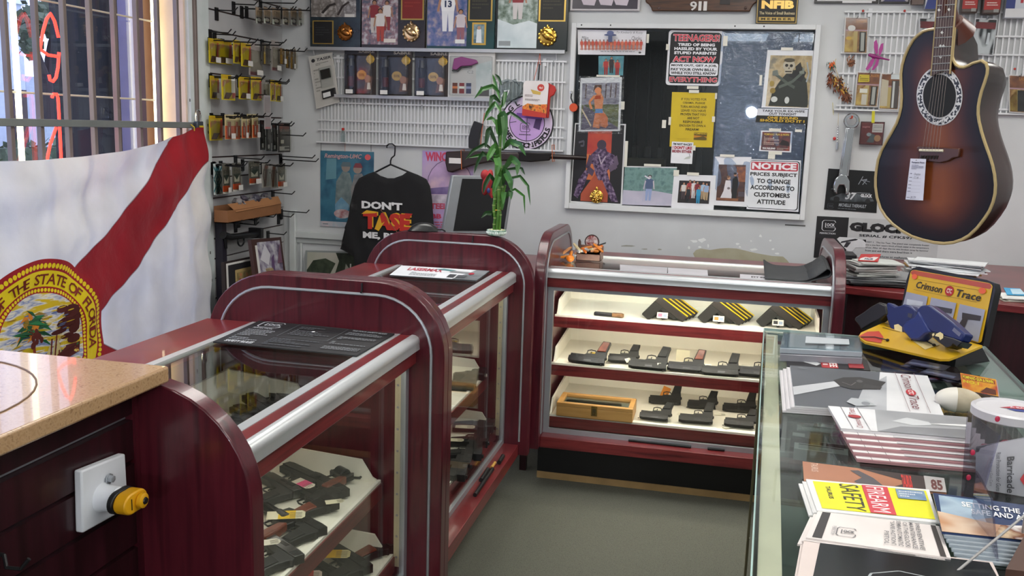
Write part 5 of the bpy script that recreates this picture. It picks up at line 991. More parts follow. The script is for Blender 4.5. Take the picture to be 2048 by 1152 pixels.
# giant wrench
t = thing('wrench', 'big chrome combination wrench hanging on the wall beside the guitar', 'wrench', PY(1690, 390, WY-.04))
P_ = lambda x, y: PY(x, y, WY-.045)
CB = C('#b9bcc0', .12, 1., .03)
c = P_(1703, 242); RX = Matrix.Rotation(math.pi/2, 3, 'X'); pr = [(.034, -.011), (.038, -.006), (.038, .006), (.034, .011), (.024, .011), (.0225, .006), (.0225, -.006), (.024, -.011), (.034, -.011)]
m = MB(); vs = []; fs = []; N = 24
for r, z in pr[:-1]:
    for q in range(N): a = q*6.28319/N; rr = r*(1+(.05*math.cos(a*12) if r < .026 else 0)); vs.append(c+V((rr*math.cos(a), z, rr*math.sin(a))))
for i in range(8):
    for q in range(N): fs.append((i*N+q, i*N+(q+1) % N, ((i+1) % 8)*N+(q+1) % N, ((i+1) % 8)*N+q))
m.add(vs, fs, CB); m.build('ring_end', t)
m = MB(); A_, B_ = P_(1700, 256), P_(1687, 352); d = (B_-A_).normalized(); sd = d.cross(V((0, 1, 0))).normalized()
for w0, w1, y0, y1 in ((.020, .024, -.006, .006), (.013, .016, -.0085, .0085)):
    m.hexa([A_-sd*w0+V((0, y0, 0)), A_+sd*w0+V((0, y0, 0)), A_+sd*w0+V((0, y1, 0)), A_-sd*w0+V((0, y1, 0))], [B_-sd*w1+V((0, y0, 0)), B_+sd*w1+V((0, y0, 0)), B_+sd*w1+V((0, y1, 0)), B_-sd*w1+V((0, y1, 0))], CB)
m.build('shank', t, bevel=.002)
o_ = [(1681, 348), (1693, 350), (1699, 362), (1699, 378), (1697, 388), (1690, 390), (1691, 378), (1687, 370), (1679, 370), (1675, 378), (1674, 389), (1668, 384), (1666, 372), (1670, 358)]
m = MB(); F = [P_(x, y)+V((0, -.009, 0)) for x, y in o_]; n = len(F); m.add(F+[p+V((0, .018, 0)) for p in F], [tuple(range(n-1, -1, -1)), tuple(range(n, 2*n))]+[(i, (i+1) % n, (i+1) % n+n, i+n) for i in range(n)], CB); m.build('open_end', t, bevel=.004)
m = MB(); p = P_(1703, 236); m.tube([V((p.x, WY, p.z)), p+V((0, -.02, 0)), p+V((0, -.024, .01))], .004, C('#c84a34', .4), 8); m.build('wall_hook', label='red tipped hook carrying the chrome wrench', cat='hook')
# little chain and tag
t = thing('charm_chain', 'short silver chain with a red bead hanging left of the wrench', 'charm', PY(1674, 296, WY-.012))
m = MB()
for k in range(9): m.ell(PY(1676-.2*k, 253+k*5, WY-.01), (.0035, .003, .006), CHROME, 8, 5)
m.tube([PY(1675, 285, WY-.01), PY(1674, 299, WY-.01)], .006, STEEL, 8); m.build('chain', t)
m = MB(); m.ell(PY(1669, 277, WY-.012), (.008, .005, .009), C('#b02a2a', .3), 10, 6); m.build('bead', t)
m = MB(); m.tube([PY(1676, 253, WY-.01), PY(1677, 226, WY-.013)], .0008, C('#c8b070'), 5); m.build('string', t)
# red carded pack on a yellow ribbon
t, fn, n = hangpack('carded_pack', 'small red card pack hung on a yellow ribbon, left of the guitar', [(1722, 243), (1770, 244), (1765, 291), (1718, 289)], [('r', .04, .04, .96, .96, BL('#4a1418', '#7a1c22', s=8)), ('r', .5, .55, .94, .92, '#c4bcb8'), ('lines', .54, .6, .9, .86, 4, '#8a8480'), ('p', [(.3, .12), (.5, .5), (.66, .42), (.6, .1)], '#4c5458'), ('e', .75, .3, .14, .14, '#a87a54'), ('e', .38, .45, .1, .08, '#8a9498'), ('t', 'sight', .08, .72, .4, .82, {}, '#c88a8a')], '#38181c', hook=False)
m = MB(); q = [PY(x, y, WY-.033) for x, y in ((1744, 222), (1750, 222), (1749, 246), (1743, 246))]; m.hexa([p+V((0, .002, 0)) for p in q], q, C('#c8c020', .5)); m.build('ribbon', t)
# posters low on the right
sheet('poster', 'black poster with a white racing car drawing, behind the wrench', 'poster', QY([(1657, 337), (1757, 343), (1753, 426), (1648, 419)], WY-.003),
      [('p', [(.1, .3), (.3, .42), (.6, .44), (.9, .36), (.94, .28), (.5, .22), (.1, .24)], BL('#2c3034', '#5a6066', s=30, r=.3)), ('t', '37', .38, .28, .6, .46, {'b': .04, 's': .25}, '#c8ccd0'), ('t', 'GLOCK', .68, .36, .9, .44, {'b': .05}, '#d8dade'), ('lines', .6, .44, .86, .48, 1, '#8a9096'), ('e', .22, .27, .06, .07, '#1c1e20'), ('e', .82, .27, .05, .06, '#1c1e20'), ('p', [(.08, .5), (.2, .6), (.24, .5)], '#4a4e54'), ('l', [(.62, .66), (.7, .86)], .015, '#8a9098'), ('l', [(.7, .66), (.78, .8), (.66, .76)], .015, '#8a9098'), ('l', [(.78, .68), (.68, .78), (.84, .74)], .012, '#8a9098'), ('t', 'MICHELLE THERIAULT', .27, .1, .8, .18, {'b': .02, 's': .2}, '#9aa0a6'), ('lines', .26, .04, .8, .07, 1, '#6a7076')]+logo_g(.06, .04, .17, .16, '#4a4e54'), '#111215', .0015, rough=.3)
bn = [('r', 0, 0, .265, 1, '#121216'), ('r', .265, 0, 1, 1, '#b2b4b5')]+logo_g(.05, .66, .16, .91, '#d4d6da')+[('t', 'PERFECTION', .035, .58, .165, .62, {'b': .02}, '#c4c6ca'),
      ('t', 'GLOCK', .275, .68, .78, .9, {'b': .09}, '#141418'), ('t', 'SERIAL # CFK597', .36, .56, .8, .625, {'b': .03}, '#24242a'), ('t', 'TEST 1   The Ice Test. The pistol was completely frozen', .42, .42, .93, .465, {'b': .01}, '#44464c'), ('t', 'into a one foot square block of fresh water in the temperature', .42, .355, .93, .40, {'b': .01}, '#44464c'), ('t', 'of ice. After 60 days the ice was broken away by hammer', .42, .29, .93, .335, {'b': .01}, '#44464c'), ('t', 'from and still there were fired from it', .42, .225, .8, .27, {'b': .01}, '#44464c'), ('t', 'no failures or malfunctions', .5, .1, .8, .145, {'b': .01}, '#44464c'),
      ('p', [(.18, .48), (.2, .53), (.33, .53), (.42, .46), (.42, .32), (.34, .3), (.3, .16), (.24, .3)], '#c8cacc'), ('p', [(.21, .38), (.34, .47), (.355, .5), (.33, .51), (.22, .43)], '#2a2a30'), ('p', [(.24, .3), (.27, .29), (.3, .42), (.26, .42)], '#26262c'), ('p', [(.39, .5), (.42, .5), (.42, .43)], '#1c1c20')]
sheet('banner', 'black and grey pistol banner with big letters, behind the paper piles', 'poster', QY([(1634, 432), (1880, 444), (1872, 530), (1627, 515)], WY-.002), bn, '#c4c6c6', .0012)
m = MB(); p = PY(1880, 488, WY); m.box(p.x-.012, WY-.001, p.z-.004, p.x+.012, WY, p.z+.004, C('#1c1c1e')); m.box(PY(1570, 449, WY).x, WY-.001, PY(1570, 451, WY).z, PY(1611, 451, WY).x, WY, PY(1570, 449, WY).z+.002, C('#5a5a58')); m.build('wall_marks', label='small dark scuff marks on the wall beside the banner', cat='marks', kind='stuff')
# ================================================================ state flag hung on the grille
FY, FZ, FW, FH = 2.90, .72, 1.175, .76
def sag(s):
    a = max(0., min(1., (s+1.22)/2.36)); return .02-.125*math.sin(math.pi*a)**.8*(1 if a < 1 else 0)
def flag(s, t, k=0):
    a = (t+FH)/(2*FH); f = a**1.5
    z = FZ+t+sag(s)*f
    pull = math.exp(-((s-1.12)/.5)**2)*a
    x = -2.438+.010*math.sin(9*s+2.5*t)*(1-.5*a)+.005*math.sin(27*s-9*t+1)+.006*math.sin(48*s+21*t)*(s > .2)*(1-a)+.017*math.sin(22*(t-s*.22))*f+.008*math.sin(14*(t+.55*s)+.5)*pull
    if s > .78: x += .010*math.sin((s-.78)*34)*(1-a*.6)
    y = FY+s*(1-.012*a*a)+.01*math.sin(6*t)*(s > .9)
    return V((x+k*.0009, y, z))
mt, nt, b = _new('flag_cloth')
uv = nt.nodes.new('ShaderNodeUVMap'); sep = nt.nodes.new('ShaderNodeSeparateXYZ'); nt.links.new(uv.outputs[0], sep.inputs[0])
def mth(op, a, b_=None, c=None):
    n = nt.nodes.new('ShaderNodeMath'); n.operation = op
    for i, v in enumerate((a, b_, c)):
        if v is None: continue
        if isinstance(v, (int, float)): n.inputs[i].default_value = v
        else: nt.links.new(v, n.inputs[i])
    return n.outputs[0]
S_, T_ = sep.outputs[0], sep.outputs[1]
hyp = math.hypot(FW, FH)
d1 = mth('ABSOLUTE', mth('SUBTRACT', mth('MULTIPLY', S_, FH/hyp), mth('MULTIPLY', T_, FW/hyp)))
d2 = mth('ABSOLUTE', mth('ADD', mth('MULTIPLY', S_, FH/hyp), mth('MULTIPLY', T_, FW/hyp)))
red = mth('LESS_THAN', mth('MINIMUM', d1, d2), .13)
seam = mth('MULTIPLY', mth('LESS_THAN', mth('ABSOLUTE', mth('SUBTRACT', mth('MINIMUM', d1, d2), .13)), .0035), .55)
nz = _noise(nt, 5.); wr = _ramp(nt, nz.outputs['Fac'], [(.3, lin('#d2cfca')), (.7, lin('#e4e1dc'))])
nz2 = _noise(nt, 4.); rr = _ramp(nt, nz2.outputs['Fac'], [(.3, lin('#86141e')), (.7, lin('#9c1a24'))])
def mixc(f, a, b_):
    n = nt.nodes.new('ShaderNodeMix'); n.data_type = 'RGBA'
    for s_, v in ((0, f), (6, a), (7, b_)):
        if isinstance(v, tuple): n.inputs[s_].default_value = (*v, 1)
        elif isinstance(v, (int, float)): n.inputs[s_].default_value = v
        else: nt.links.new(v, n.inputs[s_])
    return n.outputs[2]
cc = mixc(red, wr.outputs['Color'], rr.outputs['Color']); cc = mixc(seam, cc, tuple(lin('#5a3038')))
R_ = mth('SQRT', mth('ADD', mth('MULTIPLY', S_, S_), mth('MULTIPLY', T_, T_)))
an = mth('ARCTAN2', T_, S_)
def dots(r0, rad, n):
    fr_ = mth('SUBTRACT', mth('FRACT', mth('MULTIPLY', an, n/(2*math.pi))), .5)
    dx = mth('MULTIPLY', fr_, 2*math.pi*r0/n); dy = mth('MULTIPLY', mth('SUBTRACT', R_, r0), .8)
    return mth('LESS_THAN', mth('SQRT', mth('ADD', mth('MULTIPLY', dx, dx), mth('MULTIPLY', dy, dy))), rad)
YEL = tuple(lin('#e2c412')); SR = tuple(lin('#96161c'))
cc = mixc(mth('LESS_THAN', R_, .362), cc, SR)
cc = mixc(dots(.334, .0088, 104), cc, YEL)
cc = mixc(mth('LESS_THAN', R_, .314), cc, YEL); cc = mixc(mth('LESS_THAN', R_, .248), cc, SR); cc = mixc(dots(.234, .0062, 96), cc, YEL)
nz3 = _noise(nt, 9., (1, 1, 5)); sky = _ramp(nt, nz3.outputs['Fac'], [(.42, lin('#c8a818')), (.5, lin('#d8d0b8')), (.6, lin('#7c86a0')), (.66, lin('#d8cfae'))])
cc = mixc(mth('LESS_THAN', R_, .222), cc, sky.outputs['Color'])
nt.links.new(cc, b.inputs['Base Color']); b.inputs['Roughness'].default_value = .85; b.inputs['Sheen Weight'].default_value = .15
nzb = _noise(nt, 7., (1, 1, .8), 5); bp = nt.nodes.new('ShaderNodeBump'); bp.inputs['Strength'].default_value = .5; bp.inputs['Distance'].default_value = .05; nt.links.new(nzb.outputs['Fac'], bp.inputs['Height']); nt.links.new(bp.outputs['Normal'], b.inputs['Normal'])
tl = nt.nodes.new('ShaderNodeBsdfTranslucent'); nt.links.new(cc, tl.inputs['Color']); mx = nt.nodes.new('ShaderNodeMixShader'); mx.inputs[0].default_value = .42
nt.links.new(b.outputs[0], mx.inputs[1]); nt.links.new(tl.outputs[0], mx.inputs[2]); nt.links.new(mx.outputs[0], nt.nodes['Material Output'].inputs['Surface'])
ft = thing('state_flag', 'large white flag with red diagonal cross and round state seal, hung on the grille', 'flag', (-2.45, FY, 0))
NU, NV = 190, 110
m = MB(); st = [(-FW+2*FW*i/NU, -FH+2*FH*j/NV) for j in range(NV+1) for i in range(NU+1)]
m.grid(lambda u, v: flag(-FW+2*FW*u, -FH+2*FH*v), NU, NV, mt)
fo = m.build('cloth', ft, angle=180)
ul = fo.data.uv_layers.new(name='UVMap')
for lp in fo.data.loops: ul.data[lp.index].uv = st[lp.vertex_index]
m = MB(); INK = C('#6a1c14', .8); DKB = C('#4c1410', .8); GR = C('#1c6a3c', .8); GRD_ = C('#0e4a2c', .8); OR_ = C('#c8781c', .8)
ff = lambda a, b_, k=3: flag(a, b_, k)
def sub_poly(pts, mat, k=3): m.poly([ff(a, b_, k) for a, b_ in pts], mat)
arc_text(m, ff, 'GREAT SEAL OF THE STATE OF FLORIDA', (0, 0), .258, .045, 216, -14, C('#7a2418', .8), 4, .018)
m.build('seal_lettering', ft, label='upper round seal lettering', flat=True); m = MB()
arc_text(m, ff, 'IN GOD WE TRUST', (0, 0), .257, .046, 232, 308, C('#7a2418', .8), 4, .015, True)
m.build('seal_lettering', ft, label='lower round seal lettering', flat=True); m = MB()
rg = random.Random(6)
def ell_(cx, cy, rx, ry, mat, k=3): sub_poly([(cx+rx*math.cos(a*.6283), cy+ry*math.sin(a*.6283)) for a in range(10)], mat, k)
for cx, cy, rx, ry in ((.155, .12, .05, .03), (.12, .08, .06, .025), (.17, .06, .035, .04), (.1, .14, .035, .015), (.08, .05, .05, .012), (.17, .0, .035, .02), (.13, .02, .04, .012), (.16, .09, .05, .03)): ell_(cx, cy, rx, ry, DKB, 3)
for i in range(70):
    x, y = rg.uniform(-.15, .18), rg.uniform(-.06, .15)
    if math.hypot(x, y) < .2: ell_(x, y, rg.uniform(.012, .03), .0025, C(rg.choice(['#c8a818', '#8a6a18', '#5a6890', '#b8981c']), .8), 4)
# ground, hills, ship
sub_poly([(.02, -.07), (.08, -.05), (.13, -.02), (.2, -.02), (.19, -.06), (.12, -.08)], DKB, 5)
for i in range(26): x = rg.uniform(.04, .19); ell_(x, rg.uniform(-.065, -.025)+.1*(x-.12), .009, .005, C(rg.choice(['#c8a818', '#2c6a3c', '#8a4a1c', '#d8c060']), .8), 6)
for a, b_, c_ in (((.035, -.07), (.035, .03), .004), ((.06, -.065), (.06, .04), .004), ((.085, -.06), (.085, .0), .004)): sub_poly([(a[0]-c_, a[1]), (a[0]+c_, a[1]), (b_[0]+c_, b_[1]), (b_[0]-c_, b_[1])], INK, 6)
for pts in ([(.0, -.065), (.03, .02), (.03, -.06)], [(.04, -.05), (.055, .03), (.058, -.05)], [(.064, -.05), (.07, .03), (.1, -.04)]): sub_poly(pts, C('#d8c88a', .8), 6)
sub_poly([(.015, -.075), (.11, -.06), (.1, -.085), (.03, -.09)], DKB, 7)
# palm
sub_poly([(-.055, -.2), (-.037, -.2), (-.043, .08), (-.053, .08)], C('#7a2c14', .8), 6)
for i in range(44):
    a = rg.uniform(-.6, 3.75); l = rg.uniform(.04, .10); cx, cy = -.05+rg.gauss(0, .016), .09+rg.gauss(0, .018); w = rg.uniform(.006, .012)
    ex, ey = cx+l*math.cos(a), cy+l*math.sin(a)*.85-.01; nx, ny = -math.sin(a)*w, math.cos(a)*w
    sub_poly([(cx, cy), ((cx+ex)/2+nx, (cy+ey)/2+ny), (ex, ey-.012), ((cx+ex)/2-nx, (cy+ey)/2-ny)], rg.choice([GR, GRD_, GRD_, OR_, C('#8a6a18', .8)]), 7+i % 3)
for i in range(12): ell_(-.045+rg.gauss(0, .015), (.05)+rg.gauss(0, .015), .008, .014, C('#5a1c14', .8), 10)
# flowers and bushes low
for i in range(50):
    x, y = rg.uniform(-.19, .0), rg.uniform(-.2, -.06)
    if math.hypot(x, y) < .215: ell_(x, y, rg.uniform(.006, .013), rg.uniform(.006, .016), C(rg.choice(['#1c6a3c', '#b82838', '#d8a0a8', '#2c7a4c', '#c83a48', '#e0d8d0', '#8ab0d0']), .8), 8+i % 3)
for i in range(16):
    a = .5+i*.14; sub_poly([(.095, -.17), (.095+.07*math.cos(a)-.006, -.17+.07*math.sin(a)), (.095+.075*math.cos(a), -.17+.08*math.sin(a)), (.095+.07*math.cos(a)+.006, -.17+.07*math.sin(a))], rg.choice([GR, GRD_]), 8+i % 3)
for i in range(60):
    x, y = rg.uniform(0, .2), rg.uniform(-.2, -.09)
    if math.hypot(x, y) < .215: ell_(x, y, rg.uniform(.006, .02), .003, C(rg.choice(['#c8a818', '#d8c060', '#5a6890', '#8a8a9a', '#b8a040']), .8), 5)
m.build('seal_scene', ft, label='printed palm and ship scene of the seal', flat=True)
m = MB()
for s in (1.12, -1.12):
    p = flag(s, FH); q = V((SX+.045, p.y, 1.512)); m.tube([p+V((0, 0, -.01)), V((p.x, p.y, max(p.z, 1.50))), q], .003, C('#c8b030', .6), 6)
m.build('tie', ft)
# ================================================================ packs and hooks on the left slat wall
HX = SF
hk = C('#1a1a1c', .4, .4)
def peg(y, z, L, wide=False):
    y = max(y, 4.22)
    m = MB(); m.tube([V((HX, y, z)), V((HX+L, y, z-.004)), V((HX+L+.018, y, z+.014))], .0032, hk, 6); m.box(HX, y-.014, z-.05, HX+.006, y+.014, z+.012, hk)
    return m.build('peg_hook', label='black wire peg hook on the grey slat wall', cat='hook', group='black peg hooks on the slat wall')
CLR = GL('#efefea', .12, 1.45)
KN = {'y': 'yellow carded pack', 'yw': 'yellow carded pack with white stripe', 'o': 'slim orange carded pack', 'k': 'black magazine pouch pack', 'kc': 'black carded pack in clear wrap', 'clr': 'empty looking clear bag pack', 'dk': 'dark carded pack in clear plastic', 'am': 'narrow amber and brown pack', 'wb': 'white pack with teal crossed lines', 'ol': 'grey camouflage pack with an orange foot', 'br': 'brown strap pack', 'gy': 'clear and grey pack', 'tn': 'tan topped pack with dark foot'}
def lpack(style, x0, y0, x1, y1, off, label):
    X = HX+(off if x0 > 432 else .025); a = PX(x0, y0, X); b = PX(x1, y0, X); c = PX(x0, y1, X); dy = max(0, 4.222-(a.y+b.y)/2); a.y += dy; b.y += dy; q = [V((X, a.y, a.z)), V((X, b.y, a.z)), V((X, b.y, c.z)), V((X, a.y, c.z))]
    t = thing('blister_pack', label, 'blister pack', ((q[2]+q[3])/2), 'packs on the left slat wall')
    Y1, Y2, O1 = '#c8b41c', '#d0c42c', '#c8501c'
    L, base = [], '#8c8884'
    if style in ('y', 'yw'): base = Y1; L = [('r', .05, .86, .95, .98, BL('#a89018', '#c89c1c', s=40)), ('p', [(.05, .5), (.6, .75), (.95, .6), (.95, .84), (.05, .84)], BL('#b8a83c', '#b8685c', s=26)), ('p', [(.75, .1), (1, .1), (1, .85), (.85, .85)], '#a83c2c'), ('p', [(.1, .04), (.5, .04), (.8, .3), (.3, .3)], BL('#4a342a', '#6a4a38', s=30))] + ([('r', .7, .3, .98, 1, '#d8d8d4')] if style == 'yw' else [])
    if style == 'o': base = '#c9b98a'; L = [('r', .02, .02, .98, .55, O1), ('r', .3, .1, .7, .72, BL('#7a3c28', '#a8583c', s=30)), ('r', .1, .88, .9, .96, '#2c2a1c'), ('l', [(.45, .15), (.5, .5)], .08, '#e8e0d8')]
    if style == 'k': base = '#16161a'; L = [('r', .25, .4, .6, .85, '#4a4a4c'), ('r', .3, .08, .62, .22, '#a8aaac'), ('r', .1, .86, .9, .98, '#3c2420')]
    if style == 'kc': base = '#2c2826'; L = [('r', .1, .7, .9, .95, BL('#6a3a2c', '#3c3430', s=20)), ('r', .1, .06, .9, .2, '#b8b8b8'), ('r', .2, .3, .45, .42, '#c8c4bc'), ('r', .5, .1, .9, .18, '#2a2a2a')]
    if style == 'clr': base = '#a09894'; L = [('r', .1, .02, .9, .12, '#7a3c48'), ('e', .5, .6, .3, .2, '#b4aeaa'), ('r', .5, .9, .9, .98, '#c0bcb8')]
    if style == 'gy': base = '#8f8b86'; L = [('r', .2, .1, .5, .5, '#3a3436'), ('e', .6, .7, .25, .15, '#a8a49e')]
    if style == 'dk': base = '#4a4440'; L = [('r', .2, .05, .4, .6, '#c8a428'), ('r', .5, .1, .7, .8, '#241c1c'), ('l', [(.3, .5), (.35, .9)], .06, '#c8b880')]
    if style == 'am': base = '#5c4424'; L = [('r', .1, .05, .6, .6, '#a8801c'), ('r', .6, .05, .95, .55, '#3a1c14'), ('r', .1, .6, .9, .95, BL('#8a6a2c', '#6a5a48', s=24))]
    if style == 'wb': base = '#ccd4d4'; L = [('l', [(0, .1), (1, .5), (0, .9)], .09, '#2c6a74'), ('l', [(1, .1), (0, .5), (1, .9)], .09, '#2c6a74')]
    if style == 'ol': base = '#5c5a54'; L = [('r', .05, .03, .95, .26, '#c04818'), ('r', .05, .0, .95, .06, '#c8c4bc'), ('r', .05, .62, .95, .95, BL('#24281f', '#6a6456', s=36)), ('r', .2, .33, .8, .56, '#ccc8be'), ('p', [(.1, .6), (.5, .4), (.9, .62)], '#30382c')]
    if style == 'br': base = '#8f8a84'; L = [('p', [(.2, .05), (.5, .05), (.8, .9), (.4, .9)], '#5a3a2c'), ('l', [(.3, .1), (.1, .5), (.4, .95)], .08, '#3a2a24')]
    if style == 'tn': base = '#8a8078'; L = [('r', .03, .5, .97, .97, BL('#a08a70', '#8a7464', s=18)), ('r', .1, .04, .9, .4, '#26242c'), ('e', .5, .25, .3, .1, '#b0b0b4'), ('r', .0, .0, .25, .3, '#b8c0b8')]
    sheet('card', None, None, q, L, base, .0015, parent=t, eps=.0003)
    w = q[1].y-q[0].y; z0, z1 = q[2].z, q[0].z
    m = MB(); m.box(X+.002, q[0].y+w*.08, z0+.006, X+.014, q[1].y-w*.08, z1-(z1-z0)*.22, CLR); m.build('blister', t, bevel=.004)
    if style in ('y', 'o', 'am', 'ol', 'clr') and (int(x0) % 3 != 1):
        m = MB(); m.box(X+.0142, q[0].y+w*.45, z0+.004, X+.0147, q[0].y+w*.95, z0+.03, C('#cfccc6')); m.build('price_tag', t, label='white price sticker')
    return q
ROWS = [('top row', [('tn', 511, 13, 524, 46), ('tn', 527, 13, 541, 46), ('tn', 544, 14, 560, 48), ('tn', 565, 14, 577, 48), ('tn', 581, 15, 593, 49), ('tn', 597, 16, 609, 50), ('gy', 606, 18, 622, 44)], .10),
        ('second row', [('y', 408, 74, 428, 124), ('y', 431, 77, 463, 126), ('y', 466, 79, 480, 126), ('y', 482, 85, 501, 132), ('clr', 497, 84, 522, 150), ('dk', 524, 85, 540, 129), ('clr', 542, 80, 558, 141), ('am', 560, 96, 569, 128), ('am', 572, 98, 579, 136), ('am', 581, 98, 587, 138), ('am', 589, 97, 598, 139)], .08),
        ('third row', [('y', 410, 150, 428, 197), ('yw', 440, 148, 467, 199), ('y', 477, 153, 499, 198), ('y', 502, 153, 522, 200), ('gy', 524, 158, 538, 200), ('y', 541, 160, 549, 202), ('y', 551, 163, 562, 203)], .08),
        ('fourth row', [('y', 418, 231, 444, 281), ('o', 447, 229, 464, 279), ('o', 466, 229, 480, 279), ('o', 483, 232, 492, 277), ('o', 494, 228, 503, 277), ('o', 504, 228, 516, 276), ('k', 520, 240, 530, 300), ('k', 532, 244, 542, 302), ('k', 544, 247, 554, 303), ('kc', 556, 245, 580, 305)], .08),
        ('fifth row', [('wb', 418, 328, 430, 391), ('wb', 431, 328, 443, 391), ('ol', 444, 327, 459, 388), ('ol', 464, 326, 481, 383), ('ol', 497, 322, 519, 370), ('br', 524, 327, 539, 376), ('br', 541, 329, 553, 377), ('ol', 555, 328, 570, 376)], .07)]
for rn, items, off in ROWS:
    cnt = {}
    for i, (st_, *bx) in enumerate(items): cnt[st_] = cnt.get(st_, 0)+1
    seen = {}
    for i, (st_, x0, y0, x1, y1) in enumerate(items):
        seen[st_] = seen.get(st_, 0)+1
        lab = KN[st_]+(', '+ORD[i]+' from the post, '+rn+' on the slats')
        q = lpack(st_, x0, y0, x1, y1, off+.02*(i % 2), lab)
        peg((q[0].y+q[1].y)/2, q[0].z-.006, off+.05+.025*(i % 3))
for x, y, L in ((432, 20, .1), (466, 8, .12), (520, 5, .2), (540, 268, .2), (560, 312, .2), (575, 318, .22), (470, 315, .15), (545, 385, .12), (570, 420, .16), (556, 431, .08), (470, 446, .12), (535, 466, .1), (410, 62, .1), (428, 68, .1)):
    p = PX(x, y, HX); peg(max(4.23, min(4.96, p.y)), p.z, L)
# hanging clip strip between third and fourth rows
t = thing('clip_strip', 'grey hanging clip strip between the third and fourth pack rows', 'clip strip', PX(534, 258, HX+.14))
for k, (a, b, c, d) in enumerate(((528, 190, 541, 232), (529, 232, 542, 258))):
    q = QX([(a, b), (c, b+1), (c, d), (a, d)], HX+.15); sheet('tag_card', None, None, q, [('r', .1, .1, .9, .9, '#8a8282'), ('r', .1, .02, .9, .16, '#a8686c' if k else '#9a9696')], '#9a9494', .002, parent=t)
m = MB(); p = PX(534, 190, HX+.15); m.tube([V((HX, p.y, p.z)), p], .003, hk, 6); m.build('clip', t)
# cardboard tray resting on the pegs
BX = HX+.105
q = [PX(x, y, BX) for x, y in ((455, 421), (562, 406), (562, 428), (455, 447))]
zt, zb = (q[0].z+q[1].z)/2, (q[2].z+q[3].z)/2; y0, y1 = q[0].y, q[1].y
t = thing('cardboard_tray', 'long open brown cardboard box resting on pegs of the slat wall', 'box', (HX+.1, (y0+y1)/2, zb))
KB = C('#8a5c38', .8); KB2 = C('#7a5030', .8)
m = MB(); m.box(HX+.03, y0, zb, BX, y1, zb+.004, KB2); m.box(BX-.004, y0, zb, BX, y1, zt, KB); m.box(HX+.03, y0, zb, HX+.034, y1, zt+.02, KB2); m.box(HX+.034, y0, zb, BX-.004, y0+.004, zt, KB); m.box(HX+.034, y1-.004, zb, BX-.004, y1, zt, KB); m.build('tray', t)
m = MB(); m.hexa([V((BX, y0+.08, zt-.012)), V((BX, y1, zt-.005)), V((BX-.02, y1, zt+.035)), V((BX-.02, y0+.03, zt+.03))], [V((BX+.003, y0+.08, zt-.012)), V((BX+.003, y1, zt-.005)), V((BX-.017, y1, zt+.035)), V((BX-.017, y0+.03, zt+.03))], C('#9a6a42', .8)); m.build('flap', t)
rg = random.Random(14); m = MB()
for k in range(26): m.ell((HX+.066+rg.uniform(-.015, .015), rg.uniform(y0+.15, y1-.06), zt+.015+rg.uniform(-.02, .03)), (.018, .03, .02), C(rg.choice(['#5a5658', '#4a4450', '#8a8686', '#3a3844']), .4), 7, 4, None, .3, rg)
m.build('bagged_parts', t, label='bagged dark parts filling the box', kind='stuff', flat=True)
for y in (y0+.1, (y0+y1)/2, y1-.1): peg(y, zb-.005, .11)
# black tool with ring on the slats
t = thing('black_tool', 'long black clamp shaped tool with a ring, below the cardboard tray', 'tool', PX(480, 495, HX+.05))
PK = lambda x, y, d=.05: PX(x, y, HX+d)
m = MB(); m.tube([PK(446, 470), PK(460, 474), PK(518, 468)], [.02, .017, .015], BLACK, 10); m.box(HX+.002, PK(516, 460).y-.015, PK(516, 476).z, HX+.075, PK(516, 460).y+.015, PK(516, 456).z, BLACK); m.build('body', t)
m = MB(); m.tube([PK(450, 470), PK(451, 486), PK(452, 497)], [.012, .009, .008], BLACKM, 8); m.build('leg', t)
m = MB(); c = PK(482, 482); m.tube([c+V((.0, .032*math.cos(a*.5), .026*math.sin(a*.5))) for a in range(13)], .005, BLACKM, 6, close=True); m.build('ring', t)
m = MB(); m.tube([V((HX, PK(500, 470).y, PK(500, 470).z)), PK(500, 470)], .006, BLACKM, 6); m.build('mount', t)
# cabinet and leaning frames below
t0 = MB(); t0.box(SX+.12, 4.09, 0, SX+.50, 4.83, .60, MAHOGD); t0.build('low_cabinet', label='low dark cabinet below the slat wall holding the leaning frames', cat='cabinet')
def lean(label, pts, X0, X1, layers, base, bord):
    """frame leaning against the wall: top edge on plane X0, bottom on X1"""
    q = [PX(*pts[0], X0), PX(*pts[1], X0), PX(*pts[2], X1), PX(*pts[3], X1)]
    q[2].z = q[3].z = .602
    sheet('framed_picture', label, 'picture', q, [('r', bord, bord, 1-bord, 1-bord, '#c9c6c2')]+layers, base, .02, eps=.0005)
lean('tall dark wooden frame with a grey and purple print, leaning in the left corner', [(502, 479), (562, 474), (578, 560), (520, 566)], SX+.20, SX+.30, [('r', .16, .1, .93, .95, BL('#5c5064', '#8a8494', '#b8b6bc', s=18, r=.25)), ('p', [(.2, .7), (.4, .92), (.55, .75), (.45, .6)], '#bcbac0'), ('p', [(.5, .2), (.62, .3), (.66, .75), (.56, .7)], '#5a4468'), ('p', [(.75, .6), (.9, .9), (.92, .6)], '#6a4a5c')], '#3c2420', .09)
lean('small frame with a tan picture in a dark mount, leaning left of the tall frame', [(449, 524), (508, 512), (512, 575), (452, 585)], SX+.15, SX+.20, [('r', .1, .08, .9, .92, '#1c1a1e'), ('r', .32, .1, .96, .8, '#a08a5c'), ('r', .38, .16, .9, .74, BL('#a86a4a', '#8a7a50', '#6a5a3c', s=30)), ('t', 'Buy', .44, .5, .62, .62, {'b': .02}, '#8a2a20')], '#241a1a', .04)
m = MB(); q0 = PX(426, 436, SX+.05); m.box(SX+.02, 4.232, .0, SX+.06, 4.272, q0.z, C('#24202c', .4)); m.build('long_case', label='tall narrow dark case standing beside the window post', cat='case')
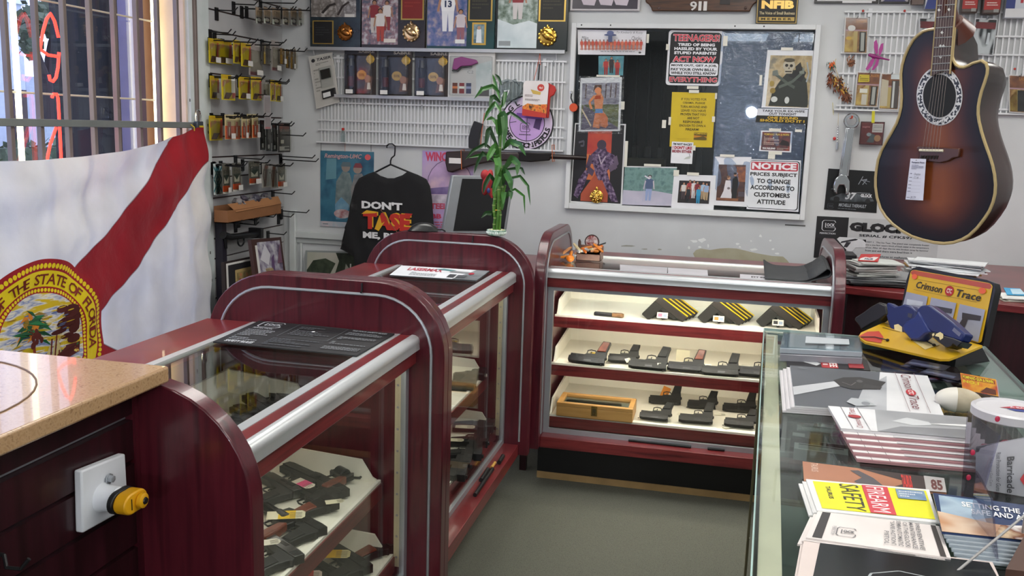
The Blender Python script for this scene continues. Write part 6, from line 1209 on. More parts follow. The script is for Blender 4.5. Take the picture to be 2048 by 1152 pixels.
m = MB(); q0 = PX(447, 540, SX+.2); q0.y = max(q0.y, 4.24); m.hexa([V((SX+.42, q0.y-.1, .601)), V((SX+.42, q0.y-.06, .601)), V((SX+.44, q0.y-.06, .601)), V((SX+.44, q0.y-.1, .601))], [V((SX+.36, q0.y-.13, q0.z)), V((SX+.36, q0.y-.09, q0.z)), V((SX+.38, q0.y-.09, q0.z)), V((SX+.38, q0.y-.13, q0.z))], C('#8a7a5c', .6)); m.build('wooden_plank', label='pale wooden slat leaning behind the near display case', cat='slat')
# ================================================================ pistols and other goods in the cases
def ext(m, pts, d0, d1, mat): m.prism(pts, d0, d1, mat, 'z')
PISTOL = {}
SL = [(-.095, .020), (.085, .020), (.087, .047), (.060, .050), (-.075, .050), (-.095, .045)]
FRM = [(-.088, .004), (-.02, .004), (-.012, -.002), (.0, -.004), (.03, -.004), (.035, -.02), (.055, -.085), (.095, -.082), (.086, -.03), (.088, .004), (.094, .010), (.085, .020), (-.09, .020)]
def flat_pistol(kind, cs, cf, cg):
    """pistol lying on its side; muzzle along -x, grip along -y"""
    t = thing('pistol', 'p', 'pistol')
    m = MB(); s = .7 if kind == 'compact' else 1.
    sl = [(x*(.85 if kind == 'compact' else 1), y) for x, y in SL]; ext(m, sl, .002, .026, cs)
    for k in range(5): m.box(.055+k*.006, .022, .0255, .057+k*.006, .045, .0268, BLACK)
    m.box(-.015, .034, .0255, .02, .046, .0266, C('#3a3a3c', .3, .8)); m.box(-.088, .05, .012, -.082, .0535, .016, BLACK); m.box(.068, .048, .009, .076, .0545, .019, BLACK); m.build('slide', t, bevel=.0015)
    m = MB(); fr = [(x*(.85 if kind == 'compact' and x < 0 else 1), y*(.8 if kind == 'compact' and y < -.03 else 1)) for x, y in FRM]; ext(m, fr, .004, .024, cf); m.build('frame', t, bevel=.002)
    m = MB(); g = .8 if kind == 'compact' else 1; ext(m, [(.038, -.018), (.058, -.08*g), (.090, -.077*g), (.080, -.02)], .002, .028, cg); m.build('grip', t, bevel=.003)
    m = MB(); m.tube([(-.012, -.003, .014), (-.010, -.026, .014), (.006, -.031, .014), (.028, -.028, .014), (.033, -.016, .014)], .0028, cf, 6); m.build('trigger_guard', t)
    m = MB(); m.tube([(.012, -.003, .014), (.008, -.012, .014), (.010, -.02, .014)], .0024, BLACK, 6); m.build('trigger', t)
    return t
def flat_revolver(cs, cg):
    t = thing('revolver', 'r', 'revolver')
    m = MB(); m.tube([(-.10, .03, .016), (-.02, .03, .016)], .009, cs, 10); m.box(-.10, .035, .012, .02, .045, .020, cs); m.box(-.09, .012, .012, -.02, .022, .02, cs); m.build('barrel', t)
    m = MB(); m.tube([(-.018, .024, .017), (-.014, .024, .017), (.022, .024, .017), (.026, .024, .017)], [.016, .019, .019, .016], cs, 14); m.build('cylinder', t)
    m = MB(); ext(m, [(-.025, .0), (.03, .0), (.045, -.01), (.055, .01), (.05, .035), (.03, .048), (.028, .04), (-.022, .04), (-.022, .045), (-.03, .04)], .009, .024, cs); m.build('frame', t, bevel=.002)
    m = MB(); ext(m, [(.035, -.004), (.052, .012), (.075, -.03), (.085, -.07), (.06, -.078), (.045, -.04)], .004, .028, cg); m.build('grip', t, bevel=.005)
    m = MB(); m.tube([(-.005, .0, .016), (-.002, -.022, .016), (.018, -.024, .016), (.03, -.004, .016)], .0026, cs, 6); m.build('trigger_guard', t)
    m = MB(); m.tube([(.05, .035, .016), (.062, .048, .016), (.056, .054, .016)], .004, cs, 6); m.build('hammer', t)
    return t
WGR = BL('#5a2418', '#74341f', s=30, r=.35)
protos = {'b': flat_pistol('full', GUNB, C('#131315', .6), C('#0f0f10', .7)), 's': flat_pistol('full', GUNS, C('#2a2a2c', .5), C('#1c1c1e', .6)), 'c': flat_pistol('compact', C('#17171a', .42, .2), C('#121214', .6), C('#0f0f10', .7)), 'w': flat_pistol('full', C('#202024', .35, .5), C('#19191c', .4, .4), WGR), 'r': flat_revolver(C('#26262a', .3, .6), WGR)}
for p in protos.values(): p.location = (0, 0, -5)
_used = set()
def put(kind, loc, rz, label, sc_=1., rx=0., ry=0., flip=False):
    p = protos[kind]
    if kind in _used: p = copy_tree(p)
    _used.add(kind)
    p.rotation_mode = 'XYZ'
    place(p, loc, (rx, ry, rz), (sc_, -sc_ if flip else sc_, sc_), label)
    return p
def ptag(loc, rz, col, w=.05, h=.022, label='', ink='#5a5248', band=None, tilt=.15):
    R = Matrix.Translation(loc) @ Matrix.Rotation(rz, 4, 'Z') @ Matrix.Rotation(tilt, 4, 'X')
    m = MB(R); m.prism([(-w/2, -h/2), (w/2-.008, -h/2), (w/2, -h/2+.008), (w/2, h/2-.008), (w/2-.008, h/2), (-w/2, h/2)], 0, .0006, C(col, .6), 'z')
    if band: m.box(-w*.2, -h*.5, .0006, w*.25, h*.5, .0009, C(band, .6))
    for k in range(4): m.box(w*.1, -h*.35+k*h*.18, .0009, w*.42, -h*.30+k*h*.18, .0011, C(ink, .6))
    m.build('price_tag', label=label, cat='tag', flat=True)
# tray floors: (front depth, front z, back depth)
TR = {'back': (.39, .738, .65), 'top': (.23, .738, .57), 'mid': (.19, .53, .60), 'low': (.15, .306, .62)}
def tray_z(tr, v): v0, zf, v1 = TR[tr]; return zf-.004+.020*(v-v0)/(v1-v0)
def on_tray(X, tr, u, v, dz=.001): p = X @ V((u, v, 0)); p.z = tray_z(tr, v)+dz; return p
def pix_tray(x, y, tr, X, axis):
    """pixel -> point on the tray floor"""
    z = TR[tr][1]
    for _ in range(4):
        p = PZ(x, y, z); l = X.inverted() @ p; z = tray_z(tr, l.y)
    return p+V((0, 0, .001))
# -- centre case, bottom tray
LP = lambda x, y, tr='low': pix_tray(x, y, tr, XC, 0)
for x, y, rz, k, lab, s in ((1330, 806, .10, 'b', 'black pistol under the orange tag, bottom tray, back row', .74), (1402, 815, .12, 'c', 'black pistol second from left, back row of the bottom tray', .74), (1478, 822, .06, 'b', 'black pistol third from left, back row of the bottom tray', .74), (1310, 838, -.05, 'c', 'black pistol nearest the wooden box, front row of the bottom tray', .74), (1392, 844, .05, 'b', 'black pistol second from left, front row of the bottom tray', .74), (1478, 852, .0, 'c', 'black pistol third from left, front row of the bottom tray', .74), (1560, 828, .06, 'b', 'black pistol right end of the back row, bottom tray', .74)):
    put(k, LP(x, y)+V((0, 0, .034*s)), rz, lab, s*1.08, rx=.66, flip=True)
for x, y, rz, w, wh in ((1320, 824, .3, .05, 'leftmost'), (1368, 832, -.2, .06, 'second from left'), (1440, 832, .1, .05, 'third from left'), (1455, 858, .5, .04, 'rightmost')):
    ptag(LP(x, y)+V((0, .01, .004)), rz, '#e0dccc', w, .022, wh+' cream paper tag lying between the black pistols, bottom tray')
t = MB(); p = LP(1328, 800); R = Matrix.Translation(p+V((0, .03, .02))) @ Matrix.Rotation(.35, 4, 'Y') @ Matrix.Rotation(1.1, 4, 'X'); t.X = R; t.box(-.018, -.03, 0, .018, .035, .001, C('#d8841c', .6)); t.box(.0181, -.02, 0, .03, .02, .001, C('#dcd8d0', .6)); t.build('orange_tag', label='orange and white paper tag standing behind the leftmost pistols, bottom tray', cat='tag')
# wooden presentation box
a = LP(1112, 834); b = LP(1266, 843); a.y = b.y = min(a.y, b.y); zb = tray_z('low', a.y-3.74+.0)+.006
t = thing('wooden_box', 'light wooden box with a glass lid and brass latch, bottom tray of the centre case', 'box', ((a.x+b.x)/2, a.y+.09, zb))
WB = BL('#b8884a', '#cc9c5c', s=5, r=.4, stretch=(1, 6, 8)); x0, x1, y0, y1 = a.x, b.x, a.y, a.y+.17; h = .062
m = MB(); m.box(x0, y0, zb, x1, y1, zb+.004, WB); m.box(x0, y0, zb, x1, y0+.01, zb+h*.72, WB); m.box(x0, y1-.01, zb, x1, y1, zb+h*.72, WB); m.box(x0, y0+.01, zb, x0+.01, y1-.01, zb+h*.72, WB); m.box(x1-.01, y0+.01, zb, x1, y1-.01, zb+h*.72, WB); m.build('body', t, bevel=.0015)
m = MB(); z = zb+h*.73; m.box(x0, y0, z, x1, y0+.022, zb+h, WB); m.box(x0, y1-.022, z, x1, y1, zb+h, WB); m.box(x0, y0+.022, z, x0+.022, y1-.022, zb+h, WB); m.box(x1-.022, y0+.022, z, x1, y1-.022, zb+h, WB); ld = m.build('lid', t, bevel=.002)
m = MB(); m.box(x0+.02, y0+.02, zb+h*.8, x1-.02, y1-.02, zb+h*.84, GL('#eaeeec', .03, 1.5)); m.build('lid_glass', ld)
m = MB(); m.box(x0+.011, y0+.011, zb+.005, x1-.011, y1-.011, zb+.0425, C('#a4a69c', .9)); m.box(x0+.05, y0+.04, zb+.0425, x1-.12, y0+.07, zb+.046, C('#3c4640', .3, .7)); m.box(x0+.03, y0+.09, zb+.0425, x1-.06, y0+.12, zb+.046, C('#5a6660', .3, .6)); m.build('lining', t)
m = MB(); cx = (x0+x1)/2-.0; m.box(cx-.013, y0-.003, zb+h*.25, cx+.013, y0, zb+h*.95, GOLD); m.box(cx-.008, y0-.0045, zb+h*.3, cx+.008, y0-.003, zb+h*.8, C('#5a4a2c', .4, .6)); m.lathe([(.004, -.001), (.004, .002)], GOLD, 10, (cx, y0-.0045, zb+h*.45), Matrix.Rotation(math.pi/2, 3, 'X')); m.build('latch', t)
# -- centre case, middle tray: pistols seen edge on
MP = lambda x, y: pix_tray(x, y, 'mid', XC, 0)
for x, y, rz, k, lab, s, in ((1178, 727, -.12, 'w', 'brown black pistol at the left end of the middle tray', .9), (1298, 738, -.06, 'b', 'dark pistol second from the left in the middle tray', .9), (1372, 742, .0, 'w', 'dark pistol in front of the large pale tag, middle tray', .85), (1440, 750, .05, 'b', 'dark pistol fourth from the left in the middle tray', .85), (1512, 752, .0, 'w', 'dark pistol at the right visible end of the middle tray', .88), (1245, 724, .1, 'c', 'small dark pistol behind the first two of the middle tray', .8)):
    put(k, MP(x, y)+V((0, 0, .034*s)), rz, lab, s, rx=.72, flip=True)
for x, y, rz, w, c, lab in ((1190, 720, .1, .04, '#d0b040', 'yellow tag on the left pistol of the middle tray'), (1257, 732, 1., .04, '#e4e0d0', 'small cream tag leaning left of the second middle tray pistol'), (1325, 742, .3, .045, '#e8e4d8', 'cream tag between the second and third middle tray pistols'), (1408, 744, .2, .07, '#e4e0d0', 'pointed cream tag before the fourth middle tray pistol'), (1496, 746, .0, .06, '#e4e0d0', 'cream tag at the right of the middle tray')):
    ptag(MP(x, y)+V((0, -.02, .03)), rz, c, w, .02, lab, tilt=.9)
p = MP(1364, 728); m = MB(); m.X = Matrix.Translation(p+V((0, .05, .0))) @ Matrix.Rotation(1.2, 4, 'X'); m.box(-.03, 0, 0, .03, .05, .001, C('#cfc9ae', .6)); m.build('paper_tag', label='large pale square tag standing at the back of the middle tray', cat='tag')
# -- centre case, top tray: racks of holstered training pistols with yellow edges
TP = lambda x, y: pix_tray(x, y, 'top', XC, 0)
p = TP(1215, 633); t = thing('folding_knife', 'dark folding knife with a wooden handle at the left of the top tray', 'knife', p)
m = MB(); m.X = Matrix.Translation(p) @ Matrix.Rotation(-.08, 4, 'Z'); m.box(-.06, -.012, 0, .02, .012, .016, C('#24242a', .35, .3)); m.build('handle', t, bevel=.004)
m = MB(); m.X = Matrix.Translation(p) @ Matrix.Rotation(-.08, 4, 'Z'); m.prism([(.02, -.012), (.065, -.016), (.075, .0), (.06, .018), (.02, .010)], .002, .018, BL('#5a3c24', '#8a6440', s=40), 'z'); m.build('bolster', t, bevel=.004)
def upright_pistol(lab, base, k, yl):
    """training pistol leaning on its muzzle in a rack, seen from the side"""
    t = thing('training_pistol', lab, 'pistol', base, 'racked pistols in the top tray')
    R = Matrix.Translation(base+V((0, 0, .030))) @ Matrix.Rotation(math.radians(34), 4, 'Y')
    m = MB(R); m.prism([(-.075, .01), (.075, .01), (.078, .04), (-.07, .042)], 0, .022, C('#2a2420', .5), 'y'); m.build('slide', t, bevel=.002)
    m = MB(R); m.prism([(-.07, -.005), (.04, -.005), (.045, .010), (-.075, .010)], .002, .020, C('#1e1c1a', .55), 'y'); m.prism([(-.075, .01), (-.03, .01), (-.045, -.075), (-.085, -.07)], -.001, .023, C('#1c1a18', .6), 'y'); m.build('frame', t, bevel=.002)
    m = MB(R); m.tube([(-.03, .011, -.004), (-.026, .011, -.03), (.0, .011, -.034), (.014, .011, -.006)], .003, BLACK, 6); m.build('trigger_guard', t)
    if yl: m = MB(R); m.box(-.07, .004, .042, .078, .018, .0455, C('#d8b81c', .4)); m.build('yellow_stripe', t)
    return t
for gi, (x, y, nm) in enumerate(((1330, 640, 'left'), (1442, 647, 'middle'), (1560, 655, 'right'))):
    p = TP(x, y)
    for k in range(4):
        upright_pistol('dark pistol %s from the front in the %s rack of the top tray' % (ORD[k], nm), p+V((.008+.014*k, .028*k-.012, .002*k+.0)), k, True)
    m = MB(); m.X = Matrix.Translation(p+V((0, -.03, .012))) @ Matrix.Rotation(.9, 4, 'X'); m.box(-.035, 0, 0, .012, .028, .001, C('#d8d2c4', .6)); m.box(-.03, .006, .001, -.012, .022, .0013, C(('#c8708a', '#c87838', '#26262a')[gi], .6)); m.box(-.008, .006, .001, .008, .02, .0013, C('#8a9ab0', .6)); m.build('hang_card', label='small printed card in front of the %s pistol rack, top tray' % nm, cat='card')
# -- near left case
P1 = lambda x, y, tr: pix_tray(x, y, tr, X1, 0)
HP = math.pi/2
for x, y, tr, rz, k, lab, s in ((668, 962, 'mid', .95, 'r', 'revolver by the far corner of the middle tray, nearest case', 1.0), (640, 985, 'mid', 1.0, 'b', 'black pistol under the pink tag, nearest case', .93), (615, 1010, 'mid', 1.0, 'w', 'wood gripped pistol behind the yellow tag, nearest case', .97), (585, 962, 'mid', 1.05, 'c', 'small dark pistol at the back of the middle tray, nearest case', .97), (545, 1055, 'mid', 1.0, 'r', 'revolver with reddish wooden grip, nearest case', 1.04), (590, 1062, 'mid', 1.05, 'b', 'black pistol by the tray lip, nearest case', .9), (540, 1115, 'mid', 1.0, 's', 'steel pistol by the near panel, nearest case', .93), (545, 985, 'mid', 1.0, 's', 'steel pistol in the back corner of the middle tray, nearest case', .93),
        (735, 1093, 'low', .95, 'w', 'olive black pistol at the far end of the bottom tray, nearest case', 1.04), (680, 1135, 'low', 1.0, 'b', 'black pistol with white lettering on the bottom tray, nearest case', 1.04), (640, 1165, 'low', 1.0, 'b', 'black pistol at the near part of the bottom tray, nearest case', .97)):
    put(k, P1(x, y, tr), rz-HP, lab, s)
for x, y, tr, rz, c, bd, w, lab in ((608, 967, 'mid', -.5, '#d8d0c0', '#d8487c', .075, 'pink and cream tag on the middle tray, nearest case'), (572, 1030, 'mid', .4, '#d8d0b4', '#d8b01c', .095, 'cream tag with yellow sticker, middle tray of the nearest case'), (670, 1003, 'mid', .6, '#d8d0b4', None, .05, 'torn cream tag by the tray lip, nearest case'), (535, 1085, 'mid', .6, '#d8d0c0', None, .06, 'cream tag at the near panel, nearest case'), (665, 1108, 'low', .3, '#c8bc8c', '#c8a01c', .10, 'yellow and cream tag on the bottom tray, nearest case'), (610, 1150, 'low', .4, '#c8b8b0', '#b8282c', .09, 'red and cream tag on the bottom tray, nearest case')):
    ptag(PZ(x, y, TR[tr][1]+.036), rz, c, w, w*.42, lab, band=bd, tilt=.1)
for x, y, rz, k, lab, s in ((505, 822, .9, 'b', 'dark pistol in the near corner of the top tray, nearest case', .97), (520, 838, .95, 'w', 'brown gripped pistol in the top tray, nearest case', .93), (480, 842, 1., 'c', 'small dark pistol at the back of the top tray, nearest case', .9), (545, 806, .9, 'b', 'black pistol at the far part of the top tray, nearest case', .9)):
    put(k, P1(x, y, 'back'), rz-HP, lab, s)
# -- far left case
P2 = lambda x, y, tr: pix_tray(x, y, tr, X2, 0)
for x, y, tr, rz, k, lab, s in ((960, 850, 'low', .2, 's', 'long barrelled pistol at the far end of the bottom tray, far left case', 1.3), (950, 880, 'low', .2, 'b', 'black pistol second from the far end, bottom tray of the far left case', 1.15), (935, 905, 'low', .25, 'b', 'black pistol in the middle of the bottom tray, far left case', 1.15), (915, 925, 'low', .2, 'c', 'small black pistol fourth from the far end, far left case', 1.1), (905, 945, 'low', .2, 'b', 'black pistol nearest in the bottom tray, far left case', 1.1), (925, 770, 'mid', .2, 'b', 'black pistol on the middle tray, far left case', 1.1), (945, 752, 'mid', .2, 'c', 'small pistol at the far end of the middle tray, far left case', 1.1)):
    put(k, P2(x, y, tr), rz-HP, lab, s)
ptag(P2(930, 868, 'low')+V((0, 0, .03)), .2, '#d8d0b8', .08, .03, 'cream tag on the bottom tray, far left case', tilt=.1)
ptag(P2(912, 895, 'low')+V((0, 0, .03)), .2, '#d8d0b8', .06, .028, 'small cream tag nearer the aisle end of the far left case', tilt=.1)
# pens and sticks on the ledges
def stick(a, b, r, mat, name, label, cat):
    m = MB(); m.tube([a, b], r, mat, 8); return m.build(name, label=label, cat=cat)
lz = .236
stick(PZ(950, 990, lz+.008), PZ(985, 938, lz+.008), .008, BLACK, 'black_rod', 'longer black rod lying on the ledge of the far left case', 'rod')
stick(PZ(962, 960, lz+.009), PZ(976, 938, lz+.009), .008, BLACK, 'black_rod', 'short black rod behind the longer one on the ledge', 'rod')
stick(PZ(998, 925, lz+.010), PZ(1006, 912, lz+.010), .009, BLACK, 'black_rod', 'black rod end piece nearest the far panel on the ledge', 'rod')
stick(PZ(983, 935, lz+.007), PZ(990, 925, lz+.007), .006, C('#c89a4a', .5), 'brass_rod', 'small brass coloured piece between the black rods', 'rod')
def bar_on(x0, y0, x1, y1, w, label):
    a, b = PZ(x0, y0, lz), PZ(x1, y1, lz); d = (b-a).normalized(); s = V((-d.y, d.x, 0))*w/2; up = V((0, 0, .008))
    m = MB(); z = V((0, 0, .0012)); m.hexa([a-s+z, b-s+z, b+s+z, a+s+z], [a-s+up, b-s+up, b+s+up, a+s+up], BLACKM); m.build('black_strip', label=label, cat='strip', bevel=.001)
bar_on(1257, 882, 1382, 896, .016, 'long black strip on the front ledge of the centre case')
bar_on(1315, 884, 1377, 890, .010, 'thin black strip behind the long one on the centre case ledge')
bar_on(1415, 899, 1449, 902, .02, 'short black strip at the right on the centre case ledge')
# -- on top of the cases
def slab(name, label, cat, px, z, th, layers, base, **k):
    q = QZ(px, z+th); return sheet(name, label, cat, q, layers, base, th-.0006, **k)
wl_ = '#b8bcc0'
slab('safety_mat', 'black printed bench mat lying on the nearest display case', 'mat', [(521, 640), (789, 667), (713, 711), (426, 683)], .9665, .004,
     logo_g(.06, .72, .22, .95, wl_)+[('t', 'PERFECTION', .06, .64, .2, .69, {}, wl_), ('lines', .05, .15, .25, .6, 8, '#8a8e92'), ('t', 'SAFETY RULES', .06, .04, .26, .12, {'b': .04}, wl_), ('l', [(.32, .4), (.32, .95), (.68, .95), (.68, .4), (.32, .4)], .005, '#5a5e62'), ('lines', .36, .5, .64, .88, 7, '#5c6064'), ('lines', .32, .06, .65, .34, 6, '#4a4e54'), ('t', 'THE FOUR SAFETY RULES', .72, .88, .97, .93, {'b': .03}, '#9a9ea2')]+[('lines', .72, .1+.2*k, .97, .22+.2*k, 3, '#7a7e82') for k in range(4)]+[('e', .5, .68, .012, .02, '#e8e8e8')], '#17181a', rough=.6)
slab('counter_mat', 'white printed counter mat on the far left display case', 'mat', [(803, 531), (979, 542), (953, 561), (779, 550)], .9665, .005,
     [('p', [(0, 0), (.72, 0), (.86, 1), (0, 1)], '#dcdfe2'), ('p', [(.72, 0), (1, 0), (1, 1), (.86, 1)], BL('#9aa0a4', '#5a6064', s=5)), ('t', 'LASERMAX', .12, .55, .52, .85, {'b': .04}, '#a83848'), ('lines', .2, .1, .5, .45, 4, '#7a8086'), ('p', [(.42, .8), (.6, .7), (.66, .8), (.5, .92)], '#5a8a8c'), ('p', [(.6, .6), (.8, .55), (.84, .7), (.62, .75)], '#8a8e90'), ('r', .64, .1, .72, .4, '#3c4044'), ('r', .74, .12, .84, .36, '#4a4e52'), ('e', .86, .55, .03, .1, '#b03848')], '#3a3e42', rough=.3)
# trinkets box on the centre case
ZG = .966
c = PZ(1170, 521, ZG); t = thing('counter_box', 'small printed counter box of trinkets with a round header, centre case top', 'box', c)
F = QZ([(1166, 512), (1196, 510), (1196, 533), (1160, 530)], ZG); 
m = MB(); x0, x1 = c.x-.04, c.x+.07; y0, y1 = c.y-.01, c.y+.09
GB_ = BL('#6a4c44', '#8a6a5c', s=24); m.box(x0, y0, ZG, x1, y0+.003, ZG+.03, GB_); m.box(x0, y1, ZG, x1, y1+.003, ZG+.06, GB_); m.box(x0, y0, ZG, x0+.003, y1, ZG+.04, GB_); m.box(x1-.003, y0, ZG, x1, y1, ZG+.04, GB_); m.box(x0, y0, ZG, x1, y1, ZG+.003, GB_); m.build('box', t)
m = MB(); cc_ = V(((x0+x1)/2+.0, y1+.004, ZG+.075)); m.lathe([(.034, 0), (.034, .003)], C('#2c1414'), 22, cc_, RX); m.lathe([(.029, .003), (.029, .0035)], BL('#7a2024', '#d8d0d0', s=60), 22, cc_+V((0, 0, 0)), RX); m.box(cc_.x-.045, y1, ZG, cc_.x+.045, y1+.003, ZG+.05, C('#9a9694')); hd = m.build('header', t)
rg = random.Random(33)
for k in range(26):
    p = V((rg.uniform(c.x-.10, c.x+.06), rg.uniform(c.y-.02, c.y+.08), ZG+.004)); col = rg.choice(['#c8641c', '#d8c8a0', '#8a4a24', '#e0e0e0', '#c87828', '#3a2a24', '#d89a6a', '#c0c4c8']); d = V((rg.gauss(0, 1), rg.gauss(0, 1), rg.gauss(0, .5))).normalized()*rg.uniform(.015, .035)
    if p.x > x0: p.z += .03
    p.z += abs(d.z)+.006
    m = MB(); m.tube([p-d, p-d*.4, p+d*.6, p+d], [.005, .007, .007, .003], C(col, .3, .4 if col in ('#c0c4c8', '#d8c8a0') else 0.), 8)
    m.build('bullet_keychain', label='small bullet shaped trinket beside or in the printed counter box', cat='trinket', group='trinkets on the centre case')
m = MB(); p = PZ(1140, 524, ZG)+V((0, 0, .016)); m.ell(p, (.018, .016, .016), C('#d8781c', .3), 12, 8); m.build('orange_ball', label='orange round trinket nearest the left end panel', cat='trinket')
p = PZ(1196, 507, ZG); m = MB(); m.hexa([p+V((-.01, .02, .03)), p+V((.03, .03, .045)), p+V((.03, .05, .045)), p+V((-.01, .04, .03))], [p+V((-.01, .02, .036)), p+V((.03, .03, .051)), p+V((.03, .05, .051)), p+V((-.01, .04, .036))], BLACK); m.tube([p+V((0, .035, .033)), p+V((0, .035, .001))], .003, BLACK); m.build('black_clip', label='little black stand clip behind the trinket box', cat='clip')
# papers lying under and on the glass, curled grey mat
for px, col, lab in (([(1240, 529), (1335, 535), (1334, 547), (1240, 541)], '#b8b6bc', 'pale paper sheet left on the centre case glass'), ([(1336, 535), (1415, 540), (1416, 552), (1336, 547)], '#c0bec4', 'second pale paper sheet on the centre case glass'), ([(1480, 548), (1530, 551), (1530, 559), (1480, 556)], '#c4c2c8', 'paper sheet with a dark printed line near the grey mat')):
    slab('paper_sheet', lab, 'paper', px, .9635, .0022, [('t', 'ETT IN', .45, .25, .98, .6, {'b': .04}, '#1c1c20')] if 'dark' in lab else [], col)
m = MB(); MT = C('#3c3e40', .75, v=.12)
A_ = PZ(1533, 561, ZG); B_ = PZ(1643, 566, ZG); Cq = PZ(1545, 531, ZG); w = B_.x-A_.x; dy = .27
def matf(u, v):
    x = A_.x-.005+(w+.02)*u; y = A_.y+.012+dy*v
    z = ZG+.006+.055*max(0, (u-.55)/.45)**2+.022*max(0, (.25-u)/.25)**2*v+.02*v*v+.02*math.sin(math.pi*v)*max(0, u-.4)
    return V((x, y, z))
m.grid(matf, 24, 10, MT)
m.grid(lambda u, v: matf(.72+.28*u, v)+V((-.10*math.sin(math.pi*u)*.0-.0, .0, .022*(1-u)*0+.030*math.sin(math.pi*(1-u)*.5)*u*0)), 2, 2, MT)
# folded under flap: the mat is doubled over at the right end
def flapf(u, v):
    p = matf(1, v); a = math.pi*u; r = .018
    if u < .4: b = u/.4*math.pi; return p+V((r*math.sin(b), 0, -r+r*math.cos(b)))
    s = (u-.4)/.6; return V((p.x-s*w*.75, p.y, max(ZG+.003, p.z-2*r-.05*s)))
m.grid(flapf, 18, 10, MT); m.build('rolled_mat', label='dark grey foam mat folded over at the right end of the centre case', cat='mat', solid=.004)
for cs, (x, y, Y) in ((C1, (724, 566, 2.416)), (C2, (946, 471, 3.646))):
    m = MB(); a = PY(x, y, Y); m.tube([a, a+V((0, 0, -.022)), a+V((.0, -.008, -.026))], .003, BLACK, 6); m.build('panel_hook', cs, label='small black hook on the end panel')
# ================================================================ things on the glass counter, right foreground
ZC = TZ+.0006
def onplane(x, y, p0, n): d = ray(x, y); return EYE+d*((p0-EYE).dot(n)/d.dot(n))
def flatstack(name, label, cat, px, n, th, layers, base, shift=(0, 0), z0=ZC, fan=0., group=None, edge='#c9c6c8', rough=.4, sub=None, low=None):
    """n loose copies lying on each other; the top one carries the print and is what the pixels show"""
    zt = z0+n*th; q = QZ(px, zt); rg = random.Random(len(label))
    for k in range(n):
        d = V((shift[0]*(n-1-k)+rg.uniform(-fan, fan), shift[1]*(n-1-k)+rg.uniform(-fan, fan), -th*(n-1-k)))
        top = k == n-1
        sheet(name, label if top else (sub or 'lower copy under the '+' '.join(label.split(',')[0].split()[:11])), cat, [p+d for p in q], layers if top else (low or [('r', .01, .01, .99, .99, edge)]), base if top else edge, th*.9, group=group if group else (None if top else 'lower copies under the '+label.split(',')[0]), rough=rough)
    return q, zt
CTL = [('t', 'Crimson', .80, .54, .87, .95, {'b': .0, 'r': -90, 's': .2}, '#6a2830'), ('e', .83, .47, .035, .075, '#a81c28'), ('t', 'CTC', .812, .42, .848, .52, {'b': .03, 'r': -90}, '#e8dcdc'), ('t', 'Trace', .80, .08, .87, .39, {'r': -90, 's': .2}, '#6a2830'), ('l', [(.775, 0), (.765, 1)], .003, '#6a3a40'), ('l', [(.91, 0), (.90, 1)], .003, '#6a3a40')]
flatstack('catalog', 'grey and white catalog with a black laser unit, topmost of its pile', 'catalog', [(1580, 731), (1855, 752), (1888, 832), (1590, 811)], 4, .0042,
     [('p', [(0, 0), (.55, 0), (.66, 1), (0, 1)], BL('#4a4e54', '#585c64', s=4, r=.3)), ('p', [(.55, 0), (.66, 1), (1, 1), (1, 0)], BL('#c8cacc', '#dcdcde', s=4, r=.3)), ('p', [(.4, .0), (.62, .0), (.7, .9), (.5, .5)], BL('#8a8e94', '#b4b6ba', s=5, r=.3)), ('p', [(.0, .22), (.0, .42), (.34, .66), (.4, .58), (.34, .52)], '#b4b6ba'), ('p', [(.30, .66), (.34, .52), (.42, .46), (.6, .5), (.64, .6), (.68, .72), (.5, .8), (.38, .76)], '#1c1a1c'), ('p', [(.5, .52), (.62, .5), (.64, .58), (.52, .62)], '#2c2a2c'), ('e', .49, .68, .022, .04, '#4c4a4c'), ('l', [(.36, .62), (.42, .55), (.46, .64)], .008, '#6a6466'), ('p', [(.36, .14), (.42, .06), (.56, .1), (.5, .22), (.4, .24)], '#a8acb0'), ('e', .49, .13, .03, .04, '#7c8086'), ('lines', .06, .9, .14, .95, 2, '#8a8e94')]+CTL, '#d8d8da', (-.008, -.001), rough=.25)
flatstack('catalog', 'white catalog with curled red edge, topmost of the fanned pile', 'catalog', [(1656, 812), (1936, 835), (1930, 878), (1682, 857)], 6, .0055,
     [('p', [(.0, 0), (.4, 0), (.4, 1), (0, 1)], '#d2d2d4'), ('p', [(.3, 0), (1, 0), (1, 1), (.34, 1)], BL('#8c8e92', '#b8babc', s=4, r=.3)), ('p', [(.3, 0), (1, 0), (1, .4), (.5, .3)], BL('#6a6c70', '#8a8c90', s=4, r=.3)), ('p', [(.44, .5), (.56, .72), (.72, .6), (.74, .46), (.6, .38)], '#c0c2c4'), ('p', [(.72, .5), (1, .52), (1, .62), (.8, .56)], '#d8d8d8'), ('l', [(.1, 0), (.09, 1)], .004, '#4a4448'), ('l', [(.24, 0), (.21, 1)], .004, '#4a4448'), ('t', 'Crimson', .14, .06, .19, .46, {'r': 90, 's': .2}, '#8a2830'), ('e', .16, .55, .05, .07, '#9a1c28'), ('t', 'Trace', .13, .64, .18, .92, {'r': 90, 's': .2}, '#8a2830')], '#d2d0d2', (.004, -.017), edge='#a87c80', rough=.3, low=[('r', .0, .03, 1, 1, '#d6d2d2'), ('l', [(.12, 0), (.11, 1)], .004, '#4a4448'), ('l', [(.26, 0), (.23, 1)], .004, '#4a4448'), ('r', .4, .03, 1, 1, '#b8b6b8')])
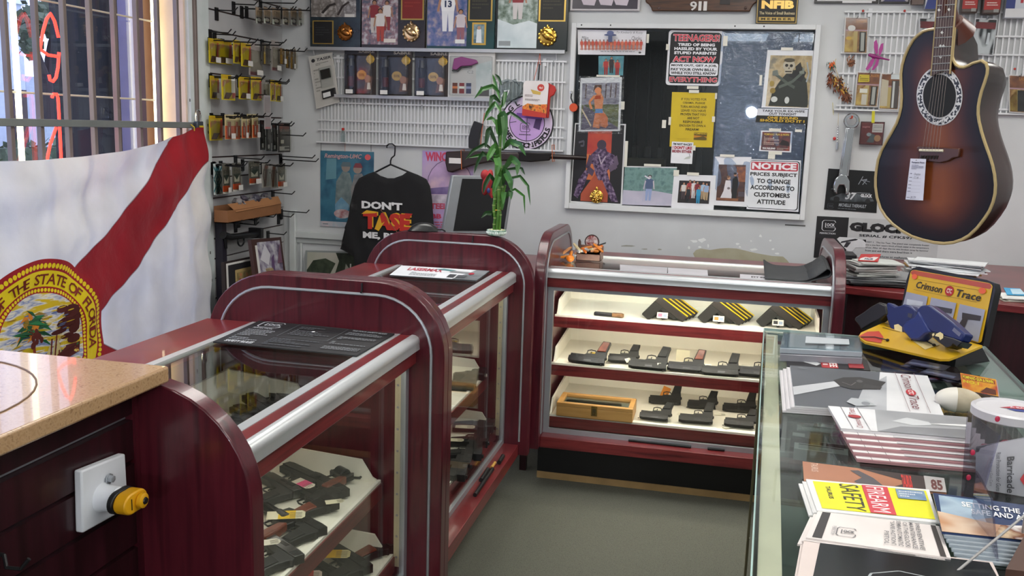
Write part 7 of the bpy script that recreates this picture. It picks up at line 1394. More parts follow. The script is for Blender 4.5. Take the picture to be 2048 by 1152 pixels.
flatstack('flyer', 'black and red product flyer behind the grey catalogs', 'flyer', [(1572, 712), (1733, 719), (1741, 741), (1574, 733)], 1, .002,
     [('p', [(.04, .5), (.2, .9), (.42, .4), (.36, .2), (.2, .5)], '#b8babc'), ('r', .42, .03, .62, .97, '#9a1c22'), ('t', 'FREE', .52, .12, .61, .9, {'b': .03, 'r': -90}, '#d8ccc8'), ('lines', .44, .2, .5, .8, 2, '#d8c0c0'), ('r', .75, .1, .93, .8, '#8a1c22'), ('lines', .3, .6, .4, .9, 2, '#c8c8c8')], '#1c191a', rough=.3)
# clamshell boxes
t = thing('clamshell_box', 'clear hinged plastic box on top, back left corner of the glass counter', 'box', PZ(1642, 700, ZC))
q = QZ([(1567, 667), (1719, 675), (1725, 704), (1560, 696)], ZC+.034)
m = MB(); m.hexa([p+V((0, 0, -.014)) for p in q][::-1], [p for p in q][::-1], C('#a4acb4', .15, .0, .1, coat=.3)); m.build('tray', t, bevel=.002)
m = MB(); m.hexa([p+V((0, 0, .0006)) for p in q][::-1], [p+V((0, 0, .004)) for p in q][::-1], GL('#e6ecee', .05, 1.5)); fn, n = quadmap(q); m.hexa([fn(a, b, 14) for a, b in ((.3, .3), (.85, .35), (.85, .7), (.3, .75))], [fn(a, b, 20) for a, b in ((.3, .3), (.85, .35), (.85, .7), (.3, .75))], C('#b4babf', .25)); m.build('lid', t)
m = MB(); m.hexa([p+V((.001, -.004, -.034)) for p in q][::-1], [p+V((.001, -.004, -.0145)) for p in q][::-1], C('#8a8a92', .15, .0, .12, coat=.3)); m.build('clamshell_box', label='lower clear plastic box under the topmost one, back left counter corner', cat='box', bevel=.002)
# dark glossy card pile, pad, stone
rg = random.Random(17); pc = PZ(1862, 757, ZC)
for k in range(9):
    c = pc+V((rg.uniform(-.06, .07), rg.uniform(-.05, .06), .0006+.0022*k)); a = rg.uniform(-.7, .7); R = Matrix.Translation(c) @ Matrix.Rotation(a, 4, 'Z') @ Matrix.Rotation(rg.uniform(-.03, .03), 4, 'X')
    m = MB(R); m.box(-.045, -.03, 0, .045, .03, .0012, C('#1e1d26', .2)); m.box(-.04, -.02, .0013, .03, .0, .0016, BL('#2c2c3c', '#5a5a70', '#8a3a4a' if k % 3 == 0 else '#3c4a5a', s=30, r=.2)); m.build('card', label='dark glossy card in the loose pile behind the stone', cat='card', group='dark card pile on the glass counter')
q = [PZ(1925, 779, ZC+.001), PZ(1997, 793, ZC+.001)]; up = V((-.004, .020, .034)); F = [q[0]+up, q[1]+up, q[1], q[0]]
sheet('card_pad', 'thick yellow and orange card pad leaning behind the stone', 'cards', F, [('r', 0, 0, 1, 1, BL('#c8641c', '#d89a20', '#a83a1c', s=30)), ('r', .04, .68, .96, .92, '#8a2a1c'), ('t', 'POMPANO GUN & PAWN', .06, .7, .92, .9, {'b': .04}, '#d8c820'), ('t', 'NO.1', .06, .45, .5, .62, {'b': .03}, '#d8c820'), ('p', [(.5, .05), (.7, .4), (.95, .35), (.95, .05)], '#5a2c1c')], '#d8a8b0', .014, rough=.4)
c = PZ(1916, 814, ZC+.012); t = thing('painted_stone', 'smooth egg shaped stone, half white and half tan, behind the tub', 'stone', V((c.x, c.y, ZC)))
m = MB(); c.z = ZC+.027; Rz = Matrix.Rotation(-.12, 3, 'Z'); m.ell(c, (.046, .030, .026), BL('#a89c84', '#c2b8a0', s=22, r=.5), 24, 14, Rz); m.build('stone', t)
m = MB(); vs = []
m.grid(lambda u, v: c+Rz @ V((-.0465*math.cos(u*1.45), .0305*math.sin(u*1.45)*math.cos(v*6.2832), .0265*math.sin(u*1.45)*math.sin(v*6.2832))), 10, 24, C('#d6d2c8', .45)); m.build('white_half', t, label='white painted end')
# clear tub with lid, silver pouch, acrylic holder
c = PZ(2026, 815, ZC+.115); t = thing('plastic_tub', 'round clear tub with a translucent white lid and red blue badge', 'tub', V((c.x, c.y, ZC)))
r = .064; m = MB(); z = ZC+.001; m.lathe([(r*.86, z), (r*.9, z+.005), (r*.96, ZC+.098)], GL('#eceaea', .1, 1.45), 32, (c.x, c.y, 0)); m.build('body', t)
m = MB(); m.lathe([(r*.98, ZC+.097), (r*1.02, ZC+.099), (r*1.02, ZC+.112), (r*.95, ZC+.115), (r*.9, ZC+.111), (.0, ZC+.111)], C('#c4c2c6', .35, v=.02), 36, (c.x, c.y, 0)); m.build('lid', t)
m = MB(); lc = V((c.x+.01, c.y+.005, ZC+.1115)); P_ = lambda a, b_: lc+V((a, b_, .0004))
m.poly([P_(-.03, .0), P_(0, .018), P_(.035, .012), (P_(.03, .0))], C('#a82c3c')); m.poly([P_(-.02, -.004), P_(.03, -.002), P_(.032, -.016), P_(-.008, -.016)], C('#2c3a80')); vs, fs, _ = glyph("A BABY", .03); m.add([P_(-.012+.036*a, .003+.008*b_)+V((0, 0, .0004)) for a, b_ in vs], fs, C('#e0c8d0')); m.build('badge', t, flat=True)
rg = random.Random(3); m = MB()
for k in range(22): a = rg.uniform(0, 6.28); q = rg.uniform(0, .042); m.ell((c.x+q*math.cos(a), c.y+q*math.sin(a), ZC+.014+rg.uniform(0, .03)), (.01, .01, .01), C(rg.choice(['#8a8088', '#b8b0b8', '#5a5058', '#b8586c']), .3), 7, 5)
m.build('contents', t, kind='stuff')
pl = PZ(2002, 985, ZC); npl = V((-.25, -1, .35)).normalized(); t = thing('silver_pouch', 'silver grey pouch of rust protection wipes in front of the tub', 'pouch', pl)
q = [onplane(x, y, pl, npl) for x, y in ((1952, 893), (2085, 868), (2085, 1012), (1948, 996))]; lo = min(p.z for p in q)
for p in q:
    if p.z < ZC+.001: p.z = ZC+.001
fn, n = quadmap(q); m = MB(); GP = BL('#8c8c92', '#a2a2a8', s=8, r=.35)
m.grid(lambda u, v: fn(u, v)+n*(.012*math.sin(math.pi*u)*math.sin(math.pi*v)), 12, 12, GP); m.grid(lambda u, v: fn(1-u, v)-n*(.012*math.sin(math.pi*u)*math.sin(math.pi*v)), 12, 12, GP); m.build('pouch', t)
f2 = lambda u, v, k=0: fn(u, v, k)+n*(.0126*math.sin(math.pi*u)*math.sin(math.pi*v)); m = MB()
print_on(m, f2, [('r', .0, .86, 1, .99, '#4c4a50'), ('t', 'Barricade', .47, .02, .58, .68, {'b': .02, 'r': -90}, '#3c3c40'), ('t', 'Rust Protection for Guns', .31, .02, .38, .78, {'r': -90}, '#4a4a50'), ('t', 'Take Along Gun Care', .2, .1, .26, .7, {'r': -90}, '#6a6a70'), ('p', [(.66, .28), (.78, .1), (.84, .3), (.78, .48)], '#b02c34'), ('r', .82, .3, .88, .52, '#3c5aa0'), ('t', 'BIRCHWOOD', .72, .22, .77, .38, {'r': -90, 'b': .02}, '#e8d8d8')]); m.build('print', t, flat=True)
AC = GL('#dcdae2', .04, 1.5, gain=1.3)
t = thing('brochure_holder', 'clear acrylic brochure holder standing in front of the silver pouch', 'holder', PZ(1960, 1060, ZC))
def pane(pts, th, nm, lab=None):
    n = (pts[1]-pts[0]).cross(pts[2]-pts[0]).normalized()*th; m = MB(); m.hexa(pts, [p+n for p in pts], AC); return m.build(nm, t, label=lab)
s0 = PZ(1930, 1000, ZC+.001); bx = lambda dx, dy, dz: s0+V((dx, dy, dz))
A1 = PZ(1945, 1062, ZC+.001); B1 = PZ(1998, 1128, ZC+.001)
n1 = (B1-A1).cross(V((0, 0, 1))).normalized()
tp = [onplane(x, y, A1, n1) for x, y in ((1955, 942), (1986, 998))]
pane([A1, B1, tp[1], tp[0]], .003, 'front_fin')
B0 = PZ(1922, 990, ZC+.001); n2 = V((.6, -.8, 0)).normalized(); pane([B0, onplane(1960, 1003, B0, n2), onplane(1998, 870, B0, n2), onplane(1934, 822, B0, n2)], .003, 'back_panel')
n3 = V((-1, 0, .1)).normalized(); e0 = PZ(1905, 1152, ZC+.001)
pane([PZ(1900, 1150, ZC+.001), PZ(2046, 1150, ZC+.001), PZ(2060, 1000, ZC+.001)+V((0, 0, .09)), PZ(1990, 1010, ZC+.001)+V((0, 0, .012))], .003, 'slanted_side') if False else None
a, b_ = PZ(1905, 1150, ZC+.002), PZ(2050, 1030, ZC+.05); m = MB(); m.tube([a, b_], .0018, C('#a8a6a4', .2), 6); m.tube([b_, V((b_.x, b_.y, ZC))], .0018, C('#a8a6a4', .2), 6); m.build('edge_rod', t, label='polished acrylic edge')
m = MB()
for x, y in ((1945, 905), (1937, 955), (1995, 838)): p = onplane(x, y, B0+n2*.004, n2); m.ell(p, (.004, .001, .005), C('#b8284a', .3), 10, 6)
m.build('red_stickers', t, kind='stuff')
# brochures
flatstack('brochure', 'tan and black pistol brochure lying behind the yellow brochures', 'brochure', [(1605, 923), (1888, 958), (1893, 987), (1608, 962)], 1, .003,
     [('p', [(0, 0), (0, 1), (.4, 1), (.7, .55), (.7, .3), (.6, 0)], BL('#b0785a', '#a06a50', s=6, r=.3)), ('p', [(.4, 1), (.7, .55), (.7, .3), (.6, 0), (.86, 0), (.86, 1)], '#2c1c1a'), ('p', [(.36, .2), (.38, .1), (.56, .12), (.5, .5), (.4, .85), (.34, .8), (.42, .45)], '#4a4448'), ('t', 'TAURUS', .06, .5, .11, .95, {'r': -90}, '#e0c8b8'), ('t', 'TAURUS', .7, .1, .77, .9, {'b': .04}, '#c83028'), ('r', .86, 0, 1, 1, '#a8a4a2'), ('t', '85', .9, .1, .98, .8, {'b': .04}, '#5a2a28')], '#a87858', rough=.3)
flatstack('brochure', 'yellow firearm safety brochure, topmost of its pile', 'brochure', [(1612, 958), (1858, 979), (1880, 1046), (1634, 1021)], 3, .003,
     [('r', .05, .08, .97, .94, '#d8d40c'), ('t', 'TAURUS', .14, .4, .18, .8, {'b': .03, 'r': -90}, '#2c2c14'), ('t', 'SAFETY', .26, .1, .42, .92, {'b': .0, 'r': -90}, '#2a2a12'), ('r', .45, .08, .66, .94, '#c03440'), ('t', 'FIREARM', .48, .12, .62, .9, {'b': .0, 'r': -90}, '#f0dcdc'), ('r', .72, .6, .95, .9, BL('#5a7aa0', '#8aa0b0', s=24)), ('lines', .74, .64, .93, .86, 3, '#d0d4d8')], '#dcdcda', (-.006, -.004), edge='#d4d4d2', rough=.35)
flatstack('brochure', 'white pistol maintenance brochure with a black bar, topmost of its pile', 'brochure', [(1636, 1022), (1878, 1052), (1902, 1116), (1612, 1075)], 3, .003,
     [('r', .04, .04, .11, .98, '#262224'), ('r', .93, .0, .97, .98, '#2c2422')]+logo_g(.20, .2, .34, .5, '#5a5a5e')+[('t', 'PERFECTION', .16, .2, .19, .5, {'r': -90}, '#8a8a8e')]+[('t', s_, .8-.05*i, .1, .835-.05*i, .95-(.0, .0, .02, .0, .04, .42)[i], {'b': .01, 'r': -90}, '#6a686a') for i, s_ in enumerate(('PREVENTIVE', 'MAINTENANCE', 'OF THE GLOCK', 'SEMI-AUTOMATIC', '"SAFE ACTION"', 'PISTOL'))], '#dcd4d0', (-.006, -.006), edge='#d8d0cc', rough=.35)
flatstack('brochure', 'torn edged pale booklet with a black glossy cover at the bottom edge', 'brochure', [(1608, 1078), (1985, 1124), (2020, 1200), (1590, 1180)], 2, .003,
     [('p', [(.07, 0), (.09, .95), (.98, .96), (1, 0)], BL('#1c2022', '#2c3234', s=3, r=.15)), ('l', [(.3, .05), (.36, .4), (.5, .5), (.66, .4), (.74, .1)], .014, '#9aa0a2'), ('l', [(.46, .05), (.52, .25), (.62, .2)], .01, '#b8bcc0')], '#d4c6c0', (-.004, -.003), edge='#d0c4be', rough=.2)
flatstack('brochure', 'blue brochure about a safe America with a flag photo, topmost of its pile', 'brochure', [(1866, 986), (2075, 1014), (2090, 1086), (1884, 1064)], 7, .0032,
     [('p', [(0, 0), (1, 0), (1, 1), (0, 1)], BL('#223458', '#2a3c64', s=3, r=.25)), ('p', [(.02, .02), (.5, .02), (.42, .95), (.05, .95)], BL('#5a86ac', '#a8bcca', '#3a5a88', s=5, r=.25)), ('p', [(.0, .0), (1, .0), (1, .3), (.5, .34), (.0, .5)], BL('#b88054', '#d8c0a8', '#9a6038', s=7, r=.25)), ('p', [(.5, .0), (1, .0), (1, .42), (.6, .32)], BL('#c8b090', '#7a4428', '#e0dcd8', s=24, r=.25)), ('t', 'SETTING THE AMERICAN', .26, .7, 1.3, .84, {'b': .02}, '#e0e0e0'), ('t', 'SAFE AND AFFORDABLE', .34, .52, 1.3, .66, {'b': .02}, '#e0e0e0')], '#2a3c64', (.002, -.007), edge='#9aa4ac', rough=.25)
# leather strip at the far corner
m = MB(); a = PZ(2010, 1152, ZC); b_ = PZ(2060, 1050, ZC+.05); m.hexa([a, a+V((.05, 0, 0)), b_+V((.05, 0, -.048)), V((b_.x, b_.y, ZC+.002))], [a+V((0, 0, .01)), a+V((.05, 0, .01)), b_+V((.05, 0, 0)), b_], C('#4a2c20', .5, v=.2)); m.build('brown_booklet', label='brown edged booklet cut off at the bottom right corner', cat='booklet')
# goods lying inside the showcase
rg = random.Random(40); zi = .7425
for k, (x, y, w, d, h, col, lab) in enumerate(((1640, 880, .12, .05, .03, '#a8b0ac', 'pale carded box under the catalogs inside the glass counter'), (1640, 920, .13, .05, .03, '#b0b6b2', 'second pale carded box inside the glass counter'), (1655, 960, .12, .04, .03, '#9aa4a0', 'third pale carded box inside the glass counter'), (1600, 890, .05, .06, .03, '#2c302e', 'dark holster inside the glass counter by the frame'), (1775, 764, .16, .03, .02, '#5a6c66', 'green grey knife in its sleeve inside the glass counter'), (1800, 775, .14, .03, .02, '#7a8a84', 'pale knife sleeve inside the glass counter'), (1735, 757, .10, .04, .02, '#48564f', 'dark green sleeve behind inside the glass counter'), (1665, 785, .05, .14, .03, '#6c7c76', 'grey upright carded pack inside the glass counter'), (1840, 900, .1, .05, .04, '#4a4448', 'dark box with red trim inside the glass counter'), (1780, 925, .14, .04, .03, '#7a5a4c', 'brown leather sheath inside the glass counter'), (1665, 1000, .06, .10, .04, '#1c1e1e', 'black bag inside the glass counter near the yellow brochures'), (1850, 790, .10, .1, .03, '#56645f', 'grey tray of parts inside the glass counter'), (1740, 792, .15, .05, .02, '#3c4844', 'dark strip of cards inside the glass counter'))):
    c = PZ(x, y, zi if y > 800 else .9006); R = Matrix.Translation(c) @ Matrix.Rotation(rg.uniform(-.2, .2), 4, 'Z'); m = MB(R); m.box(-w/2, -d/2, 0, w/2, d/2, h, C(col, .4)); m.box(-w*.42, -d*.36, h+.0002, w*.2, d*.1, h+.0008, C(rg.choice(['#c8ccc8', '#8a9490', '#5a3a38', '#d0d4d0']), .5)); m.box(-w*.42, d*.2, h+.0002, w*.42, d*.36, h+.0008, C('#2c3634', .5)); m.build('boxed_goods', label=lab, cat='box', bevel=.002)
# pistol display stand with blue dummy guns
ZB = ZC+.045
A_, B_ = PZ(1797, 640, ZB), PZ(1965, 691, ZB)
t = thing('display_stand', 'yellow laser sight display stand with a printed back panel, far end of the counter', 'stand', V(((A_.x+B_.x)/2, (A_.y+B_.y)/2, ZC)))
front = [PZ(x, y, ZB-.022) for x, y in ((1716, 676), (1884, 718))]
dirw = (B_-A_).normalized(); back = V((0, 0, 1)).cross(dirw).normalized()
nb = (dirw.cross(V((0, 0, 1)).cross(dirw) if False else (V((0, 0, 1))+back*.22))).normalized()
YW = BL('#c89a1c', '#d6ac24', s=4, r=.3)
plat = [(1716, 674), (1722, 665), (1783, 638), (1797, 640), (1965, 691), (1912, 713), (1898, 718), (1880, 718), (1730, 684)]
npf = (B_-A_).cross(front[1]-A_).normalized()
m = MB(); F = [onplane(x, y, A_, npf) for x, y in plat]; n = len(F); up = npf if npf.z > 0 else -npf; m.add(F+[p-up*.006 for p in F], [tuple(range(n)), tuple(range(2*n-1, n-1, -1))]+[(i, i+n, (i+1) % n+n, (i+1) % n) for i in range(n)], YW)
m.poly([onplane(x, y, A_, npf)+up*.0012 for x, y in ((1718, 673), (1735, 664), (1758, 663), (1767, 675), (1762, 687), (1732, 682))], C('#b83a2c', .35)); m.poly([onplane(x, y, A_, npf)+up*.0012 for x, y in ((1816, 676), (1850, 664), (1880, 690), (1850, 700))], C('#d8c48a', .35))
for k in range(3): m.poly([onplane(x, y, A_, npf)+up*.0012 for x, y in ((1765+4*k, 655-4*k), (1800, 664-3*k), (1800, 665-3*k), (1765+4*k, 656-4*k))], C('#6a5418'))
pb = m.build('platform', t, flat=True)
m = MB(); G0 = [F[0], F[7], F[5], B_, A_]; m.add([p-up*.007 for p in G0]+[V((p.x, p.y, ZC+.001)) for p in [F[0].lerp(A_, .25), F[7].lerp(B_, .15), F[5], B_+back*.03, A_+back*.03]], [(0, 1, 2, 3, 4), (9, 8, 7, 6, 5)]+[(i, i+5, (i+1) % 5+5, (i+1) % 5) for i in range(5)], C('#0e0e10', .25)); m.build('base', t)
def PB(x, y, d=0.): return onplane(x, y, A_-nb*d if nb.dot(EYE-A_) < 0 else A_+nb*d, nb)
tow = nb if nb.dot(EYE-A_) > 0 else -nb
pan = [(1797, 640), (1813, 560), (1818, 545), (1826, 536), (1838, 533), (1974, 560), (1988, 566), (1991, 580), (1986, 600), (1966, 691)]
m = MB(); F = [onplane(x, y, A_, nb) for x, y in pan]; n = len(F); m.add(F+[p-tow*.02 for p in F], [tuple(range(n)), tuple(range(2*n-1, n-1, -1))]+[(i, i+n, (i+1) % n+n, (i+1) % n) for i in range(n)], C('#101012', .3)); m.build('back_panel', t)
q = [PB(*p) for p in ((1822, 537), (1989, 566), (1964, 689), (1800, 640))]; fn = lambda u, v, k=0: (q[0]*(1-u)+q[1]*u)*v+(q[3]*(1-u)+q[2]*u)*(1-v)+tow*(.0006+k*.0003)
m = MB(); gp_ = BL('#8c8ea0', '#a4a6b4', s=6, r=.3)
print_on(m, fn, [('p', [(a, b_) for a, b_ in rounded(.985, .985, .06, 5, .008, .0)], YW), ('p', [(.03, .89), (.97, .89), (.985, .93), (.96, .975), (.04, .975), (.012, .93)], BL('#a83a34', '#b85838', s=5, r=.3)), ('l', [(.12, .82), (.88, .84)], .006, '#8a6a14'), ('l', [(.1, .62), (.86, .64)], .006, '#8a6a14'), ('t', 'Crimson', .12, .66, .45, .79, {'b': .02, 's': .2}, '#2a2420'), ('e', .535, .73, .052, .09, '#a81c20'), ('t', 'CTC', .505, .69, .565, .77, {'b': .03}, '#e8d8d0'), ('t', 'Trace', .62, .66, .9, .79, {'b': .02, 's': .2}, '#2a2420'), ('e', .08, .86, .035, .05, '#e0603c'), ('e', .9, .84, .04, .05, '#e0603c'), ('p', [(.0, .02), (.3, .02), (.3, .55), (.02, .55)], gp_), ('p', [(.345, .02), (.64, .02), (.65, .55), (.345, .55)], gp_), ('p', [(.69, .02), (.97, .02), (.975, .55), (.69, .55)], gp_)]+[('p', [(x+.06, .32), (x+.26, .36), (x+.26, .44), (x+.05, .42)], c_) for x, c_ in ((.0, '#c0c4cc'), (.36, '#3a3840'), (.69, '#3a3438'))]+[('p', [(x+.07, .33), (x+.13, .34), (x+.10, .1), (x+.02, .12)], c_) for x, c_ in ((.0, '#b0b4bc'), (.36, '#4a4850'), (.69, '#3a3438'))])
m.build('print', t, flat=True)
def gplane(d): p0 = A_+tow*d; return lambda x, y: onplane(x, y, p0, nb)
def plate_(nm, root, pts, d, th, mat, lab=None, bev=.003):
    f = gplane(d); m = MB(); F = [f(x, y) for x, y in pts]; n = len(F); m.add(F+[p-tow*th for p in F], [tuple(range(n)), tuple(range(2*n-1, n-1, -1))]+[(i, i+n, (i+1) % n+n, (i+1) % n) for i in range(n)], mat); return m.build(nm, root, label=lab, bevel=bev)
BLUE = C('#14245c', .35, v=.12); BLUE2 = C('#1a2e70', .3, v=.1); WGL = C('#e8d8a0', .5)
r1 = thing('dummy_revolver', 'blue dummy revolver with a long black grip, left on the display stand', 'dummy gun', gplane(.06)(1790, 672))
plate_('grip', r1, [(1757, 604), (1772, 610), (1774, 628), (1758, 640), (1742, 648), (1722, 660), (1716, 650), (1708, 640), (1710, 634), (1726, 624), (1742, 612)], .07, .03, C('#161618', .35), 'long black rubber grip', .006)
plate_('frame', r1, [(1775, 604), (1790, 613), (1800, 611), (1808, 608), (1822, 612), (1832, 622), (1830, 640), (1815, 650), (1812, 664), (1800, 668), (1784, 664), (1777, 650), (1772, 632), (1768, 618)], .066, .026, BLUE, None, .004)
plate_('trigger_gap', r1, [(1788, 650), (1796, 648), (1804, 654), (1804, 664), (1796, 666), (1789, 660)], .0668, .0012, WGL, 'yellow seen through the trigger guard', 0)
plate_('side_plate', r1, [(1816, 626), (1824, 628), (1823, 636), (1815, 634)], .0668, .001, C('#3a3c4a', .4), None, 0)
r2 = thing('dummy_pistol', 'blue dummy pistol with a black laser guard, right on the display stand', 'dummy gun', gplane(.09)(1860, 690))
plate_('slide', r2, [(1832, 620), (1842, 611), (1856, 609), (1862, 612), (1900, 640), (1930, 668), (1922, 683), (1905, 678), (1862, 664), (1840, 640)], .105, .03, BLUE, None, .004)
plate_('grip', r2, [(1836, 620), (1846, 636), (1862, 664), (1850, 668), (1836, 680), (1822, 680), (1806, 664), (1804, 652), (1812, 642), (1828, 634)], .107, .034, BLUE2, None, .005)
plate_('laser_guard', r2, [(1856, 664), (1868, 664), (1890, 672), (1905, 676), (1924, 684), (1914, 694), (1906, 688), (1902, 693), (1893, 696), (1876, 684), (1862, 672)], .108, .036, C('#131315', .35), 'black laser guard', .002)
for k, pts in enumerate(([(1872, 668), (1880, 664), (1886, 668), (1886, 676), (1880, 680), (1878, 674), (1870, 672)], [(1864, 668), (1868, 666), (1869, 670), (1865, 673)])): plate_('guard_gap', r2, pts, .1086, .0012, WGL, 'yellow seen through the guard', 0)
plate_('side_plate', r2, [(1908, 655), (1922, 667), (1918, 673), (1904, 661)], .1058, .001, C('#6a6c84', .4), None, 0)
for root, d, (x, y) in ((r1, .05, (1800, 664)), (r2, .07, (1895, 688))):
    m = MB(); f = gplane(d); a = f(x, y); b_ = PZ(x, y+8, ZB-.01); m.tube([a, V((a.x, a.y, ZB-.012))], .005, BLACK, 8); m.build('post', root, label='black mounting post')
for px in ([(1722, 674), (1750, 674), (1775, 680)], [(1822, 680), (1845, 678), (1868, 690)], [(1895, 690), (1912, 690), (1916, 682)]):
    m = MB(); pts = [onplane(x, y, A_+up*.004, npf) for x, y in px]; m.tube(pts, .0016, BLACK, 6); m.ell(pts[-1], (.005, .005, .004), BLACK, 8, 5); m.build('tether', t, label='thin black cable tether')
# ================================================================ paper piles on the back counter
ZK = .951
p = PZ(1700, 554, ZK); t = thing('carton', 'black and red small carton with barcode, beside the right end panel', 'box', p)
q = wq(1686, 510, 1712, 556, p.y); q[2].z = q[3].z = ZK
m = MB(); m.box(q[3].x, p.y, ZK, q[1].x, p.y+.14, q[0].z, C('#17171a', .4)); m.build('body', t, bevel=.002)
m = MB(); print_on(m, quadmap([a+V((0, -.0006, 0)) for a in q])[0], [('r', .02, .02, .98, .62, '#b8b8b4'), ('r', .02, .28, .98, .58, '#b02c30'), ('r', .05, .32, .85, .55, '#c9c5c0')]+[('r', .15+.07*i, .34, .18+.07*i, .52, '#26262a') for i in range(9)]+[('lines', .1, .06, .8, .22, 3, '#5a5a5c')]); m.build('print', t, flat=True)
rg = random.Random(23)
def pile(cx, cy, n, w, d, th, cols, nm, lab, cat, grp, z0=ZK, spread=.02, ang=.25, base=0., tilt=0.):
    c = PZ(cx, cy, z0); z = z0
    for k in range(n):
        a = base+rg.uniform(-ang, ang); R = Matrix.Translation((c.x+rg.uniform(-spread, spread), c.y+rg.uniform(-spread, spread), z)) @ Matrix.Rotation(a, 4, 'Z') @ Matrix.Rotation(tilt*k/n, 4, 'Y')
        cl = rg.choice(cols); m = MB(R)
        h = th*rg.uniform(.7, 1.2); f = lambda u, v: V(((u-.5)*w, (v-.5)*d, .004*math.sin(3.1*u+k)*math.sin(2.5*v+k*2)*(k > n*.4)+.0005))
        m.grid(f, 6, 6, C(cl, .6)); m.grid(lambda u, v: f(1-u, v)+V((0, 0, h*.86)) if False else f(u, v)+V((0, 0, h*.8)), 6, 6, C(cl, .6))
        e = [(0, 0), (1, 0), (1, 1), (0, 1)]; bt = [f(*q) for q in e]; m.add(bt+[q+V((0, 0, h*.8)) for q in bt], [(0, 1, 5, 4), (1, 2, 6, 5), (2, 3, 7, 6), (3, 0, 4, 7)], C(cl, .6))
        m.build(nm, label=lab if k < n-1 else lab.replace('in the', 'topmost of the'), cat=cat, group=grp, flat=True); z += h
    return c, z
c1, zt1 = pile(1760, 566, 7, .30, .22, .006, ['#3c3e40', '#55585a', '#8a8c8e', '#2c2c30', '#a8aaac', '#44474a'], 'magazine', 'dark covered magazine in the pile beside the small carton', 'magazine', 'magazine pile on the back counter', ang=.12)
c2, zt2 = pile(1742, 549, 7, .17, .13, .008, ['#c4c6c4', '#b4b6b4', '#d4d4d2', '#bcc0bc'], 'folded_newspaper', 'folded newspaper in the small pile on top of the magazines', 'newspaper', 'folded newspapers on the magazines', z0=zt1+.001, ang=.15, base=.3)
sheet('flyer', 'red edged folded flyer lying on the newspapers', 'flyer', QZ([(1722, 508), (1762, 508), (1756, 522), (1716, 520)], zt2+.006), [('p', [(.05, .0), (.8, .0), (.95, .5), (.7, .55), (.55, .4), (.3, .5), (.1, .3)], '#d8d4d2'), ('t', 'PALM', .3, .08, .7, .35, {'b': .04}, '#2c2c50')], '#b83030', .004)
m = MB(); q = PZ(1740, 516, zt2)
c3, zt3 = pile(1880, 556, 9, .27, .20, .006, ['#9ca0a0', '#7c8080', '#b8bab8', '#5a5e5e', '#a8843c', '#c4c6c4'], 'paper_sheet', 'grey sheet in the big paper pile behind the yellow display stand', 'paper', 'paper pile on the back counter', ang=.25)
pile(1890, 541, 9, .28, .13, .005, ['#d6d8da', '#cacdd0', '#dcdee0'], 'envelope', 'white envelope in the heap on the big paper pile', 'envelope', 'white envelopes on the big pile', z0=zt3+.001, ang=.22, base=-.15)
c5, zt5 = pile(2040, 600, 5, .14, .11, .003, ['#c4c4b8', '#b8b8a8', '#d4d4d0'], 'paper_sheet', 'pale sheet in the small pile at the right frame edge', 'paper', 'small paper pile at the right edge', ang=.2)
sheet('blue_slip', 'folded blue slip on the small paper pile, right edge', 'paper', QZ([(2007, 575), (2040, 577), (2052, 590), (2014, 588)], zt5+.006), [('p', [(.3, .0), (1, .1), (1, .9), (.35, .8)], '#b4d0e0')], '#3c9ac8', .003)
# ================================================================ guitar hanging from the ceiling
GA = math.radians(42); gn = V((-math.sin(GA), -math.cos(GA), 0)); g0 = PY(1870, 270, 2.35)
def gpx(x, y, d=0.): return onplane(x, y, g0+gn*d, gn)
outl = [(1870, 58), (1858, 59.5), (1846, 63), (1835, 71), (1826, 80), (1817, 95), (1809, 113), (1804, 130), (1801.6, 148), (1802, 172), (1803, 195), (1802, 214), (1798, 232), (1793, 246), (1785, 261), (1774, 280), (1763, 300), (1756, 319), (1752.6, 339), (1751, 356), (1751, 373), (1754, 395), (1761, 417), (1771, 433), (1785, 448), (1804, 462), (1824, 473), (1846, 480), (1868, 485), (1888, 487), (1907, 485), (1923, 479.5), (1938, 471), (1954, 456), (1968, 438), (1979, 421), (1986, 404), (1990, 387), (1991, 369), (1989, 349), (1985, 330), (1978, 308), (1970, 286), (1963, 264), (1958, 243), (1956, 228), (1956.5, 213), (1959, 198), (1963, 182), (1969, 165), (1974, 148), (1975, 137), (1972, 127), (1963, 121.5), (1946, 126), (1937, 131), (1928, 134.5), (1919, 134), (1912, 130), (1907, 122), (1904.5, 113), (1905, 100), (1906.6, 86), (1909.7, 57)]
t = thing('acoustic_guitar', 'sunburst cutaway acoustic guitar with a round bowl back, hanging at the right', 'guitar', gpx(1870, 487))
mt, nt, b = _new('sunburst_lacquer'); at = nt.nodes.new('ShaderNodeAttribute'); at.attribute_name = 'burst'; nz = _noise(nt, 3., (1, 1, .12)); ad = nt.nodes.new('ShaderNodeMath'); ad.operation = 'MULTIPLY_ADD'; ad.inputs[1].default_value = .16; nt.links.new(nz.outputs['Fac'], ad.inputs[0]); nt.links.new(at.outputs['Fac'], ad.inputs[2])
rp = _ramp(nt, ad.outputs[0], [(.12, (.004, .003, .003)), (.36, (.018, .005, .003)), (.66, (.085, .020, .007)), (.98, (.19, .052, .015))]); nt.links.new(rp.outputs['Color'], b.inputs['Base Color']); b.inputs['Roughness'].default_value = .3; b.inputs['Coat Weight'].default_value = .12; b.inputs['Coat Roughness'].default_value = .04; b.inputs['Specular IOR Level'].default_value = .25
cx, cy = 1868, 330
K = 14; rings = []
def medial(y):   # centre line of the body
    return 1866+(y-60)*.012
N = len(outl); vs = []; burst = []
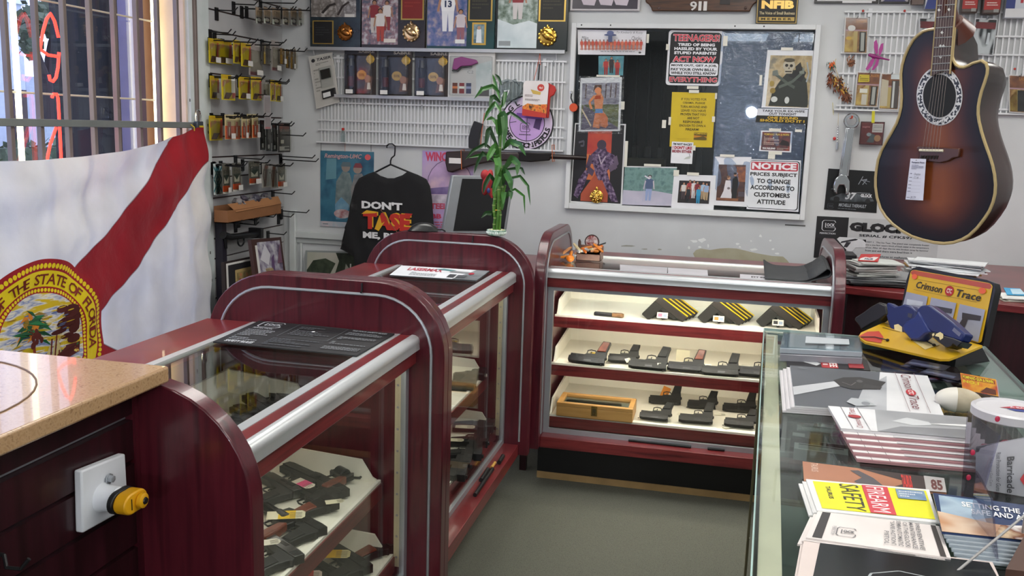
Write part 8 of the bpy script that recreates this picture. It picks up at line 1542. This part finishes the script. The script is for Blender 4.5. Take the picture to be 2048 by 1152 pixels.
for k in range(K+1):
    f = k/K
    for x, y in outl:
        ay = max(150, min(400, y)); ax = medial(ay)+6; vs.append(gpx(x+(ax-x)*f, y+(ay-y)*f*.98, .0)); burst.append(f)
fs = [(k*N+i, k*N+(i+1) % N, (k+1)*N+(i+1) % N, (k+1)*N+i) for k in range(K) for i in range(N)]
m = MB(); m.add(vs, fs, mt); o = m.build('soundboard', t, flat=True)
A__ = o.data.attributes.new('burst', 'FLOAT', 'POINT')
for i, v in enumerate(burst): A__.data[i].value = v
# bowl: rounded back, deeper in the middle
SB_ = C('#0e0a0a', .12, coat=.5)
m = MB(); cen = gpx(1872, 300); prof = [(1.0, 0), (1.0, .02), (.995, .05), (.97, .08), (.9, .105), (.75, .122), (.45, .13), (.02, .132)]
vs = []; 
for sc__, d in prof:
    for x, y in outl: p = gpx(x, y); vs.append(cen+(p-cen)*sc__-gn*d)
fs = [(k*N+i, k*N+(i+1) % N, (k+1)*N+(i+1) % N, (k+1)*N+i) for k in range(len(prof)-1) for i in range(N)]; m.add(vs, fs, BL('#160c0a', '#34140c', s=4, r=.3, coat=.1)); m.build('bowl', t, angle=60)
m = MB(); m.tube([gpx(x, y, .001) for x, y in outl], .0036, C('#a89468', .35), 6, close=True); m.build('binding', t, label='cream edge binding')
def gell(cx, cy, rx, ry, d, n=40): return [gpx(cx+rx*math.cos(i*6.28319/n), cy+ry*math.sin(i*6.28319/n), d) for i in range(n)]
m = MB(); m.poly(gell(1879, 192, 46, 59, .0012), C('#c4c2c0', .3)); m.poly(gell(1879, 192, 44, 57, .0016), BL('#141416', '#c8c6c4', s=170, r=.3, lo=.49, hi=.53, detail=1)); m.poly(gell(1879, 192, 35, 46, .002), C('#c0bebc', .3)); m.poly(gell(1879, 192, 33, 43, .0024), C('#040404', .6)); m.build('rosette', t, flat=True)
FB = BL('#3c2822', '#4c342c', s=8, r=.4, stretch=(1, 1, .2)); fl = lambda y: 1875-y*.08; fr_ = lambda y: 1911-y*.083
top = -70
m = MB(); F = [gpx(fl(top), top, .010), gpx(fr_(top), top, .010), gpx(fr_(148), 148, .010), gpx(1884, 142, .010), gpx(fl(152), 152, .010)]; n = 5; m.add(F+[p-gn*.009 for p in F], [tuple(range(n-1, -1, -1)), tuple(range(n, 2*n))]+[(i, (i+1) % n, (i+1) % n+n, i+n) for i in range(n)], FB); nk = m.build('fretboard', t)
m = MB()
for y in (-62, -38, -15, 10, 34, 55, 75, 94, 112, 127, 141): m.tube([gpx(fl(y)+1, y+1, .0112), gpx(fr_(y)-1, y-1, .0112)], .0011, STEEL, 5)
m.build('frets', nk)
m = MB()
for x, y in ((1878, 20), (1888, 20), (1898, 19), (1884, 65), (1881, 92), (1887, 92), (1881, 114), (1891, -30)): m.poly([gpx(x+a, y+b_, .0108) for a, b_ in ((0, -3.5), (3, 0), (0, 3.5), (-3, 0))], C('#d8d8d0', .2))
m.build('inlays', nk, flat=True)
m = MB(); m.tube([gpx(fr_(top)+.6, top, .008), gpx(fr_(148)+.6, 148, .008)], .0022, C('#a89468', .35), 6); m.tube([gpx(fl(top)-.6, top, .008), gpx(fl(152)-.6, 152, .008)], .0018, C('#a89468', .35), 6); m.build('neck_binding', nk)
m = MB(); NK = C('#42190c', .4, coat=.1); m.tube([gpx(1893, 62, -.03), gpx(1896, 20, -.006), gpx(1895, -70, -.004)], [.034, .019, .017], NK, 12); m.tube([gpx(1905, 70, -.045), gpx(1898, 45, -.02)], [.05, .03], NK, 12); m.build('neck', t)
hd = gpx(1893, -70, 0); m = MB(); m.hexa([hd+V((-.02, 0, 0))-gn*.004, hd+V((.02, 0, 0))-gn*.004, hd+V((.032, 0, .17))-gn*.03, hd+V((-.032, 0, .17))-gn*.03], [hd+V((-.02, 0, 0))-gn*.018, hd+V((.02, 0, 0))-gn*.018, hd+V((.032, 0, .17))-gn*.044, hd+V((-.032, 0, .17))-gn*.044], NK); m.build('headstock', t, bevel=.004)
for i in range(3):
    for s_ in (-1, 1): m = MB(); c = hd+V((s_*.036, 0, .05+.045*i))-gn*.025; m.tube([c-V((s_*.01, 0, 0)), c+V((s_*.012, 0, 0))], .003, CHROME, 6); m.ell(c+V((s_*.016, 0, 0)), (.008, .005, .006), CHROME, 8, 6); m.build('tuner', t)
# bridge, strings, tag
m = MB(); br = [(1832, 295), (1838, 292), (1919, 297), (1917, 314), (1905, 316), (1895, 322), (1880, 326), (1836, 320), (1838, 306)]; F = [gpx(x, y, .009) for x, y in br]; n = len(F); m.add(F+[p-gn*.0085 for p in F], [tuple(range(n-1, -1, -1)), tuple(range(n, 2*n))]+[(i, (i+1) % n, (i+1) % n+n, i+n) for i in range(n)], C('#4a2a20', .3)); bg = m.build('bridge', t, bevel=.002)
m = MB(); m.tube([gpx(1839, 300.5, .011), gpx(1886, 301.5, .011)], .003, C('#d8d0b8', .3), 6); m.build('saddle', bg)
for i in range(6): m = MB(); m.tube([gpx(1845+6*i, 311, .009), gpx(1843+6*i, 318, .009)], .003, C('#1c1210', .4), 6); m.build('slot', bg)
for i in range(6): m = MB(); m.tube([gpx(fl(top)+5+i*(fr_(top)-fl(top)-10)/5, top, .014), gpx(fl(150)+5+i*(fr_(150)-fl(150)-10)/5, 150, .016), gpx(1845+6.4*i, 301, .014)], .00045, C('#8a8078', .3, 1.), 4); m.build('string', t)
sheet('price_tag', 'tall white shop price tag with handwriting, hanging on the guitar bridge', 'tag', [gpx(*p, .016) for p in ((1821, 317), (1852, 318), (1846, 401), (1811, 399))], [('t', 'Pompano Pawn', .12, .88, .92, .93, {'b': .03}, '#2a2a48'), ('lines', .14, .74, .9, .86, 4, '#6a6a80'), ('lines', .1, .62, .7, .66, 1, '#5a5a70'), ('t', 'Ovation', .36, .6, .75, .66, {'s': .3}, '#5a5a6a'), ('t', 'CC 68', .36, .52, .65, .57, {'s': .3}, '#5a5a6a'), ('t', '$179', .3, .03, .6, .09, {'s': .3}, '#3a3a5a')]+[('r', .1, y, .28, y+.012, '#4a4a60') for y in (.54, .45, .36, .28, .2, .05)]+[('r', .3, y, .85, y+.004, '#9a9aa8') for y in (.52, .44, .35, .27, .19, .03)]+[('e', .48, .965, .05, .012, '#8a8a8a')], '#cfcfdc', .0008, eps=.0003)
# hanger from the ceiling
hz = hd+V((0, 0, .16))-gn*.03
h = thing('guitar_hanger', 'dark cord and ceiling hook carrying the hanging guitar, above the frame', 'hanger', V((hz.x, hz.y, CEIL-.02)))
m = MB(); m.tube([V((hz.x, hz.y, CEIL)), hz+V((0, 0, .02)), hz], .005, BLACK, 8); m.tube([hz+V((-.03, 0, -.1)), hz+V((0, 0, .01)), hz+V((.03, 0, -.1))], .004, BLACK, 8); m.build('cord', h)
m = MB(); m.lathe([(.03, CEIL-.012), (.03, CEIL), (.0, CEIL)], STEEL, 16, (hz.x, hz.y, 0)); m.build('hook_plate', h)
